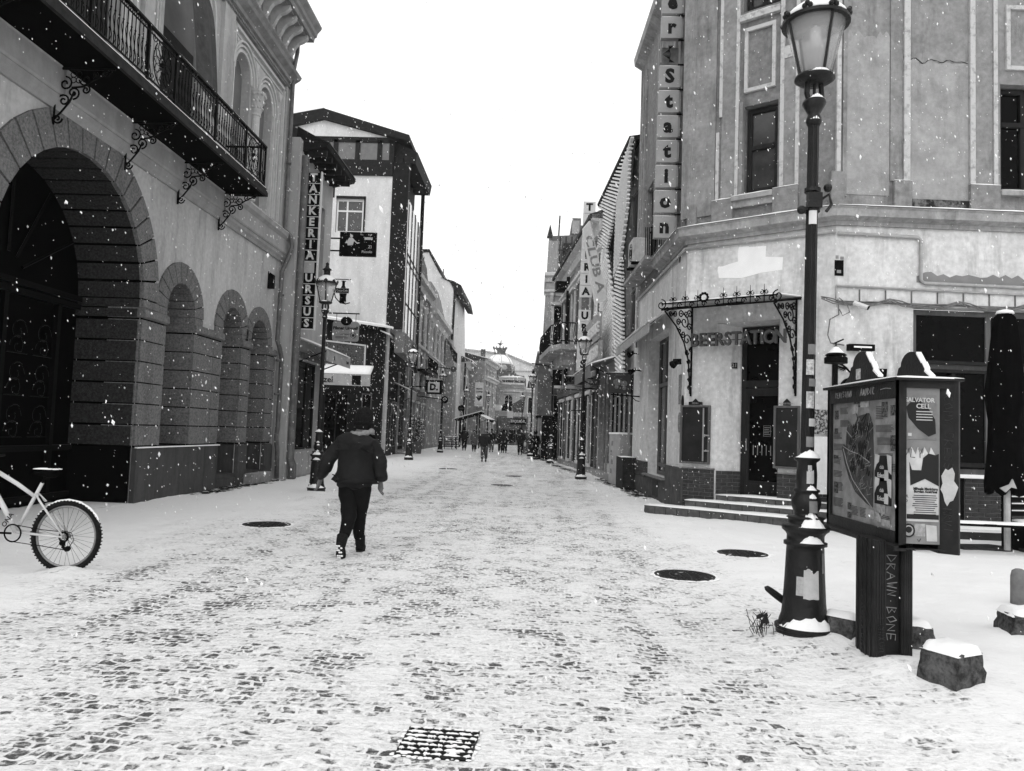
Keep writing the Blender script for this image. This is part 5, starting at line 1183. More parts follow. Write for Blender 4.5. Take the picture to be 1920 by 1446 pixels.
b = MB(frame(-8.3, 72.6, 1, 0)); b.box(-.6, .25, 0, 3, 0, 9.2); b.prism([(-.6, 9.2), (.25, 9.2), (.25, 8.2), (0, 9.8), (-.6, 10.4)], 0, 3); part(b, 'grey_side_wall', far_m, t)
t = house('low_gap_building', 'low grey building with snowy lean-to roof in the gap behind the no-entry post', frame(-8.9, 76, -.01, 1, 1), 0, 8, 3.4, 3, far_d, bays=(2, 5), floors=((.4, 2.6),), roof=(1.0, .5, roof_m, True), sill=False)
# further left row
FX = frame(-8.0, 83, .02, 1, 1)
t = house('pale_flank_house', 'house with a plain pale flank and snowy roof, first beyond the white gable', FX, 0, 5, 9.2, 9, far_l, bays=(1.5, 3.7), floors=((1, 3), (4.2, 6), (6.8, 8.4)), cornice=((9.2, .7, .8),), roof=(2.2, .8, roof_m, True))
b = MB(frame(0, 83, 1, 0)); b.box(-8.7, -8.4, -.05, 0, 5.8, 6.4); part(b, 'flank_vent', sign_b, t)
b = MB(frame(0, 83, 1, 0)); b.tube([(-7.9, -.3, 8.9), (-7.95, -.3, 6.0), (-7.8, -.3, 5.6), (-7.9, -.3, 5.2), (-7.9, -.3, .5)], .09, 6); part(b, 'rain_pipe', iron, t)
FY = frame(-6.15, 88, .10, 1, 1)
t = house('grey_corner_house', 'tall grey house with stepped cornice carrying the long heart banner', FY, 0, 9, 9.9, 7, far_m, bays=(1.3, 3.6, 6), floors=((1, 3), (4.2, 6.2), (7, 8.7)), cornice=((9.9, .5, .7), (8.0, .5, .4)), trim=far_l, roof=(1.0, .6, roof_m, True))
b = MB(frame(-6.4, 88, 1, 0)); b.box(-.3, .2, .4, .9, 9.5, 11.1); part(b, 'chimney', far_d, t)
t = thing('heart_banner', 'hanging white advertising banner with a dark heart shape, far up the left side', 'banner', (-6.5, 86.4, 4.2))
F = frame(-6.55, 86.4, 1, 0); b = MB(F); b.box(-.5, .45, -.03, .03, 4.4, 7.1); bn = part(b, 'cloth', sign_w, t)
b = MB(F); hp = [(.36*math.sin(q)**3, .024*(13*math.cos(q)-5*math.cos(2*q)-2*math.cos(3*q)-math.cos(4*q))) for q in [i*2*PI/30 for i in range(30)]]; b.prism([(x-.02, 5.35+z) for x, z in hp], -.05, -.031); part(b, 'heart', ink, bn)
b = MB(F); b.text('PRINTS', -.02, 6.35, -.035, .24, off=.01, sx=.9); b.text('COFFEE', -.02, 6.02, -.035, .24, off=.01, sx=.9); b.text('* * *', -.02, 4.55, -.035, .2, off=.01); part(b, 'lettering', ink, bn)
t = house('far_terrace_house', 'low terrace house with many small windows before the domed corner', frame(-5.1, 97.2, .05, 1, 1), 0, 3, 8.2, 6, far_m, bays=(.8, 2.2), floors=((1, 3), (4, 5.6), (6, 7.4)), cornice=((8.2, .4, .4),), win=.7)

# end building with the arched window
FE = frame(-5.0, 100, 1, -.02)
t = house('arched_window_corner_house', 'pale corner house at the end of the street with one tall arched window', FE, 0, 3.2, 8.0, 8, far_l, bays=(1.25,), floors=((4.3, 6.5),), win=1.1, arched=(0,), cornice=((8.0, .6, .7), (8.8, .4, .3), (6.95, .15, .25)), fm=white_paint, trim=far_l)
b = MB(FE); b.prism([(.2, 8.0), (3.2, 8.0), (3.2, 9.0), (2.6, 9.05), (1.2, 9.5), (.3, 9.3)], .3, 7.5); part(b, 'parapet', far_d, t)
b = MB(FE); b.snowcap(.2, 3.0, -.3, .28, 8.82, .15, .4); part(b, 'roof_snow', snow, t)
FE2 = frame(-1.8, 99.93, .55, .9, -1)
FE2 = frame(-1.8, 99.93, .8, .6, 1)
t = house('end_side_house', 'angled pale wing of the end corner house with flat pilasters and one tall window', FE2, 0, 2.4, 7.4, 8, far_m, bays=(1.1,), floors=((4.2, 6.2),), win=.7, cornice=((7.4, .5, .6),), trim=far_l)
t = house('dark_roofed_house', 'brown-grey house with steep snowy roof right of the end corner house', frame(-.9, 103, 1, .1), 0, 4, 7.0, 6, far_m, bays=(1, 2.6), floors=((1, 3), (4.4, 6.2)), roof=(1.8, .4, far_d, False))
t = thing('club_shop_front', 'dark shop front with club fascia lettering at the foot of the end corner house', 'shop', (-3, 97, 0))
F = frame(-4.7, 96.5, 1, 0); b = MB(F); b.box(0, 3.6, 0, 3.4, 0, 3.6); part(b, 'front', far_d, t)
b = MB(F); b.box(1.4, 3.4, -.2, 0, 2.6, 3.35); fa = part(b, 'fascia', sign_b, t)
b = MB(F); b.text('EXCLUSIVE', 2.35, 3.0, -.21, .42, off=.01, sx=.85); part(b, 'lettering', sign_w, fa)
b = MB(F); b.text('La Cafenea', .8, 2.2, -.02, .36); part(b, 'second_lettering', letter_g, fa)
b = MB(F)
for x in (.3, 1.3, 2.3): b.box(x, x+.8, -.03, 0, .3, 1.9)
part(b, 'windows', glass_d, t)
t = thing('flag', 'grey triangular banner flag hanging over the street in front of the end house', 'flag', (-2.2, 92, 4.2))
b = MB(frame(-2.9, 92, 1, 0)); b.prism([(0, 4.0), (1.3, 4.0), (1.5, 6.0), (.3, 5.2), (-.1, 5.0)], 0, .03); part(b, 'cloth', far_d, t)
b = MB(frame(-2.9, 92, 1, 0)); b.tube([(-1, 0, 5.0), (1.6, 0, 6.1)], .02, 4); part(b, 'cord', far_m, t)
# dome
t = thing('dome', 'snow-covered ribbed dome with crown lantern and eagle finial rising behind the street end', 'dome', (-5.95, 117, 0))
b = MB(frame(-5.95, 117, 1, 0)); b.lathe([(2.5, 0), (2.5, 10.3), (2.65, 10.4), (2.65, 10.6), (2.4, 10.65)], 0, 0, 16); part(b, 'drum', far_d, t)
b = MB(frame(-5.95, 117, 1, 0)); b.smooth = True; b.lathe([(2.4, 10.6), (2.35, 11.2), (2.15, 11.9)], 0, 0, 24); part(b, 'dome_tiles', far_d, t)
b = MB(frame(-5.95, 117, 1, 0)); b.smooth = True; b.lathe([(2.15, 11.9), (1.8, 12.6), (1.3, 13.1), (.9, 13.35), (0, 13.4)], 0, 0, 24); part(b, 'dome_snow', snow, t)
for k in range(8):
    a = k*2*PI/8+.2; b = MB(frame(-5.95, 117, 1, 0)); b.tube([((r+.03)*math.cos(a), (r+.03)*math.sin(a), z) for r, z in [(2.4, 10.6), (2.35, 11.2), (2.15, 11.9), (1.8, 12.6), (1.3, 13.1), (.9, 13.35)]], .06, 4); part(b, 'rib', far_l, t)
for a in (-.5, -1.2, -2.0): b = MB(frame(-5.95, 117, 1, 0)); b.ball((2.35*math.cos(a), 2.35*math.sin(a), 11.3), .4, 8, 6, sz=1.2); part(b, 'dormer', far_m, t)
b = MB(frame(-5.95, 117, 1, 0)); b.lathe([(.85, 13.3), (.85, 13.9), (.9, 14.0), (1.05, 14.35), (.95, 14.4), (.2, 14.3), (.06, 14.6), (.05, 15.0)], 0, 0, 12)
for k in range(12): a = k*2*PI/12; b.tube([(1.0*math.cos(a), 1.0*math.sin(a), 14.35), (1.08*math.cos(a), 1.08*math.sin(a), 14.65)], [.12, .03], 5)
part(b, 'crown_lantern', far_d, t)
b = MB(frame(-5.95, 117, 1, 0)); b.ball((0, 0, 15.0), .18, 8, 6); b.prism([(-.5, 15.2), (-.1, 14.9), (.3, 15.0), (.55, 15.25), (.2, 15.1), (.15, 15.9), (.0, 15.2)], -.05, .05); part(b, 'finial', far_d, t)
t = thing('large_roof_block', 'huge pale grey hipped roof filling the skyline behind the dome', 'building', (-4, 138, 0))
b = MB(frame(0, 130, 1, 0)); b.prism([(-14, 0), (6, 0), (6, 10.4), (-.8, 13.2), (-5.5, 14.7), (-14, 15.4)], 0, 14); part(b, 'wall', far_l, t)
b = MB(frame(0, 130, 1, 0)); b.prism([(-14, 15.4), (-5.5, 14.7), (6, 10.4), (6, 10.7), (-5.5, 15.0), (-14, 15.7)], -.3, 14); b.box(-4.2, 6, -.2, 0, 12.0, 12.1); part(b, 'roof_edge', far_m, t)

# ------------------------------------------------------------------ RIGHT ROW
FRA = frame(2.9, 21.5, -.5, 8.3, -1)     # slatted house; x runs away from the camera
h6 = thing('slatted_club_house', 'house front clad in folded screens of pale diagonal slats, past the corner bar house', 'building', (3, 26, 0))
b = MB(FRA); b.wall(rect(1.8, 9.2, 0, 11.0), [rect(2.4, 8.8, .5, 3.6), rect(2.6, 5.0, 4.9, 10.0)], .25, .3)
b.add([(1.8, .25, 0), (1.8, 8, 0), (1.8, 8, 11), (1.8, .25, 11)], [(0, 1, 2, 3)]); part(b, 'wall', far_l, h6)
window(h6, FRA, 2.62, 4.98, 4.92, 9.98, .5, fm=far_l, pm=panel_g, mull=[3.8], trans=[6.5, 8.2], bar=.1)
window(h6, FRA, 2.42, 8.78, .52, 3.58, .4, fm=wood_d, pm=glass_d, mull=[3.3, 4.2, 5.1, 6.0, 6.9, 7.8], trans=[2.7], bar=.07, name='folding_shop_window')
b = MB(FRA); b.prismx([(.3, 10.92), (-.10, 10.93), (-.13, 11.02), (.3, 11.1)], 2.3, 9.6); part(b, 'eaves', timber, h6)
def hatch(b, poly, ang, sp, y, w_=.05, d=.10):
    c, s_ = math.cos(ang), math.sin(ang); n = len(poly)
    pr = [(-x*s_+z*c) for x, z in poly]; q = min(pr)+sp/2
    while q < max(pr):
        hits = []
        for i in range(n):
            (xa, za), (xb, zb) = poly[i], poly[(i+1) % n]; pa, pb = pr[i], pr[(i+1) % n]
            if (pa-q)*(pb-q) < 0: u = (q-pa)/(pb-pa); x = xa+(xb-xa)*u; z = za+(zb-za)*u; hits.append(x*c+z*s_)
        hits.sort()
        for a, e in zip(hits[::2], hits[1::2]):
            p = [(a*c-q*s_, a*s_+q*c), (e*c-q*s_, e*s_+q*c)]
            nx_, nz_ = -s_*w_/2, c*w_/2
            b.prism([(p[0][0]-nx_, p[0][1]-nz_), (p[1][0]-nx_, p[1][1]-nz_), (p[1][0]+nx_, p[1][1]+nz_), (p[0][0]+nx_, p[0][1]+nz_)], y, y+d)
        q += sp
slat = M('pale_slat', .75, .65, 6)
for poly, ang_, y in (([(2.3, 10.7), (4.7, 9.9), (6.8, 8.7), (7.6, 8.3), (9.6, 8.3), (9.6, 10.9), (2.3, 10.9)], .35, -.08), ([(2.0, 10.9), (2.4, 10.9), (2.6, 8.9), (3.6, 7.4), (5.0, 7.0), (4.8, 9.6), (3.6, 10.6)], -.25, -.12),
                   ([(3.4, 7.4), (4.6, 7.0), (4.9, 5.4), (3.9, 3.6), (2.6, 3.6), (3.0, 5.5)], .25, -.12), ([(7.4, 8.8), (9.6, 8.6), (9.6, 4.6), (4.9, 4.2), (5.1, 6.2)], .45, -.08)):
    b = MB(FRA); b.prism(poly, y+.12, y+.15); pn = part(b, 'screen_backing', M('screen_back', .07, .04, 5), h6)
    b = MB(FRA); hatch(b, poly, ang_, .125, y, .055); part(b, 'slats', slat, pn)
b = MB(FRA); b.box(5.2, 9.6, -.5, -.42, 4.95, 5.9); b.box(4.9, 9.6, -.5, -.42, 4.2, 4.85); sg = part(b, 'lettered_boards', far_m, h6)
b = MB(FRA); b.text('THE ESCAPE EXPERIENCE', 7.3, 5.35, -.53, .5, off=.02, flip=True, sx=.72, ext=.03); b.text('BASEMENT CLUB', 7.2, 4.5, -.53, .55, off=.02, flip=True, sx=.85, ext=.03); part(b, 'lettering', sign_w, sg)
aw2 = awning('club_awning', 'dark-fronted awning with snowy top over the slatted house window', FRA, 4.3, 9.4, .2, -.9, 4.3, 3.95, .45, cloth=panel_g)
b = MB(FRA)
for i in range(7): b.box(2.5+.9*i, 2.56+.9*i, .1, .16, .1, 3.5)
b.box(2.2, 9.2, -.1, .1, 0, .25); part(b, 'shop_railing', M('pale_rail', .3, .2, 6), h6)
# tilted board
t_ = thing('tilted_board_sign', 'long pale board sign hanging tilted across the slatted screens', 'sign', (2.0, 28, 6.4))
b = MB(frame(0, 27.6, 1, .25)); b.prism([(1.52, 9.15), (1.75, 9.45), (2.52, 6.6), (2.08, 6.36)], -.1, .1); bd = part(b, 'board', sign_w, t_)
b = MB(frame(0, 27.6, 1, .25)); b.text('CLUB A', 1.97, 7.85, -.11, .42, rot=-1.31, off=.01, sx=1.5); part(b, 'lettering', letter_g, bd)

# black-on-white vertical letter sign on the right
v3 = thing('black_on_white_letter_sign', 'tall vertical sign with black letters on white cells, on the right side far ahead', 'sign', (1.9, 31.5, 4.2))
F = frame(1.56, 31.5, 1, 0)
for i, c_ in enumerate('TANKERIA URSUS'):
    z1 = 11.26-.505*i; sh = .008*(13-i)
    if c_ == ' ':
        b = MB(F); b.box(.1+sh, .4+sh, .04, .1, z1-.5, z1); part(b, 'spacer', zinc, v3); continue
    b = MB(F); b.box(sh, .50+sh, 0, .14, z1-.49, z1); o = part(b, 'letter_cell', sign_w, v3)
    b = MB(F); b.text(c_, .25+sh, z1-.25, -.006, .42, off=.02); part(b, 'letter', letter_b, o)

FRB = frame(2.4, 29.8, -1.3, 13.8, -1)
t = house('balcony_house', 'grey stuccoed house with long gutter and corner iron balcony behind the black-on-white letters', FRB, 0, 12.6, 10.2, 7, far_m, bays=(2, 5, 8, 11), floors=((.4, 3.2), (5.9, 8.6)), cornice=((10.2, .6, .5), (9.0, .3, .2)), trim=far_l, roof=(1.5, .6, roof_m, False))
b = MB(FRB); b.prismz([(5.8, .1), (5.8, -.9), (7, -1.25), (12, -1.25), (13, -.9), (13, .1)], 5.5, 5.75); b.prismz([(6.6, .1), (7.2, -.6), (11.6, -.6), (12.4, .1)], 4.9, 5.5); part(b, 'balcony_slab', far_m, t)
b = MB(FRB); pth = [(5.8, 0), (5.8, -.85), (7, -1.2), (12, -1.2), (13, -.85), (13, 0)]
for z in (5.9, 6.75): b.tube([(x, y, z) for x, y in pth], .03, 4)
for (xa, ya), (xb, yb) in zip(pth, pth[1:]):
    n = max(2, int(math.hypot(xb-xa, yb-ya)/.2))
    for i in range(n): q = i/n; b.tube([(xa+(xb-xa)*q, ya+(yb-ya)*q, 5.75), (xa+(xb-xa)*q+.04, ya+(yb-ya)*q-.05, 6.2), (xa+(xb-xa)*q, ya+(yb-ya)*q, 6.75)], .016, 4)
part(b, 'balcony_railing', iron, t)
b = MB(FRB); b.tube([(9.2, -.15, 9.6), (9.2, -.15, 4)], .09, 6); b.box(9.8, 10.4, -.7, -.1, 9.0, 9.5); part(b, 'rain_pipe', iron, t)
b = MB(FRB)
for x in (.4, 3.5, 6.5, 9.6, 12.2): b.box(x-.15, x+.15, -.08, 0, .3, 8.8)
b.box(0, 12.6, -.14, 0, 3.5, 3.9); part(b, 'pilasters', far_d, t)
b = MB(FRB)
for x in (1.2, 3.0, 4.6, 6.2, 8.0, 10.0, 11.6): b.box(x-.5, x+.5, -.05, -.01, .3, 3.3)
part(b, 'shop_doors', shop_dark, t)
# house with bay turned to the camera
FBY = frame(.30, 44.4, 1, 0)
t = house('bay_window_house', 'narrow ornate house front with one tall window and snowy ledge, turned towards the camera', FBY, 0, 2.6, 10.9, 6, far_m, bays=(.78,), floors=((6.0, 9.0),), win=.55, cornice=((10.9, .5, .35), (9.9, .3, .25), (5.4, .3, .3)), trim=far_l, roof=(.1, .3, snow, False))
b = MB(FBY)
for x in (.35, 1.2): b.prismx([(0, 9.0), (-.22, 9.6), (-.22, 9.75), (0, 9.75)], x-.1, x+.1); b.ball((x, -.12, 9.1), .1, 6, 5)
b.box(.1, 1.3, -.05, 0, 4.2, 5.0); part(b, 'console', far_l, t)
b = MB(FBY); b.box(.0, 1.0, -.12, -.02, .1, 3.9); part(b, 'dark_shop_front', sign_b, t)
b = MB(FBY); b.box(-.3, .65, -.35, -.3, 2.6, 5.6); part(b, 'hanging_canvas', far_d, t)
# tall wrapped house
t = thing('wrapped_tall_house', 'tall narrow house wrapped in building canvas beside bare brick, topmost on the right skyline', 'building', (2, 54, 0))
F = frame(0, 52, 1, 0)
b = MB(F); b.prism([(.25, 0), (5, 0), (5, 15.9), (2.6, 15.9), (2.6, 16.4), (2.0, 16.4), (1.95, 15.2), (.45, 15.1)], 0, 14); part(b, 'wall', M('bare_brick', .16, .08, 10, bump=.5, bscale=25), t)
b = MB(F); b.smooth = True; n = 10; pts = []
for i in range(n+1):
    for j in range(13): pts.append((.02+.40*(j/12)+.9*i/n*(1-.12*(1-j/12)), -.3-.08*math.sin(i*1.3+j*.5), .5+14.2*j/12))
b.add(pts, [(i*13+j, (i+1)*13+j, (i+1)*13+j+1, i*13+j+1) for i in range(n) for j in range(12)]); part(b, 'canvas_wrap', M('canvas', .30, .24, 3, bump=.4, bscale=4), t)
b = MB(F); b.box(1.45, 2.0, -.15, 0, 4, 14.6)
for i in range(14): b.box(1.1, 2.1, -.3, -.2, 3+.85*i, 3.06+.85*i)
for x in (1.2, 1.6, 2.0): b.tube([(x, -.35, 0), (x, -.35, 15)], .05, 5)
b.tube([(1.1, .2, 15), (1.15, .2, 16.6)], .05, 4); b.tube([(.5, .1, 15), (.5, .1, 15.9)], [.25, .02], 5); part(b, 'scaffolding', M('scaffold_dark', .04, .02, 8), t)
b = MB(F); b.box(2.0, 2.5, -.1, .5, 15.3, 16.2); part(b, 'chimney', far_m, t)
t = house('far_right_house', 'plain grey flank of the last right-hand house beside the distant wrapped one', frame(.3, 60, -.02, 1, -1), 0, 30, 8, 8, far_m, bays=(3, 8, 13, 18, 23), floors=((1, 3.2), (4.6, 6.6)), cornice=((8, .5, .4),))

# ------------------------------------------------------------------ street lamps
def lamp_proto(label):
    t = thing('street_lamp', label, 'street lamp', (0, 0, 0))
    b = MB(); b.smooth = False
    b.lathe([(.205, -.1), (.205, .10), (.215, .11), (.215, .135), (.19, .14), (.19, .15)], 0, 0, 28); part(b, 'foot', castiron, t)
    b = MB(); b.smooth = True
    b.lathe([(.19, .13), (.185, .17), (.168, .22), (.158, .32), (.148, .5), (.140, .70), (.138, .74), (.160, .745), (.160, .77), (.138, .775), (.138, .82), (.15, .84), (.175, .86), (.178, .89), (.165, .905), (.13, .91), (.13, .945), (.145, .955), (.13, .965), (.085, .97), (.085, .99), (.10, 1.02), (.112, 1.06), (.108, 1.10), (.09, 1.13), (.088, 1.15), (.10, 1.155), (.10, 1.17), (.075, 1.18), (.078, 1.28), (.07, 1.38), (.095, 1.40), (.098, 1.415), (.06, 1.43)], 0, 0, 28)
    part(b, 'base', castiron, t)
    b = MB(); n = 24; prof = [(.046, 1.42), (.043, 2.2), (.040, 3.2), (.037, 4.10)]
    b.lathe(prof, 0, 0, n)
    for k in range(12):
        a = k*2*PI/12; b.tube([(r*math.cos(a), r*math.sin(a), z) for r, z in ((.044, 1.45), (.041, 2.2), (.038, 3.2), (.035, 4.08))], .008, 4)
    part(b, 'post', castiron, t)
    b = MB(); b.smooth = True; b.lathe([(.046, 4.06), (.062, 4.09), (.055, 4.13), (.045, 4.15), (.07, 4.20), (.092, 4.24), (.085, 4.265), (.03, 4.27)], 0, 0, 18)
    part(b, 'collar', castiron, t)
    b = MB()
    for a in (.3, .3+PI): b.tube([(.04*math.cos(a), .04*math.sin(a), 4.24), (.07*math.cos(a), .07*math.sin(a), 4.32), (.06*math.cos(a), .06*math.sin(a), 4.42)], .022, 6)
    b.tube([(0, 0, 4.24), (0, 0, 4.43)], .012, 6); part(b, 'fork', castiron, t)
    b = MB(); b.smooth = True; b.lathe([(.03, 4.40), (.12, 4.415), (.155, 4.44), (.152, 4.46), (.10, 4.475), (0, 4.48)], 0, 0, 24); part(b, 'lantern_dish', castiron, t)
    b = MB(); b.smooth = True; b.lathe([(.12, 4.47), (.232, 4.90)], 0, 0, 28); b.build('lantern_glass', lglass, t, recalc=False)
    b = MB()
    for k in range(4): a = k*PI/2-1.35; b.tube([(.128*math.cos(a), .128*math.sin(a), 4.46), (.235*math.cos(a), .235*math.sin(a), 4.905)], .013, 5)
    b.lathe([(.23, 4.885), (.262, 4.89), (.262, 4.915), (.23, 4.92)], 0, 0, 28); part(b, 'lantern_frame', castiron, t)
    b = MB(); b.smooth = True; b.lathe([(.252, 4.915), (.20, 4.985), (.12, 5.05), (.075, 5.08), (.075, 5.20), (.11, 5.22), (.05, 5.27), (.03, 5.33), (.045, 5.36), (.0, 5.40)], 0, 0, 24); part(b, 'lantern_roof', castiron, t)
    b = MB()
    for k in range(8):
        a = k*2*PI/8+.2; b.smooth = True
        for q in (-.07, 0, .07): b.ball((.255*math.cos(a+q*1.2), .255*math.sin(a+q*1.2), 4.935+.02*(q == 0)), .022, 6, 5)
    part(b, 'crown_ornament', castiron, t)
    b = MB(); b.smooth = True; b.lathe([(0, 4.70), (.035, 4.72), (.045, 4.78), (.04, 4.86), (.0, 4.88)], 0, 0, 12); b.lathe([(.012, 4.87), (.012, 4.92)], 0, 0, 8); part(b, 'bulb', M('bulb_glass', .5, rough=.3), t)
    b = MB(); b.smooth = True; b.lathe([(.25, 4.922), (.235, 4.962), (.20, 5.0), (.13, 5.055), (.078, 5.085)], 0, 0, 24)
    def pile(ro, ri, z, h, a0, a1, n=14):
        vs = []
        for i in range(n+1):
            u = i/n*2-1; a = a0+(a1-a0)*i/n; k = max(0, 1-abs(u)**2.2)*.8*(1+.35*noise.noise(Vector((i*.9, z*7, ro*20))))+.04
            for j in range(5):
                q = j/4; r = ro+(ri-ro)*q; vs.append((r*math.cos(a), r*math.sin(a), z+h*k*(q**.7)+.012*math.sin(PI*q)*k))
        b.add(vs, [(i*5+j, (i+1)*5+j, (i+1)*5+j+1, i*5+j+1) for i in range(n) for j in range(4)])
    pile(.213, .165, .132, .10, -3.0, -.1, 22); pile(.160, .136, .772, .07, -2.15, -.9); pile(.176, .086, .892, .13, -2.2, -.8); pile(.096, .052, 1.417, .07, -3.0, .0)
    pile(.105, .085, 1.10, .05, -1.8, -.9); pile(.10, .076, 1.170, .04, -1.9, -1.0); pile(.09, .045, 4.262, .05, -2.4, -.7); pile(.155, .125, 4.452, .03, -2.2, -.9); pile(.06, .045, 4.10, .04, -2.4, -.8)
    part(b, 'snow', snow, t)
    return t
L0 = lamp_proto('tall black street lamp with stickered base nearest the camera, beside the map kiosk')
LAMPS = [(-5.03, 17.7, 1.0, 'street lamp on the left just beyond the walking man'),
         (-6.33, 38.4, 1.10, 'second street lamp up the left side, by the dark corner shop'),
         (-6.6, 53.1, 1.08, 'third street lamp up the left side, by the square letter sign'),
         (1.58, 26.6, .98, 'street lamp on the right between cabinet and black-on-white letter sign'),
         (.80, 41.0, 1.04, 'slimmer-looking street lamp on the right in front of the bay-window house'),
         (-.35, 52, 1.1, 'street lamp on the right behind the café shelter'),
         (-7.0, 75.5, 1.12, 'far left street lamp just behind the no-entry post'),
         (-5.6, 88, 1.15, 'small far street lamp in front of the heart banner'),
         (-1.6, 84, 1.12, 'farthest street lamp, right of the arched-window corner house')]
for x, y, s_, lab in LAMPS:
    c_ = copy_tree(L0); c_.location = (x, y, 0); c_.scale = (s_, s_, s_); c_['label'] = lab; c_['group'] = 'street lamps along the pedestrian street'
L0.location = (2.10, 6.07, .02); L0.rotation_euler = (0, math.radians(.5), 0); L0['group'] = 'street lamps along the pedestrian street'
# papers and stickers stuck round the near lamp: curved patches
def wrap(t, r0_, r1_, z0, z1, a0, a1, mt, name='sticker', torn=0):
    b = MB(); n = 8; vs = []
    for i in range(n+1):
        a = a0+(a1-a0)*i/n; j1 = z1+torn*noise.noise(Vector((i*1.7, z0*9, 2)))*1.5; j0 = z0+torn*.3*noise.noise(Vector((i*1.9, 5, z0)))
        vs += [((r0_+.003)*math.cos(a), (r0_+.003)*math.sin(a), j0), ((r1_+.003)*math.cos(a), (r1_+.003)*math.sin(a), j1)]
    b.smooth = True; b.add(vs, [(2*i, 2*i+2, 2*i+3, 2*i+1) for i in range(n)]); return b.build(name, mt, t, recalc=False)
_l = Vector(L0.location); L0.location = (0, 0, 0)
wrap(L0, .157, .147, .36, .57, -1.95, -1.2, paper, 'torn_paper', .025); wrap(L0, .152, .146, .38, .52, -2.3, -1.35, M('paper_grey', .42, .3, 30), 'notice_sheet')
wrap(L0, .147, .142, .55, .70, -.95, -.72, paper_g, 'sticker'); wrap(L0, .113, .108, 1.0, 1.09, -1.7, -1.1, paper_g, 'sticker')
wrap(L0, .08, .076, 1.22, 1.32, -1.9, -1.2, paper, 'torn_paper', .02); wrap(L0, .075, .073, 1.30, 1.36, -1.8, -1.4, M('round_sticker', .6, .2, 40), 'sticker')
for z0, z1, a, m_ in ((1.50, 1.58, -1.5, paper_g), (1.66, 1.72, -1.2, paper), (1.80, 1.93, -1.6, M('round_sticker', 0)), (1.97, 2.03, -1.3, paper_g), (2.06, 2.18, -1.7, M('round_sticker', 0)), (2.22, 2.30, -1.5, paper_g), (3.25, 3.36, -1.75, sign_w)):
    wrap(L0, .054, .054, z0, z1, a-.55, a+.55, m_, 'sticker')
b = MB()
for z in (3.36, 3.52): b.lathe([(.062, z), (.062, z+.03)], 0, 0, 14)
b.tube([(.05, 0, 3.45), (.12, -.03, 3.50), (.14, -.03, 3.42), (.10, -.03, 3.36)], .014, 5); b.ball((.11, -.03, 3.55), .035, 8, 6); b.ball((-.10, -.05, 3.36), .035, 8, 6); b.tube([(-.05, -.04, 3.38), (-.1, -.05, 3.36)], .015, 5); b.box(-.055, .055, -.075, -.04, 3.38, 3.50)
part(b, 'cable_clamp', castiron, L0)
b = MB(); b.smooth = True; b.tube([(-.165-.075*math.sin(t)-.06*math.cos(t), .10, .32+.075*math.cos(t)*.4+.06*math.sin(t)) for t in [i*2*PI/20 for i in range(20)]], .017, 8, closed=True); part(b, 'bent_handle', castiron, L0)
L0.location = _l
# rubbish and twigs at its foot
b = MB()
for k in range(26):
    a = rnd.uniform(2.3, 4.2); r_ = rnd.uniform(.22, .34); x, y = 2.05+r_*math.cos(a), 6.1+r_*math.sin(a)*.6
    b.tube([(x, y, .02), (x+rnd.uniform(-.05, .05), y+.02, .10+.08*rnd.random()), (x+rnd.uniform(-.09, .09), y+.03, .12+.12*rnd.random())], .003, 3)
    if k % 3 == 0: b.add([(x, y, .16), (x+.03, y, .18), (x+.02, y, .21), (x-.01, y, .19)], [(0, 1, 2, 3)])
o = b.build('dry_twigs', M('twig', .03, .015, 20)); solo(o, 'dry twigs sticking out of the snow left of the near lamp foot', 'twigs')

# ------------------------------------------------------------------ stone blocks and bollard
def rock(x, y, wx, wy, h, rot, label, z=0, tilt=0, seed=0):
    t = thing('stone_block', label, 'stone block', (x, y, 0), 'rough stone blocks weighing down the kiosk and posts')
    F = Matrix.Translation((x, y, z)) @ Matrix.Rotation(rot, 4, 'Z') @ Matrix.Rotation(tilt, 4, 'Y')
    bm = bmesh.new(); bmesh.ops.create_cube(bm, size=1); bmesh.ops.subdivide_edges(bm, edges=bm.edges, cuts=5, use_grid_fill=True)
    vs = []
    for v in bm.verts:
        p = v.co.copy(); k = max(abs(p.x), abs(p.y), abs(p.z)); l_ = p.length
        p = p.lerp(p*(.62/l_), .22)
        if p.z > 0: p.x *= .9; p.y *= .9
        p = Vector((p.x*wx, p.y*wy, (p.z+.5)*h)); nn = noise.noise_vector(p*7+Vector((seed, 0, 0))); p += nn*.022+noise.noise_vector(p*22)*.011
        v.co = p
    b = MB(F); bm.verts.index_update(); b.smooth = False; b.add([v.co.copy() for v in bm.verts], [[q.index for q in f.verts] for f in bm.faces]); part(b, 'stone', rock_m, t)
    b = MB(F); b.smooth = True; n = 9; vs = []
    for i in range(n+1):
        for j in range(n+1):
            u, v = i/n*2-1, j/n*2-1; e = max(0, (1-u**4)*(1-v**4)); vs.append((u*wx*.46+.01*noise.noise(Vector((v*3, u, seed))), v*wy*.46, h*.985+(.05*e**.4+.012*noise.noise(Vector((u*2, v*2, seed))) if e > 0 else -.01)))
    b.add(vs, [(i*(n+1)+j, (i+1)*(n+1)+j, (i+1)*(n+1)+j+1, i*(n+1)+j+1) for i in range(n) for j in range(n)]); part(b, 'snow', snow, t); bm.free()
rock(2.66, 5.02, .29, .28, .27, .5, 'largest rough stone block, in front right of the kiosk foot', z=.02, seed=1)
rock(2.36, 5.98, .34, .26, .26, .8, 'rough stone block leaning between the lamp foot and the kiosk post', z=-.02, tilt=.25, seed=2)
rock(2.80, 5.85, .24, .26, .25, .2, 'small rough stone block showing behind the right of the kiosk post', seed=3)
rock(4.08, 6.55, .40, .34, .22, -.1, 'snowy stone block at the right edge of the photo, near the bollard', z=.0, seed=4)
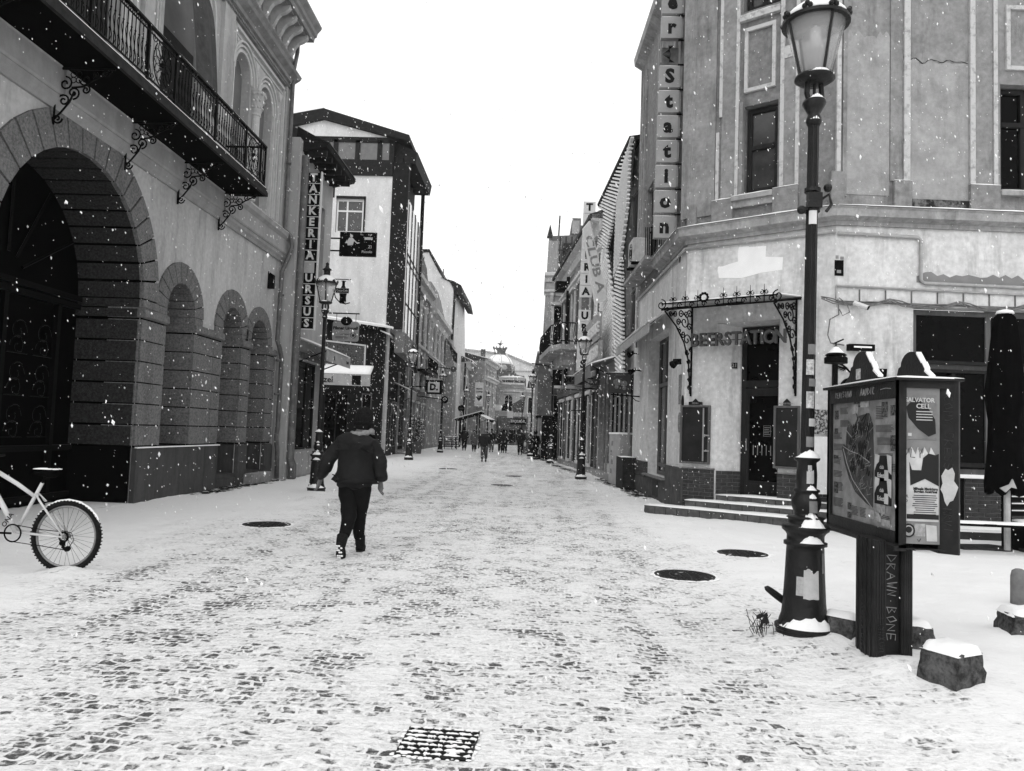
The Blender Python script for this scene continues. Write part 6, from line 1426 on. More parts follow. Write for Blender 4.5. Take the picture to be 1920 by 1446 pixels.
b = MB(frame(4.74, 7.73, 1, 0)); b.smooth = True; b.lathe([(.075, -.05), (.072, .33), (.06, .38), (.03, .40), (0, .405)], 0, 0, 16); o = b.build('bollard', M('bollard_paint', .2, .13, 9)); solo(o, 'short round grey bollard at the right edge of the photo', 'bollard')

# ------------------------------------------------------------------ map kiosk
kk = thing('map_kiosk', 'street map kiosk with glazed poster box on a dark fluted post, covered in graffiti', 'kiosk', (2.6, 5.7, 0))
kiosk_m = M('kiosk_paint', .022, .012, 8, rough=.5, bump=.2, spec=.12); kiosk_l = M('kiosk_inner', .10, .07, 8, rough=.5)
KX0, KX1, KY0, KY1, KZ0, KZ1 = 2.45, 2.83, 5.28, 6.56, .90, 2.0
b = MB()
for x0, x1 in ((2.35, 2.425), (2.535, 2.60)):
    b.prismz([(x0, 5.42), (x0+.02, 5.40), (x1-.02, 5.40), (x1, 5.42), (x1, 5.72), (x0, 5.72)], -.03, KZ0)
    for q in (.2, .42, .64, .86): xx = x0+(x1-x0)*q; b.box(xx-.006, xx+.006, 5.392, 5.40, -.02, KZ0)
b.box(2.425, 2.535, 5.46, 5.70, -.03, KZ0)
for yy in (5.47, 5.54, 5.61, 5.68): b.box(2.342, 2.35, yy-.008, yy+.008, -.02, KZ0)
part(b, 'post', kiosk_m, kk)
b = MB(); b.prismz([(KX0+.05, KY0+.05), (KX1-.05, KY0+.05), (KX1-.05, KY1-.05), (KX0+.05, KY1-.05)], KZ0+.04, KZ1-.03); part(b, 'core', kiosk_l, kk)
# frames of the box: left face (along y) and front face (along x)
FK1 = frame(KX0, KY1, 0, -1, 1)          # left face: x local = from far corner to near corner
FK2 = frame(KX0, KY0, 1, 0, 1)           # front face
W1, W2 = KY1-KY0, KX1-KX0
b = MB(FK1); b.box(0, W1, -.0, .05, KZ0-.03, KZ0+.07); b.box(0, W1, -.0, .05, KZ1-.12, KZ1); b.box(0, .07, 0, .05, KZ0+.07, KZ1-.12); b.box(W1-.055, W1, 0, .05, KZ0+.07, KZ1-.12)
b.prismx([(-.03, KZ0-.05), (-.03, KZ0-.02), (.05, KZ0-.0), (.05, KZ0-.05)], 0, W1); part(b, 'side_frame', kiosk_m, kk)
b = MB(FK2); b.box(0, W2, .0, .05, KZ1-.05, KZ1); b.box(.0, .03, 0, .05, KZ0, KZ1-.05); part(b, 'front_frame', kiosk_m, kk)
b = MB(FK2); b.prismz([(W2-.10, .04), (W2-.0, -.03), (W2+.02, -.01), (W2+.02, .3), (W2-.08, .3)], KZ0-.06, KZ1-.0); part(b, 'door_edge', kiosk_m, kk)
b = MB(FK2); b.prismz([(W2+.02, .3), (W2+.02, W1-.0), (W2-.03, W1), (W2-.03, .3)], KZ0-.03, KZ1); b.F = FK2; b.box(0, W2, W1-.04, W1-.001, KZ0-.03, KZ1); part(b, 'back_faces', kiosk_m, kk)
b = MB(I4); b.prismz([(KX0-.03, KY0-.03), (KX1+.04, KY0-.03), (KX1+.04, KY1+.03), (KX0-.03, KY1+.03)], KZ1, KZ1+.02); b.prismz([(KX0, KY0+.02), (KX1, KY0+.02), (KX1, KY1), (KX0, KY1)], KZ0-.04, KZ0-.031); part(b, 'roof', kiosk_m, kk)
b = MB(I4); b.snowcap(KX0-.03, KX1+.04, KY0-.03, KY1+.03, KZ1+.02, .028, .06, 8); part(b, 'roof_snow', snow, kk)
def crest(F, cx_, wd):
    P_ = [(-wd, 0), (-wd, .02), (-.72*wd, .07), (-.62*wd, .13)]+[(.5*wd*math.cos(PI-PI*i/10), .14+.10*math.sin(PI*i/10)) for i in range(11)]+[(.62*wd, .13), (.72*wd, .07), (wd, .02), (wd, 0)]
    b = MB(F); b.prism([(cx_+x, KZ1+.02+z) for x, z in P_], .0, .03); o = part(b, 'roof_crest', kiosk_m, kk)
    b = MB(F)
    for (x0, z0, x1, z1) in ((.30*wd, .215, .55*wd, .14), (.60*wd, .135, .75*wd, .085), (.70*wd, .075, 1.0*wd, .025)):
        b.prism([(cx_+x0, KZ1+.02+z0), (cx_+x0+.008, KZ1+.034+z0), (cx_+x1+.004, KZ1+.034+z1), (cx_+x1, KZ1+.02+z1)], -.002, .034)
    part(b, 'snow', snow, o); return o
cr1 = crest(FK1, .66, .30); crest(frame(KX1-.05, KY1, 0, -1, 1), .74, .30)
b = MB(FK1); b.box(.585, .655, -.006, -.0, KZ1+.05, KZ1+.13); part(b, 'sticker', M('round_sticker', 0), cr1)
# poster side: map sheet
b = MB(FK1); b.box(.07, W1-.055, .022, .03, KZ0+.07, KZ1-.12); mp = part(b, 'map_panel', map_base, kk)
def U(u): return .07+u*(W1-.125)
def V(v): return KZ1-.12-v*(KZ1-KZ0-.19)
# u,v measured from the top left corner of the sheet
b = MB(FK1); b.prism([(U(u), V(v)) for u, v in [(.28, .16), (.36, .22), (.44, .12), (.60, .10), (.66, .2), (.67, .5), (.66, .86), (.58, .84), (.40, .76), (.30, .66), (.22, .52), (.17, .40), (.20, .36), (.24, .38), (.25, .24)]], .016, .0218); part(b, 'map_city', map_dark, mp)
b = MB(FK1)
rs = random.Random(11)
for k in range(110):
    u, v = rs.uniform(.24, .62), rs.uniform(.18, .78); a = rs.choice([.5, 2.0, .2, 1.2]); l_ = rs.uniform(.03, .10)
    if u < .2+.0 or (v > .55 and u < .34): continue
    x0, z0 = U(u), V(v); x1, z1 = x0+l_*math.cos(a), z0+l_*math.sin(a)*1.0; dx_, dz_ = -math.sin(a)*.0018, math.cos(a)*.0018
    b.add([(x0-dx_, .0155, z0-dz_), (x1-dx_, .0155, z1-dz_), (x1+dx_, .0155, z1+dz_), (x0+dx_, .0155, z0+dz_)], [(0, 1, 2, 3)])
for pa in ([(.20, .40), (.26, .52), (.36, .66), (.50, .76), (.66, .86)], [(.25, .24), (.34, .30), (.42, .26), (.46, .14)], [(.2, .38), (.32, .42), (.46, .44), (.62, .5)]):
    b.tube([(U(u), .015, V(v)) for u, v in pa], .003, 4)
part(b, 'map_streets', M('map_line', .30, .22, 8), mp)
b = MB(FK1)
for k in range(38):
    x0, z0 = U(rs.uniform(.3, .58)), V(rs.uniform(.22, .62)); b.tube([(x0, .0135, z0), (x0+.02, .0135, z0+rs.uniform(.03, .06)), (x0+.035, .0135, z0-.01), (x0+.055, .0135, z0+rs.uniform(.02, .05))], .003, 4)
b.tube([(U(.42), .0135, V(.10)), (U(.46), .0135, V(.2)), (U(.52), .0135, V(.22)), (U(.58), .0135, V(.10)), (U(.5), .0135, V(.16))], .0035, 4)
part(b, 'scribble', ink, mp)
b = MB(FK1)
def block(b, u0, u1, v0, v1, rows, fill=.5):
    h_ = (v1-v0)/rows
    for r in range(rows): e = u1-(u1-u0)*rs.uniform(0, .25); b.box(U(u0), U(e), .0195, .0215, V(v0+h_*(r+fill)), V(v0+h_*r))
for a in ((.13, .27, .04, .10, 6), (.13, .30, .15, .21, 6), (.02, .16, .26, .32, 6), (.02, .2, .36, .42, 5), (.02, .15, .48, .54, 5), (.02, .18, .60, .66, 5), (.10, .18, .70, .78, 7), (.02, .20, .84, .92, 8), (.34, .44, .88, .96, 7), (.47, .56, .88, .96, 7),
          (.70, .80, .05, .16, 8), (.70, .95, .20, .26, 6), (.72, .98, .30, .36, 6), (.74, .95, .42, .46, 4), (.92, .99, .5, .56, 5), (.72, .9, .9, .95, 4)): block(b, *a)
part(b, 'text_columns', ink_m, mp)
b = MB(FK1)
for u0, u1, v0, v1 in ((.03, .10, .06, .14), (.03, .09, .22, .27), (.02, .10, .46, .49), (.03, .10, .70, .80), (.27, .33, .86, .92), (.27, .33, .94, .99), (.78, .86, .02, .14), (.9, .98, .05, .13), (.9, .98, .28, .40), (.36, .46, .0, .015), (.36, .46, .03, .045)):
    b.box(U(u0), U(u1), .0195, .0215, V(v1), V(v0))
part(b, 'small_pictures', M('small_picture', .02, .12, 60, lo=.45, hi=.55), mp)
for vv in (.44, .62):
    b = MB(FK1); b.box(U(.70), U(.92), .013, .0185, V(vv+.20), V(vv)); f_ = part(b, 'flyer', M('flyer_dark', .02, .01, 9), mp)
    b = MB(FK1); b.prism([(U(.70), V(vv+.12)), (U(.71), V(vv-.01)), (U(.77), V(vv-.0)), (U(.76), V(vv+.05)), (U(.73), V(vv+.07))], .0105, .0128); b.prism([(U(.89), V(vv+.12)), (U(.87), V(vv-.01)), (U(.93), V(vv)), (U(.93), V(vv+.14))], .0105, .0128); b.text('Eclectic', U(.80), V(vv+.155), .0125, .045, ext=.001, off=.001); b.text('club', U(.80), V(vv+.09), .0125, .04, ext=.001)
    b.box(U(.84), U(.89), .010, .0125, V(vv+.19), V(vv+.11)); part(b, 'flyer_print', paper, f_)
b = MB(FK1)
for u0, u1, v0, v1 in ((.60, .68, .88, .95), (.69, .78, .89, .96), (.79, .9, .93, .985), (.91, .985, .955, .995), (.35, .43, .02, .10), (.47, .60, .0, .05)): b.box(U(u0), U(u1), .017, .0188, V(v1), V(v0))
b.prism([(U(.70), V(.72)), (U(.80), V(.70)), (U(.84), V(.76)), (U(.84), V(.88)), (U(.78), V(.92)), (U(.72), V(.86))], .017, .0188)
part(b, 'pasted_scraps', M('scrap', .38, .2, 25), mp)
b = MB(FK1); b.scrawl('PENISTOWN', .18, KZ1-.055, -.003, .045, seed=1, r=.0017); b.scrawl('AMODIC', .66, KZ1-.055, -.003, .05, seed=2); b.tube([(1.0, -.002, KZ1-.05), (1.08, -.002, KZ1-.045), (1.16, -.002, KZ1-.052)], .003, 3); part(b, 'scratched_tag', scratch, kk)
# front side: posters
b = MB(FK2); b.box(.03, W2-.10, .02, .03, KZ0, KZ1-.05); fp = part(b, 'poster_panel', M('poster_metal', .20, .15, 9, rough=.5), kk)
def Q(u): return .035+u*(W2-.14)
def T(v): return KZ1-.055-v*(KZ1-KZ0-.06)
b = MB(FK2); b.box(Q(.08), Q(.92), .014, .0195, T(.33), T(.04)); po = part(b, 'club_poster', paper_g, fp)
b = MB(FK2); b.prism([(Q(u), T(v)) for u, v in [(.08, .12), (.3, .06), (.62, .10), (.88, .20), (.90, .29), (.7, .31), (.4, .26), (.14, .19)]], .011, .0138); part(b, 'poster_picture', ink, po)
b = MB(FK2); b.text('SALVATOR', Q(.45), T(.075), .0095, .042, ext=.001, off=.001, sx=.95); b.text('CELL', Q(.55), T(.115), .0095, .045, ext=.001, off=.001)
for k in range(4): b.box(Q(.35), Q(.8), .009, .0108, T(.152+.018*k), T(.146+.018*k))
b.box(Q(.12), Q(.22), .009, .0108, T(.31), T(.29)); part(b, 'poster_lettering', paper, po)
b = MB(FK2); b.box(Q(.0), Q(.98), .014, .0195, T(.86), T(.47)); po = part(b, 'torn_poster', paper, fp)
tp = [(.0, .47), (.02, .40)]+[(.05+.06*i, .38+.05*((i*7) % 3)/2) for i in range(15)]+[(.96, .47)]
b = MB(FK2); b.prism([(Q(u), T(v)) for u, v in tp], .0142, .0192); part(b, 'torn_top', paper, po)
b = MB(FK2); b.prism([(Q(u), T(v)) for u, v in [(.17, .48), (.24, .53), (.5, .53), (.55, .45), (.7, .42), (.9, .43), (.98, .42), (.98, .63), (.6, .585), (.2, .63)]], .011, .0138); part(b, 'dark_picture', ink, po)
b = MB(FK2); b.text('Mihaela Maniciuro', Q(.62), T(.65), .0125, .026, ext=.0006, off=.001, sx=.85); b.text('Bogdan Acetrinei', Q(.62), T(.668), .0125, .026, ext=.0006, off=.001, sx=.85); b.text('24.', Q(.08), T(.70), .0125, .03, ext=.0006); b.text('O', Q(.08), T(.73), .0125, .03, ext=.0006)
for k in range(10): w_ = rs.uniform(.25, .36); b.box(Q(.60-w_), Q(.60+w_), .0122, .0138, T(.690+.0135*k+.005), T(.690+.0135*k))
b.box(Q(.1), Q(.98), .0122, .0138, T(.845), T(.815)); part(b, 'print', ink, po)
b = MB(FK2); b.prism([(Q(.16)+.040*math.cos(t), T(.92)+.045*math.sin(t)) for t in [i*2*PI/18 for i in range(18)]], .014, .0195); b.box(Q(.32), Q(.62), .016, .0195, T(.955), T(.875)); st1 = part(b, 'stickers', M('scrap', 0), fp)
b = MB(FK2); b.tube([(Q(.16)+.036*math.cos(t), .013, T(.92)+.041*math.sin(t)) for t in [i*2*PI/18 for i in range(18)]], .005, 4, closed=True); b.ball((Q(.16), .014, T(.915)), .022, 8, 5, sy=.2); part(b, 'sticker_print', ink, st1)
b = MB(FK2); b.prism([(Q(.64), T(.88)), (Q(.93), T(.885)), (Q(.95), T(.985)), (Q(.66), T(.985))], .0165, .0195); part(b, 'curled_sheet', paper, fp)
b = MB(FK2); b.scrawl('VLY', Q(.02), T(.42), .012, .06, seed=8); b.tube([(Q(.4), .018, T(.975)), (Q(.45), .018, T(.99)), (Q(.5), .018, T(.97))], .002, 3); part(b, 'marker_tag', ink, fp)
# graffiti on the door edge and on the post
FD = frame(KX0+W2-.10, KY0+.04, .10, -.07, 1)
b = MB(FD); b.scrawl('CONY SRESS', .062, 1.90, -.004, .05, rot=-PI/2, w_=.8, seed=3); b.scrawl('MRVI', .06, 1.14, -.004, .05, rot=-PI/2, seed=4); part(b, 'scratched_tag', M('scratch_dim', .07, .03, 20), kk)
b = MB(FD); b.prism([(.03, 1.24), (.015, 1.27), (.028, 1.31), (.02, 1.36), (.045, 1.41), (.06, 1.40), (.085, 1.42), (.10, 1.38), (.095, 1.33), (.12, 1.29), (.105, 1.24), (.09, 1.20), (.07, 1.19), (.055, 1.16), (.04, 1.19)], -.008, -.003); part(b, 'torn_paper', paper, kk)
b = MB(I4); b.scrawl('DRAWN.BONE', 2.482, .80, 5.454, .062, rot=-PI/2, w_=.78, seed=5, r=.0032); part(b, 'scratched_tag', scratch, kk)
b = MB(frame(2.34, 5.72, 0, -1, 1)); b.scrawl('PUOXMRVPI', .16, .10, -.004, .06, rot=PI/2, seed=6); b.F = I4; b.scrawl('RUOXMRVI', 2.387, .12, 5.386, .045, rot=PI/2, seed=7, r=.0018); part(b, 'scratched_tag', M('scratch_dim', 0), kk)

# ------------------------------------------------------------------ bicycle
bk = thing('bicycle', 'white mountain bike with snowy black saddle, cut off by the left edge of the photo', 'bicycle', (-5.2, 7.65, 0))
def wheel(cx_, cz_, parent):
    wh = MB(frame(0, 7.65, 1, 0)); wh.smooth = True; wh.tube([(cx_+.335*math.cos(t), 0, cz_+.335*math.sin(t)) for t in [i*2*PI/40 for i in range(40)]], .024, 8, closed=True)
    for i in range(64):
        t = i*2*PI/64
        for s_ in (-.014, .014): wh.smooth = False; wh.box(cx_+.355*math.cos(t)-.006, cx_+.355*math.cos(t)+.006, s_-.008, s_+.008, cz_+.355*math.sin(t)-.006, cz_+.355*math.sin(t)+.006)
    wo = part(wh, 'tyre', rubber, parent)
    b = MB(frame(0, 7.65, 1, 0)); b.smooth = True; b.tube([(cx_+.300*math.cos(t), 0, cz_+.300*math.sin(t)) for t in [i*2*PI/40 for i in range(40)]], .013, 6, closed=True); part(b, 'rim', alloy, wo)
    b = MB(frame(0, 7.65, 1, 0)); b.tube([(cx_, -.05, cz_), (cx_, .05, cz_)], .022, 10)
    part(b, 'hub', alloy, wo)
    b = MB(frame(0, 7.65, 1, 0))
    for i in range(32): t = i*2*PI/32; s_ = (-1)**i; a = t+s_*.35*(1 if i % 4 < 2 else -1); b.tube([(cx_+.02*math.cos(a), s_*.03, cz_+.02*math.sin(a)), (cx_+.298*math.cos(t), 0, cz_+.298*math.sin(t))], .0016, 3)
    part(b, 'spokes', iron, wo)
    b = MB(frame(0, 7.65, 1, 0)); b.smooth = True; b.tube([(cx_+.362*math.cos(t), 0, cz_+.362*math.sin(t)) for t in [math.radians(25+i*6.5) for i in range(20)]], [.003]+[.012+.003*math.sin(i*2.3) for i in range(18)]+[.003], 6); part(b, 'tyre_snow', snow, wo)
    return wo
wheel(-4.68, .355, bk); wheel(-5.76, .355, bk)
B0 = MB(frame(0, 7.65, 1, 0)); B0.smooth = True
B0.tube([(-5.20, 0, .38), (-4.965, 0, .88)], .018, 8)                       # seat tube
B0.tube([(-5.03, 0, .74), (-5.22, 0, .86), (-5.52, 0, 1.02)], [.019, .022, .024], 8)   # top tube
B0.tube([(-5.20, 0, .38), (-5.33, 0, .60), (-5.54, 0, .92)], [.024, .026, .026], 8)    # down tube
B0.tube([(-5.52, 0, 1.06), (-5.56, 0, .88)], .024, 8)
for s_ in (-.045, .045):
    B0.tube([(-5.01, s_*.3, .77), (-4.95, s_*.9, .70), (-4.69, s_*1.1, .37)], [.013, .012, .010], 6); B0.tube([(-5.18, s_*.7, .385), (-4.9, s_*1.0, .365), (-4.69, s_*1.1, .355)], [.015, .012, .011], 6)
    B0.tube([(-5.57, s_, .84), (-5.66, s_, .6), (-5.76, s_, .355)], .013, 6)
B0.tube([(-5.56, 0, .88), (-5.57, -.045, .84)], .02, 6); B0.tube([(-5.56, 0, .88), (-5.57, .045, .84)], .02, 6)
part(B0, 'frame', frame_w, bk)
b = MB(frame(0, 7.65, 1, 0)); b.text('ONA', -5.275, .50, -.028, .07, ext=.001, rot=-2.13+PI, off=.001); part(b, 'frame_lettering', ink, bk)
b = MB(frame(0, 7.65, 1, 0)); b.smooth = True; b.tube([(-4.965, 0, .88), (-4.93, 0, .96)], .012, 6); part(b, 'seat_post', iron, bk)
b = MB(frame(0, 7.65, 1, 0)); b.smooth = True; b.tube([(-5.06, 0, .975), (-4.99, 0, .98), (-4.92, 0, .985), (-4.84, 0, .995), (-4.80, 0, .985)], [.015, .028, .050, .060, .03], 10); sd = part(b, 'saddle', fabric_b, bk)
b = MB(frame(0, 7.65, 1, 0)); b.snowcap(-5.04, -4.80, -.05, .05, 1.022, .022, .03); part(b, 'saddle_snow', snow, sd)
b = MB(frame(0, 7.65, 1, 0)); b.tube([(-5.20+.085*math.cos(t), -.05, .375+.085*math.sin(t)) for t in [i*2*PI/24 for i in range(24)]], .008, 5, closed=True); b.tube([(-5.2, -.07, .375), (-5.38, -.07, .375)], .011, 5); b.box(-5.44, -5.34, -.14, -.07, .36, .39); b.tube([(-5.2, .07, .375), (-5.02, .07, .375)], .011, 5)
b.lathe([(.045, 0)], 0, 0, 3) if 0 else None
part(b, 'crankset', iron, bk)
b = MB(frame(0, 7.65, 1, 0)); b.tube([(-5.2, -.05, .46), (-4.9, -.05, .42), (-4.68, -.045, .405)], .004, 4); b.tube([(-5.2, -.05, .29), (-4.9, -.05, .26), (-4.62, -.05, .225)], .004, 4); b.tube([(-4.68+.045*math.cos(t), -.045, .355+.045*math.sin(t)) for t in [i*2*PI/14 for i in range(14)]], .010, 5, closed=True)
b.tube([(-4.66, -.06, .32), (-4.67, -.06, .26), (-4.63, -.06, .225)], .018, 6); b.ball((-4.62, -.06, .245), .028, 8, 6); b.ball((-4.68, -.06, .30), .03, 8, 6); b.tube([(-4.62, -.05, .25), (-4.57, -.05, .33), (-4.6, -.05, .40), (-4.70, -.05, .42)], .004, 4); part(b, 'derailleur', iron, bk)
b = MB(frame(0, 7.65, 1, 0)); b.tube([(-5.53, 0, 1.06), (-5.52, 0, 1.10), (-5.58, 0, 1.12)], .016, 6); b.tube([(-5.60, -.32, 1.13), (-5.58, 0, 1.12), (-5.60, .32, 1.13)], .013, 6); part(b, 'handlebar', iron, bk)
b = MB(frame(0, 7.65, 1, 0)); b.tube([(-5.0, .0, .75), (-4.96, -.03, .74), (-4.91, -.03, .66)], .012, 5); b.tube([(-4.98, -.02, .73), (-4.94, .02, .68), (-4.88, .03, .70)], .009, 5); part(b, 'brake', iron, bk)

# ------------------------------------------------------------------ closed parasol, terrace benches
t = thing('closed_parasol', 'closed black parasol wrapped on a pale pole, at the right edge before the bar windows', 'parasol', (7.2, 12.05, 0))
b = MB(frame(7.2, 12.05, .86, 0)); b.smooth = True; n = 28; prof = [(.10, 3.66), (.16, 3.60), (.2, 3.45), (.24, 3.1), (.27, 2.7), (.29, 2.4), (.26, 2.2), (.24, 2.0), (.27, 1.6), (.30, 1.3), (.33, 1.05), (.31, .95)]
vs = []
for k, (r, z) in enumerate(prof):
    for j in range(n):
        a = 2*PI*j/n; q = r*.86*(1+.16*math.sin(7*a+k*.3)+.06*math.sin(3*a+k)); vs.append((q*math.cos(a), q*.8*math.sin(a), z-.10*abs(math.sin(3.5*a))*(k == len(prof)-1)))
b.add(vs+[(0, 0, 3.68)], [(k*n+j, k*n+(j+1) % n, (k+1)*n+(j+1) % n, (k+1)*n+j) for k in range(len(prof)-1) for j in range(n)]+[(len(prof)*n, (j+1) % n, j) for j in range(n)]); part(b, 'folded_canopy', fabric_b, t)
b = MB(frame(7.2, 12.05, .86, 0)); b.smooth = True; b.lathe([(.13, 3.655), (.11, 3.70), (.04, 3.72), (0, 3.72)], 0, 0, 14); part(b, 'snow_cap', snow, t)
b = MB(frame(7.2, 12.05, .86, 0)); b.lathe([(.045, .03), (.045, 3.5)], .02, 0, 10); part(b, 'pole', far_l, t)
b = MB(frame(7.2, 12.05, .86, 0)); b.prism([(-.26, .98), (-.12, 1.04), (-.08, 1.12), (-.02, .98), (-.10, 1.0), (-.18, .92)], -.31, -.28); part(b, 'pale_hem', tarp, t)
b = MB(frame(7.35, 12.2, 1, 0)); b.box(-.10, .0, -.05, .05, 0, 1.6); o = b.build('dark_stake', iron); solo(o, 'dark square stake close behind the parasol pole', 'stake')
def bench(x, y, a, label, L_=1.5, back=True):
    t = thing('bench', label, 'bench', (x, y, 0), 'dark terrace benches'); F = frame(x, y, math.cos(a), math.sin(a))
    b = MB(F)
    for k in range(3): b.box(0, L_, .12*k, .12*k+.09, .42, .46)
    part(b, 'seat', iron, t)
    if back:
        b = MB(F)
        for k in range(4): b.box(0, L_, .40, .43, .52+.11*k, .60+.11*k)
        part(b, 'backrest', iron, t)
        b = MB(F)
        for k in range(4): b.snowcap(0, L_, .39, .43, .60+.11*k, .02)
        part(b, 'slat_snow', snow, t)
    for xx in (.1, L_-.1):
        b = MB(F); b.box(xx-.03, xx+.03, .0, .36, 0, .42); b.box(xx-.03, xx+.03, .36, .44, 0, .98 if back else .42); part(b, 'leg', iron, t)
    b = MB(F); b.snowcap(0, L_, .0, .33, .46, .035); part(b, 'snow', snow, t)
bench(7.45, 12.0, .25, 'dark slatted bench with snowy back at the right edge beside the parasol')
bench(5.5, 11.6, -.05, 'low dark backless bench seen behind the kiosk and lamp', 2.2, False)
bench(5.35, 13.25, .0, 'dark slatted bench with snow stripes between lamp post and kiosk', 1.0)

# ------------------------------------------------------------------ right pavement objects
t = thing('utility_cabinet', 'tall plain pale utility cabinet on the right pavement before the bar side windows', 'cabinet', (2.6, 24.8, 0))
b = MB(I4); b.prismz([(2.43, 25.6), (2.62, 24.2), (3.0, 24.25), (2.9, 25.7)], 0, 1.62); part(b, 'body', cabinet_m, t)
b = MB(I4); b.prismz([(2.41, 25.64), (2.60, 24.16), (3.04, 24.2), (2.94, 25.74)], 1.62, 1.68); part(b, 'lid', snow, t)
b = MB(frame(2.43, 25.6, .19, -1.4, 1))
for i in range(4): b.box(.25+.12*(i % 2), .42+.12*(i % 2), -.012, .0, .35+.3*i, .5+.3*i)
part(b, 'notice_marks', M('smudge', .12, .3, 20), t)
t = thing('planter_box', 'dark box planter with snow on top, on the camera side of the utility cabinet', 'planter', (2.7, 23.4, 0))
b = MB(I4); b.prismz([(2.5, 23.9), (2.55, 22.6), (2.95, 22.6), (2.9, 23.9)], 0, .95); part(b, 'box', M('bin_dark', .03, .015, 12, bump=.6), t)
b = MB(I4); b.snowcap(2.52, 2.92, 22.65, 23.85, .95, .03); part(b, 'snow', snow, t)
t = thing('square_picture_sign', 'square dark hanging sign with two pale figures, on a bracket by the side awning', 'sign', (2.4, 22.3, 2.8))
F = frame(0, 22.3, 1, 0); b = MB(F); b.box(2.04, 2.70, -.04, .04, 2.80, 3.40); bd = part(b, 'board', M('pub_board_grey', .045, .03, 8), t)
b = MB(F); b.ball((2.30, -.045, 3.12), .10, 10, 6, sy=.15, sx=1.3); b.ball((2.50, -.045, 3.08), .09, 10, 6, sy=.15); b.ball((2.28, -.045, 2.98), .06, 8, 5, sy=.2); b.ball((2.5, -.045, 2.95), .06, 8, 5, sy=.2); b.text('CHARLIE', 2.38, 3.33, -.045, .08, ext=.001); part(b, 'painted_figures', M('pale_figures', .16, .08, 30), bd)
b = MB(F); b.snowcap(2.04, 2.70, -.04, .04, 3.40, .02); part(b, 'snow', snow, bd)
b = MB(F); b.tube([(2.04, 0, 2.76), (2.98, 0, 2.72)], .02, 5); b.tube(spiral(2.25, 2.72, .06, 1.2, 0), .01, 4); b.tube(spiral(2.42, 2.72, .05, 1.2, PI, k=-1), .01, 4); b.tube([(2.7, 0, 2.74), (2.85, 0, 2.6), (2.98, 0, 2.58)], .012, 4); part(b, 'bracket', iron, t)
t = thing('currency_sign', 'wide dark hanging sign lettered MOST between the right-hand lamps', 'sign', (1.5, 30.5, 3.3))
F = frame(0, 30.5, 1, 0); b = MB(F); b.box(1.12, 1.86, -.06, .06, 3.55, 3.88); b.box(1.12, 1.86, -.05, .05, 3.32, 3.36); bd = part(b, 'board', M('pub_board_grey', 0), t)
b = MB(F); b.text('MOST', 1.49, 3.72, -.07, .30, off=.012); part(b, 'lettering', sign_b, bd)
b = MB(F); b.box(1.12, 1.86, -.05, .05, 3.38, 3.50); part(b, 'light_strip', sign_g, bd)
b = MB(F); b.snowcap(1.12, 1.86, -.06, .06, 3.88, .02); part(b, 'snow', snow, bd)
b = MB(F); b.tube([(1.86, 0, 3.8), (2.4, 0, 3.8)], .025, 5); b.tube([(1.86, 0, 3.4), (2.4, 0, 3.4)], .025, 5); part(b, 'bracket', iron, t)
t = thing('small_box_sign', 'small dark box sign with a pale strip, hung beside the slimmer right lamp', 'sign', (.9, 40, 3.6))
F = frame(0, 40, 1, 0); b = MB(F); b.box(.75, 1.25, -.1, .1, 4.1, 4.9); bd = part(b, 'box', sign_b, t)
b = MB(F); b.box(.85, 1.2, -.11, -.1, 3.95, 4.08); b.box(.85, 1.2, -.12, .1, 3.95, 4.0); part(b, 'light_strip', sign_w, bd)
b = MB(F); b.tube([(-.35, 0, 5.2), (1.6, 0, 4.95)], .03, 5); part(b, 'bracket', iron, t)
b = MB(frame(0, 33, 1, 0)); b.box(1.95, 2.05, -.05, .05, .3, 3.2); b.tube([(1.4, 0, 2.6), (2.0, 0, 2.6)], .02, 4); o = b.build('wall_rod', iron); solo(o, 'thin dark rod with side arm beside the first right-hand lamp', 'rod')
# café shelter
t = thing('cafe_shelter', 'dark open-fronted café shelter with snowy flat top at the right side far ahead', 'shelter', (.6, 47, 0))
b = MB(I4); b.box(-.02, 2.0, 46.6, 50, 0, .25); b.box(.0, .06, 46.6, 46.7, 0, 2.6); b.box(.95, 1.01, 46.6, 46.7, 0, 2.6); b.box(-.1, 2.0, 46.4, 50, 2.55, 2.66); b.box(.3, 2.0, 46.9, 49.8, .2, 2.5); part(b, 'frame', sign_b, t)
b = MB(I4); b.snowcap(-.12, 2.0, 46.38, 50, 2.66, .07, .2); part(b, 'snow', snow, t)
b = MB(I4); b.box(-.5, .02, 47.8, 48.3, .0, .04); part(b, 'foot_plate', iron, t)
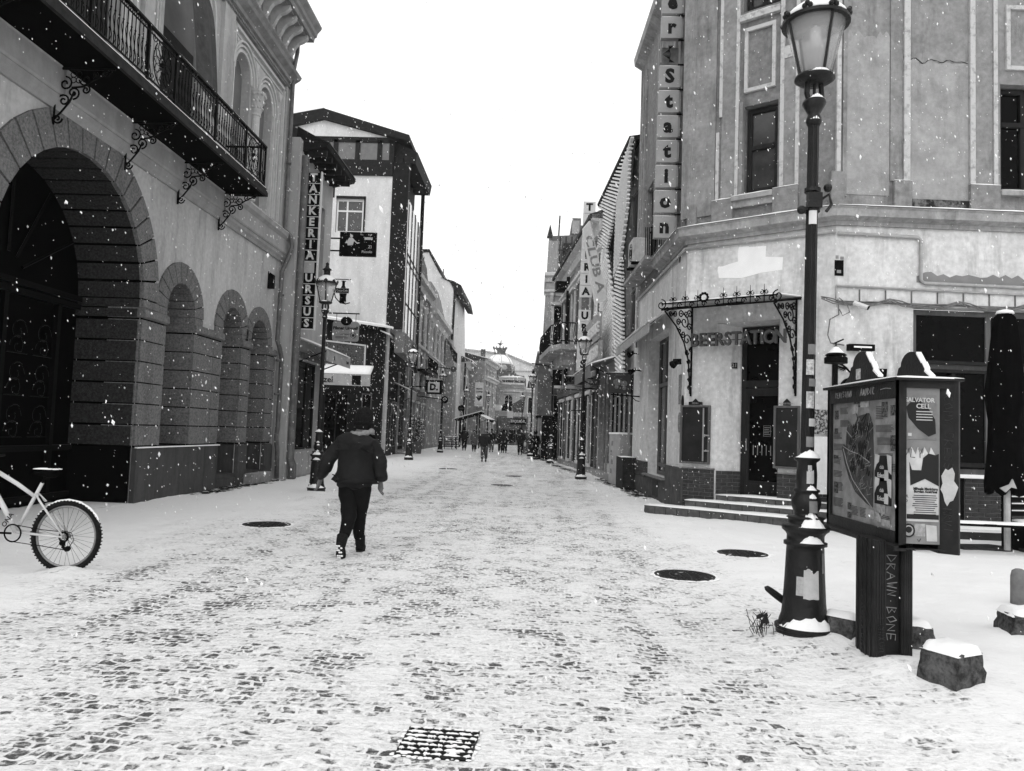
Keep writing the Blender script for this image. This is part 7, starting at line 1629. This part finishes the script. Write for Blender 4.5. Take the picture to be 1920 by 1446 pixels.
# planters with shrubs
def planter(x, y, r, h, label, hh=1.0, rectg=False):
    t = thing('planter', label, 'planter', (x, y, 0), 'planters with snowy evergreens'); F = frame(x, y, 1, 0)
    b = MB(F)
    if rectg: b.box(-r, r, -r, r, 0, h)
    else: b.lathe([(r*.75, 0), (r, h), (r*.88, h), (r*.85, h-.05), (0, h-.05)], 0, 0, 14)
    part(b, 'pot', M('pot', .12, .08, 6), t)
    b = MB(F); b.tube([(0, 0, h-.05), (0, 0, h+hh*.6)], .03, 5); part(b, 'stem', wood_d, t)
    b = MB(F); b2 = MB(F)
    for k in range(420):
        a = rnd.uniform(0, 6.28); e = rnd.uniform(-1, 1); q = rnd.random()**.5; cl = 1+.35*noise.noise(Vector((math.cos(a)*2, math.sin(a)*2, e*2)))
        p = Vector((r*1.25*cl*q*math.cos(a)*math.sqrt(1-e*e*.8), r*1.25*cl*q*math.sin(a)*math.sqrt(1-e*e*.8), h+hh*.5+e*hh*.55*cl)); u = Vector((rnd.uniform(-1, 1), rnd.uniform(-1, 1), rnd.uniform(-1, 1)))*.07; v = Vector((rnd.uniform(-1, 1), rnd.uniform(-1, 1), rnd.uniform(-1, 1)))*.05
        (b2 if rnd.random() < .16 else b).add([p, p+u, p+u+v, p+v], [(0, 1, 2, 3)])
    part(b, 'leaves', leaf_m, t); part(b2, 'snow', snow, t)
planter(-8.0, 51.0, .45, .85, 'round planter with snowy shrub left of the third left lamp', 1.5)
planter(-7.6, 48.9, .40, .8, 'round planter with snowy shrub behind the second left lamp base', 1.4)
planter(-.62, 58.6, .42, .9, 'square planter with small shrub left of the café shelter', .8, True)
# no-entry sign, square letter sign, round signs
def disc_sign(x, y, zc, r, label, h=None, mt=None, arm=None):
    t = thing('round_sign', label, 'sign', (x, y, 0)); F = frame(x, y, 1, 0)
    b = MB(F); b.prism([(r*math.cos(t_), zc+r*math.sin(t_)) for t_ in [i*2*PI/24 for i in range(24)]], -.03, .03); d = part(b, 'disc', mt or sign_b, t)
    b = MB(F)
    if arm: b.tube([(0, 0, zc), (arm, 0, zc+.2)], .03, 4)
    else: b.tube([(0, .06, 0), (0, .06, zc+r)], .05, 6)
    part(b, 'post' if not arm else 'arm', iron, t); return t, F, d
t, F, d = disc_sign(-7.35, 74.5, 3.75, .34, 'round no-entry sign on a post at the far left'); b = MB(F); b.box(-.2, .2, -.035, -.03, 3.70, 3.80); part(b, 'bar', M('bar_dim', .05), d)
disc_sign(-6.2, 56, 6.05, .22, 'plain round grey sign beside the third left lamp top', mt=far_d, arm=-1.6)
t, F, d = disc_sign(-6.05, 50, 3.55, .24, 'round black sign with white scroll mark under the square letter sign', arm=-1.8); b = MB(F); b.tube(spiral(.0, 3.55, .14, 1.2, 0, y=-.04), .02, 4); part(b, 'mark', sign_w, d)
t = thing('square_letter_sign', 'square lit-box style sign with white face reading D. on the far left', 'sign', (-6.6, 49, 3.6))
F = frame(-7.15, 49, 1, -.08); b = MB(F); b.box(.0, 1.05, -.25, .25, 3.85, 4.75); bd = part(b, 'box', sign_b, t)
b = MB(F); b.box(.18, .93, -.26, -.25, 3.95, 4.60); fc_ = part(b, 'face', sign_w, bd)
b = MB(F); b.text('D.', .56, 4.27, -.265, .56, off=.03); part(b, 'lettering', letter_b, fc_)
b = MB(F); b.snowcap(.0, 1.05, -.25, .25, 4.75, .03); part(b, 'snow', snow, bd); b = MB(F); b.tube([(-1.4, 0, 4.3), (0, 0, 4.3)], .04, 4); part(b, 'arm', iron, t)
# ornate metal frame / terrace far left
t = thing('terrace_pergola', 'dark sloping-roofed metal pergola with snow stripes at the far left', 'pergola', (-5.6, 69, 0))
b = MB(I4)
for x in (-7.0, -5.2): 
    for y in (67, 70): b.tube([(x, y, 0), (x, y, 2.5 if x < -6 else 3.2)], .06, 5)
for y in (67, 68.5, 70): b.tube([(-7.2, y, 2.5), (-4.8, y, 3.25)], .07, 4)
part(b, 'posts_and_rafters', iron, t)
b = MB(I4)
for y in (67, 68.5, 70): b.add([(-7.2, y-.08, 2.58), (-4.8, y-.08, 3.33), (-4.8, y+.08, 3.33), (-7.2, y+.08, 2.58), (-7.2, y-.08, 2.66), (-4.8, y-.08, 3.41), (-4.8, y+.08, 3.41), (-7.2, y+.08, 2.66)], [(0, 1, 2, 3), (4, 5, 6, 7), (0, 1, 5, 4), (2, 3, 7, 6)])
part(b, 'rafter_snow', snow, t)
t = thing('terrace_table_stack', 'low dark stacked terrace furniture under snow left of the walkers', 'terrace furniture', (-7.2, 64, 0))
b = MB(I4)
for k in range(5): b.box(-7.6+.05*k, -6.4-.05*k, 63+.1*k, 65, .2+.2*k, .24+.2*k)
for x in (-7.5, -6.9, -6.5): b.tube([(x, 63.2, 0), (x, 63.2, 1.1)], .03, 4)
part(b, 'furniture', iron, t); b = MB(I4); b.snowcap(-7.5, -6.5, 63.2, 65, 1.05, .08); part(b, 'snow', snow, t)
for (x0, x1, z0, z1, y, lab, m_) in ((-4.9, -4.2, 4.1, 4.8, 90, 'white square hanging board left of the arched window', sign_w), (-4.15, -3.75, 4.1, 4.9, 90.5, 'dark square hanging board beside the white one, far ahead', sign_b), (-3.5, -2.8, 3.3, 4.1, 91, 'pale low hanging board under the arched window', sign_w)):
    b = MB(frame(0, y, 1, 0)); b.box(x0, x1, -.03, .03, z0, z1); o = b.build('hanging_board', m_); solo(o, lab, 'sign')
awning('dark_far_awning', 'small dark awning at the far left beside the heart banner', frame(-6.2, 82, .1, 1, 1), 0, 5, 0, -1.0, 3.4, 2.9, .3, cloth=fabric_b)

# ------------------------------------------------------------------ people
def skin_mesh(joints, edges, root=0, sub=2):
    """grow one continuous tapered surface over a skeleton; joints: name -> (x,y,z,rx,ry)"""
    names = list(joints); idx = {n: i for i, n in enumerate(names)}
    me = bpy.data.meshes.new('s'); me.from_pydata([joints[n][:3] for n in names], [(idx[a], idx[b]) for a, b in edges], [])
    o = bpy.data.objects.new('s', me); COL.objects.link(o)
    sk = o.modifiers.new('s', 'SKIN'); sk.use_smooth_shade = True
    for i, n in enumerate(names):
        d = me.skin_vertices[0].data[i]; j = joints[n]; d.radius = (j[3], j[4] if len(j) > 4 else j[3]); d.use_root = (i == root)
    ss = o.modifiers.new('u', 'SUBSURF'); ss.levels = sub; ss.render_levels = sub
    dg = bpy.context.evaluated_depsgraph_get(); out = bpy.data.meshes.new_from_object(o.evaluated_get(dg))
    bpy.data.objects.remove(o); bpy.data.meshes.remove(me); return out
def skin_part(name, joints, edges, mt, parent, F=I4, root=0, sub=2, warp=None):
    me = skin_mesh(joints, edges, root, sub); b = MB(F); b.smooth = True
    vs = [v.co.copy() for v in me.vertices]
    if warp: vs = [warp(v) for v in vs]
    b.add(vs, [list(p.vertices) for p in me.polygons]); bpy.data.meshes.remove(me)
    return part(b, name, mt, parent)
def wrinkle(v, k=.012, f=6):
    n_ = noise.noise_vector(Vector((v.x*f, v.y*f, v.z*f*1.3))); return v+n_*k
def hand(j, e, pre, w_, d, side, curl=.5):
    """five short finger chains from a wrist joint; d = hand direction"""
    wv = Vector(w_); d = Vector(d).normalized(); s_ = Vector((0, -1, 0)) if abs(d.y) < .8 else Vector((1, 0, 0)); s_ = (s_-d*d.dot(s_)).normalized(); n_ = d.cross(s_)*side
    pm = wv+d*.05; j[pre+'palm'] = (*pm, .038, .022); e.append((pre+'wrist', pre+'palm')); k2 = wv+d*.085; j[pre+'kn'] = (*k2, .040, .020); e.append((pre+'palm', pre+'kn'))
    for i, (off, ln) in enumerate(((-.030, .062), (-.010, .075), (.011, .07), (.030, .055))):
        a = k2+s_*off+d*.012; m_ = a+d*ln*.55+n_*.012*curl; t_ = m_+d*ln*.35+n_*.03*curl
        j[pre+'f%da' % i] = (*m_, .0095); j[pre+'f%db' % i] = (*t_, .008); e += [(pre+'kn', pre+'f%da' % i), (pre+'f%da' % i, pre+'f%db' % i)]
    th = pm-s_*.045+d*.015+n_*.01; t2 = th+d*.035-s_*.01+n_*.015; j[pre+'t1'] = (*th, .012); j[pre+'t2'] = (*t2, .010); e += [(pre+'palm', pre+'t1'), (pre+'t1', pre+'t2')]

# the walking man, seen from behind
MX, MY = -2.2, 9.42
man = thing('person', 'man walking away in dark jacket, knit hat and pale collar, one boot sole lifted', 'person', (MX, MY, 0))
FM = frame(MX, MY, 1, 0)
J = dict(pel=(0, 0, .92, .10, .09), sp=(.0, -.01, 1.08, .11, .10), ch=(.015, .03, 1.30, .14, .11), nk=(.03, .10, 1.47, .065), hd0=(.055, .15, 1.56, .078, .080), hd1=(.05, .14, 1.66, .086, .10), hd2=(.05, .13, 1.73, .06, .07),
         nose=(.125, .185, 1.61, .014), chin=(.085, .19, 1.535, .026), ear=(.035+.10, .10, 1.615, .014),
         sl=(-.19, .04, 1.385, .06), el=(-.36, -.02, 1.12, .045), lwrist=(-.445, .05, .90, .026),
         sr=(.215, .04, 1.37, .06), er=(.29, .0, 1.10, .045), rwrist=(.30, .06, .885, .026),
         hl=(-.08, 0, .84, .06), kl=(-.04, -.08, .50, .045), al=(-.04, -.30, .20, .03), hl2=(-.05, -.36, .15, .042), tl=(-.045, -.30, .04, .035),
         hr=(.08, 0, .84, .06), kr=(.05, .12, .47, .045), ar=(.045, .22, .09, .03), tr=(.05, .38, .045, .035))
E_ = [('pel', 'sp'), ('sp', 'ch'), ('ch', 'nk'), ('nk', 'hd0'), ('hd0', 'hd1'), ('hd1', 'hd2'), ('hd1', 'nose'), ('hd0', 'chin'), ('hd1', 'ear'), ('ch', 'sl'), ('sl', 'el'), ('el', 'lwrist'), ('ch', 'sr'), ('sr', 'er'), ('er', 'rwrist'),
      ('pel', 'hl'), ('hl', 'kl'), ('kl', 'al'), ('al', 'hl2'), ('hl2', 'tl'), ('pel', 'hr'), ('hr', 'kr'), ('kr', 'ar'), ('ar', 'tr')]
hand(J, E_, 'l', (-.445, .05, .90), (-.25, .12, -1), 1, .9); hand(J, E_, 'r', (.30, .06, .885), (.02, .15, -1), -1, .9)
body = skin_part('body', J, E_, skin_m, man, FM)
T = dict(pel=(0, 0, 1.0, .17, .15), hl=(-.085, 0, .78, .145, .14), kl0=(-.06, -.03, .62, .118), kl=(-.035, -.08, .48, .098), sl_=(-.035, -.2, .33, .080), al=(-.045, -.29, .225, .074), hr=(.085, 0, .78, .145, .14), kr0=(.06, .06, .62, .118), kr=(.04, .12, .46, .098), sr_=(.035, .17, .27, .080), ar=(.035, .21, .13, .074))
skin_part('trousers', T, [('pel', 'hl'), ('hl', 'kl0'), ('kl0', 'kl'), ('kl', 'sl_'), ('sl_', 'al'), ('pel', 'hr'), ('hr', 'kr0'), ('kr0', 'kr'), ('kr', 'sr_'), ('sr_', 'ar')], trouser_m, man, FM, warp=lambda v: wrinkle(v, .014, 9))
Jk = dict(w2=(.005, -.02, 1.10, .245, .20), hem=(.0, -.01, .765, .255, .205), w1=(.0, -.01, .95, .245, .20), c1=(.015, .0, 1.24, .25, .20), c2=(.02, .03, 1.36, .225, .19), nk=(.03, .08, 1.45, .13, .12),
          sl=(-.19, .03, 1.34, .118), ul=(-.29, -.0, 1.22, .102), el=(-.365, -.02, 1.09, .092), fl=(-.42, .02, .98, .080), wl=(-.46, .05, .885, .072),
          sr=(.21, .03, 1.325, .125), ur=(.27, .0, 1.2, .102), er=(.30, -.01, 1.08, .092), fr=(.315, .03, .97, .086), wr=(.315, .055, .875, .078))
skin_part('jacket', Jk, [('hem', 'w1'), ('w1', 'w2'), ('w2', 'c1'), ('c1', 'c2'), ('c2', 'nk'), ('c2', 'sl'), ('sl', 'ul'), ('ul', 'el'), ('el', 'fl'), ('fl', 'wl'), ('c2', 'sr'), ('sr', 'ur'), ('ur', 'er'), ('er', 'fr'), ('fr', 'wr')], jacket_m, man, FM, sub=3, warp=lambda v: wrinkle(wrinkle(v, .022, 6), .010, 15))
b = MB(FM); b.smooth = True
b.tube([(.03+.115*math.cos(t)+.01*math.sin(3*t), .075+.10*math.sin(t), 1.475+.028*math.sin(t*1.0+1.0)) for t in [i*2*PI/22 for i in range(22)]], [.036+.010*math.sin(i*1.1) for i in range(22)], 10, closed=True)
b.tube([(-.075, .02, 1.48), (-.03, -.035, 1.46), (.04, -.05, 1.465), (.11, -.02, 1.475)], [.03, .04, .038, .026], 8); part(b, 'fleece_collar', fleece, man)
b = MB(FM); b.smooth = True; b.ball((.045, .125, 1.585), .108, 14, 8, sy=1.05, sz=.9); part(b, 'hair', M('dark_hair', .010, .005, 20), man)
b = MB(FM); b.smooth = True; n = 24; vs = []
prof = [(.110, 1.585), (.116, 1.62), (.118, 1.67), (.111, 1.72), (.09, 1.762), (.054, 1.788), (.018, 1.798)]
for r, z in prof:
    for k in range(n): a = k*2*PI/n; q = r*(1+.04*math.sin(k*2.1+z*30)); vs.append((.048+q*.92*math.cos(a), .13+q*1.12*math.sin(a), z-.02*math.sin(a)+.012*math.cos(a*2)))
vs.append((.048, .13, 1.799)); b.add(vs, [(i*n+k, i*n+(k+1) % n, (i+1)*n+(k+1) % n, (i+1)*n+k) for i in range(len(prof)-1) for k in range(n)]+[(len(vs)-1, (len(prof)-1)*n+k, (len(prof)-1)*n+(k+1) % n) for k in range(n)])
b.tube([(.048+.108*math.cos(t), .13+.128*math.sin(t), 1.595-.02*math.sin(t)) for t in [i*2*PI/24 for i in range(24)]], .016, 6, closed=True); hat = part(b, 'knit_hat', knit, man)
b = MB(FM); b.smooth = True; b.ball((.04, .11, 1.787), .05, 10, 6, sz=.3); part(b, 'snow_on_hat', snow, hat)
# boots: the trailing one shows its sole
b = MB(FM); b.smooth = True; b.tube([(-.055, -.27, .26), (-.055, -.32, .19), (-.052, -.37, .14)], [.068, .062, .055], 10); b.tube([(-.052, -.375, .17), (-.048, -.34, .10), (-.046, -.30, .035), (-.045, -.275, .0)], [.048, .05, .050, .036], 10); bo = part(b, 'boot', rubber, man)
Fs = Matrix.Translation((MX-.05, MY-.40, .095)) @ Matrix.Rotation(math.radians(28), 4, 'X')
b = MB(Fs); b.prism([(.043*math.cos(t)*(1.1 if math.sin(t) < 0 else .95), .13*math.sin(t)) for t in [i*2*PI/24 for i in range(24)]], -.014, .014); sole = part(b, 'sole', M('boot_sole', .02, .01, 30), bo)
b = MB(Fs); rr_ = random.Random(3)
for z_ in [-.11, -.08, -.05, -.0, .03, .06, .09]:
    for x_ in (-.024, 0, .024):
        if rr_.random() < .78: b.ball((x_+rr_.uniform(-.004, .004), -.018, z_), .0125, 7, 5, sy=.6, sx=1.2)
part(b, 'snow_in_tread', snow, sole)
b = MB(FM); b.smooth = True; b.tube([(.045, .21, .20), (.045, .23, .10), (.046, .25, .06)], [.066, .062, .055], 10); b.tube([(.045, .17, .05), (.047, .26, .055), (.05, .34, .045), (.052, .39, .03)], [.044, .05, .048, .034], 10); bo = part(b, 'boot', rubber, man)
b = MB(FM); b.prismz([(.047+.05*math.cos(t), .27+.14*math.sin(t)) for t in [i*2*PI/20 for i in range(20)]], -.002, .022); part(b, 'sole', M('boot_sole', 0), bo)

def walker(x, y, rot, label, h=1.75, coat=jacket_m, leg=trouser_m, coat_len=.78, stride=.16, hood=False, hat_=None, wide=1.0, bag=False, breath=False, arms='down', skirt=False):
    k = h/1.75; t = thing('person', label, 'person', (x, y, 0), 'people walking far up the street')
    F = Matrix.Translation((x, y, 0)) @ Matrix.Rotation(rot, 4, 'Z') @ Matrix.Scale(k, 4)
    J = dict(pel=(0, 0, .92, .13, .10), ch=(0, 0, 1.28, .15, .11), nk=(0, .0, 1.46, .05), h0=(0, -.01, 1.56, .07, .075), h1=(0, -.01, 1.65, .08, .09), h2=(0, 0, 1.71, .05), nose=(0, -.105, 1.62, .012),
             sl=(-.18, 0, 1.38, .055), el=(-.24, .03, 1.12, .045), lwrist=(-.23, -.04, .88, .03), sr=(.18, 0, 1.38, .055), er=(.24, .0, 1.12, .045), rwrist=(.23, -.06, .88, .03),
             hl=(-.08, 0, .86, .09), kl=(-.09, -stride*.5, .48, .06), al=(-.09, -stride, .09, .045), tl=(-.09, -stride-.14, .04, .035), hr=(.08, 0, .86, .09), kr=(.09, stride*.2, .48, .06), ar=(.09, stride, .10, .045), tr=(.09, stride-.14, .045, .035))
    E_ = [('pel', 'ch'), ('ch', 'nk'), ('nk', 'h0'), ('h0', 'h1'), ('h1', 'h2'), ('h1', 'nose'), ('ch', 'sl'), ('sl', 'el'), ('el', 'lwrist'), ('ch', 'sr'), ('sr', 'er'), ('er', 'rwrist'), ('pel', 'hl'), ('hl', 'kl'), ('kl', 'al'), ('al', 'tl'), ('pel', 'hr'), ('hr', 'kr'), ('kr', 'ar'), ('ar', 'tr')]
    hand(J, E_, 'l', (-.23, -.04, .88), (0, -.1, -1), 1); hand(J, E_, 'r', (.23, -.06, .88), (0, -.1, -1), -1)
    skin_part('body', J, E_, skin_m, t, F, sub=1)
    c_ = dict(w1=(0, 0, 1.02, .225*wide, .17), hem=(0, 0, coat_len, .24*wide, .17*wide), c1=(0, 0, 1.25, .23*wide, .17), c2=(0, 0, 1.38, .19, .15), nk=(0, 0, 1.47, .11), sl=(-.18, 0, 1.36, .105), el=(-.255, .03, 1.12, .092), wl=(-.25, -.03, .92, .075), sr=(.18, 0, 1.36, .105), er=(.255, .0, 1.12, .092), wr=(.25, -.05, .92, .075))
    skin_part('coat', c_, [('hem', 'w1'), ('w1', 'c1'), ('c1', 'c2'), ('c2', 'nk'), ('c2', 'sl'), ('sl', 'el'), ('el', 'wl'), ('c2', 'sr'), ('sr', 'er'), ('er', 'wr')], coat, t, F, warp=lambda v: wrinkle(v, .015, 7))
    c_ = dict(pel=(0, 0, .90, .18, .15), hl=(-.085, 0, .80, .13), kl=(-.09, -stride*.5, .48, .10), al=(-.09, -stride, .12, .082), hr=(.085, 0, .80, .13), kr=(.09, stride*.2, .48, .10), ar=(.09, stride, .13, .082))
    skin_part('trousers', c_, [('pel', 'hl'), ('hl', 'kl'), ('kl', 'al'), ('pel', 'hr'), ('hr', 'kr'), ('kr', 'ar')], leg, t, F)
    for sx, yy in ((-.09, -stride), (.09, stride)):
        b = MB(F); b.smooth = True; b.tube([(sx, yy+.06, .045), (sx, yy-.06, .05), (sx, yy-.18, .035)], [.045, .05, .035], 8); part(b, 'shoe', rubber, t)
    b = MB(F); b.smooth = True
    if hood: b.ball((0, .02, 1.64), .125, 12, 8, sy=1.1, sz=1.15); part(b, 'hood', coat, t)
    elif hat_: b.ball((0, .0, 1.69), .098, 12, 8, sy=1.1, sz=.85); part(b, 'hat', hat_, t)
    else: b.ball((0, .025, 1.67), .097, 12, 8, sy=1.05, sz=1.05); part(b, 'hair', M('dark_hair', .01, .005, 20), t)
    if bag: b = MB(F); b.smooth = True; b.ball((.30, -.02, .70), .14, 10, 7, sx=.6, sz=1.2); b.tube([(.25, -.05, .88), (.29, -.02, .82)], .01, 4); part(b, 'shopping_bag', sign_w, t)
    return t
walker(-2.66, 39.9, 0, 'man facing the camera in black jacket and grey jeans, nearest of the far walkers', 1.74, leg=jeans_m, stride=.10, hat_=M('fur_cap', .2, .1, 60), wide=1.1)
walker(-5.7, 61.3, .1, 'dark-clothed person left of the woman in the long grey coat', 1.86, stride=.2, hood=True)
walker(-4.75, 59.2, 0, 'woman in a long grey coat on the left side of the street', 1.66, coat=coat_g, coat_len=.48, stride=.05, wide=1.25)
walker(-3.42, 59.4, .0, 'person in black top and pale skirt-length coat behind the nearest far walker', 1.80, leg=coat_g, stride=.12)
walker(-2.7, 58.9, PI, 'pair walker in dark coat with a breath of pale steam, seen in mid street', 1.74, stride=.18)
walker(-2.35, 58.6, PI, 'darker walker at the right shoulder of the mid-street pair', 1.72, stride=.14)
walker(-1.1, 55, 0, 'hooded person in black carrying a white bag, walking towards the camera', 1.92, hood=True, stride=.12, bag=True, wide=1.2)
walker(-.02, 46, .4, 'person in a long dark coat standing at the café shelter', 1.72, coat=fabric_b, coat_len=.45, stride=.06, hood=True)

# ------------------------------------------------------------------ snow in the air
fl = random.Random(21); fv = []; ff = []
def flake(x, y, z, s_, el):
    k = len(fv); d = Vector((fl.uniform(.0, .55), fl.uniform(-.2, .2), -1)).normalized(); a = d.orthogonal().normalized(); c_ = d.cross(a); p = Vector((x, y, z))
    for v in (d*s_*el, -d*s_*el, a*s_*fl.uniform(.6, 1), -a*s_, c_*s_*fl.uniform(.6, 1), -c_*s_): fv.append(tuple(p+v))
    for i, j, m_ in ((0, 2, 4), (0, 4, 3), (0, 3, 5), (0, 5, 2), (1, 4, 2), (1, 3, 4), (1, 5, 3), (1, 2, 5)): ff.append((k+i, k+j, k+m_))
for (y0, y1, xr, zr, N, s0) in ((1.6, 7, 5.2, 5.5, 1300, .0036), (7, 16, 7.3, 8, 5500, .0058), (16, 32, 7.2, 9, 8500, .0095), (32, 60, 8.5, 9, 3500, .016)):
    for _ in range(N):
        x, y, z = fl.uniform(-xr, xr), fl.uniform(y0, y1), fl.uniform(.03, zr)
        if abs(x) > .74*y+.6 or z-1.55 > .62*y+.3: continue
        if x > 2.9 and y > 14.3+1.0 and x > 2.9: continue
        s_ = s0*fl.lognormvariate(0, .5)*(.55+.45*y/y1)
        flake(x, y, z, s_, fl.uniform(1.1, 2.3))
me = bpy.data.meshes.new('falling_snow'); me.from_pydata(fv, [], ff); me.materials.append(M('snowflake', .85, rough=.8, spec=.1)); me.update()
fo = bpy.data.objects.new('falling_snow', me); COL.objects.link(fo); fo['kind'] = 'stuff'; fo['label'] = 'snowflakes falling all through the street air'; fo['category'] = 'falling snow'

# ------------------------------------------------------------------ hazy air down the street
b = MB(I4); b.box(-410, 410, -320, 900, -1.5, 24)
hm = bpy.data.materials.new('haze'); hm.use_nodes = True; t_ = hm.node_tree
for n_ in list(t_.nodes):
    if n_.type == 'BSDF_PRINCIPLED': t_.nodes.remove(n_)
pv = t_.nodes.new('ShaderNodeVolumePrincipled'); pv.inputs['Color'].default_value = g3(.95); pv.inputs['Density'].default_value = .0003; pv.inputs['Anisotropy'].default_value = .3
t_.links.new(pv.outputs[0], [n_ for n_ in t_.nodes if n_.type == 'OUTPUT_MATERIAL'][0].inputs['Volume'])
hz = b.build('haze', hm); hz['kind'] = 'stuff'; hz['label'] = 'pale snowy haze filling the street'; hz['category'] = 'haze'
SC.cycles.volume_bounces = 1
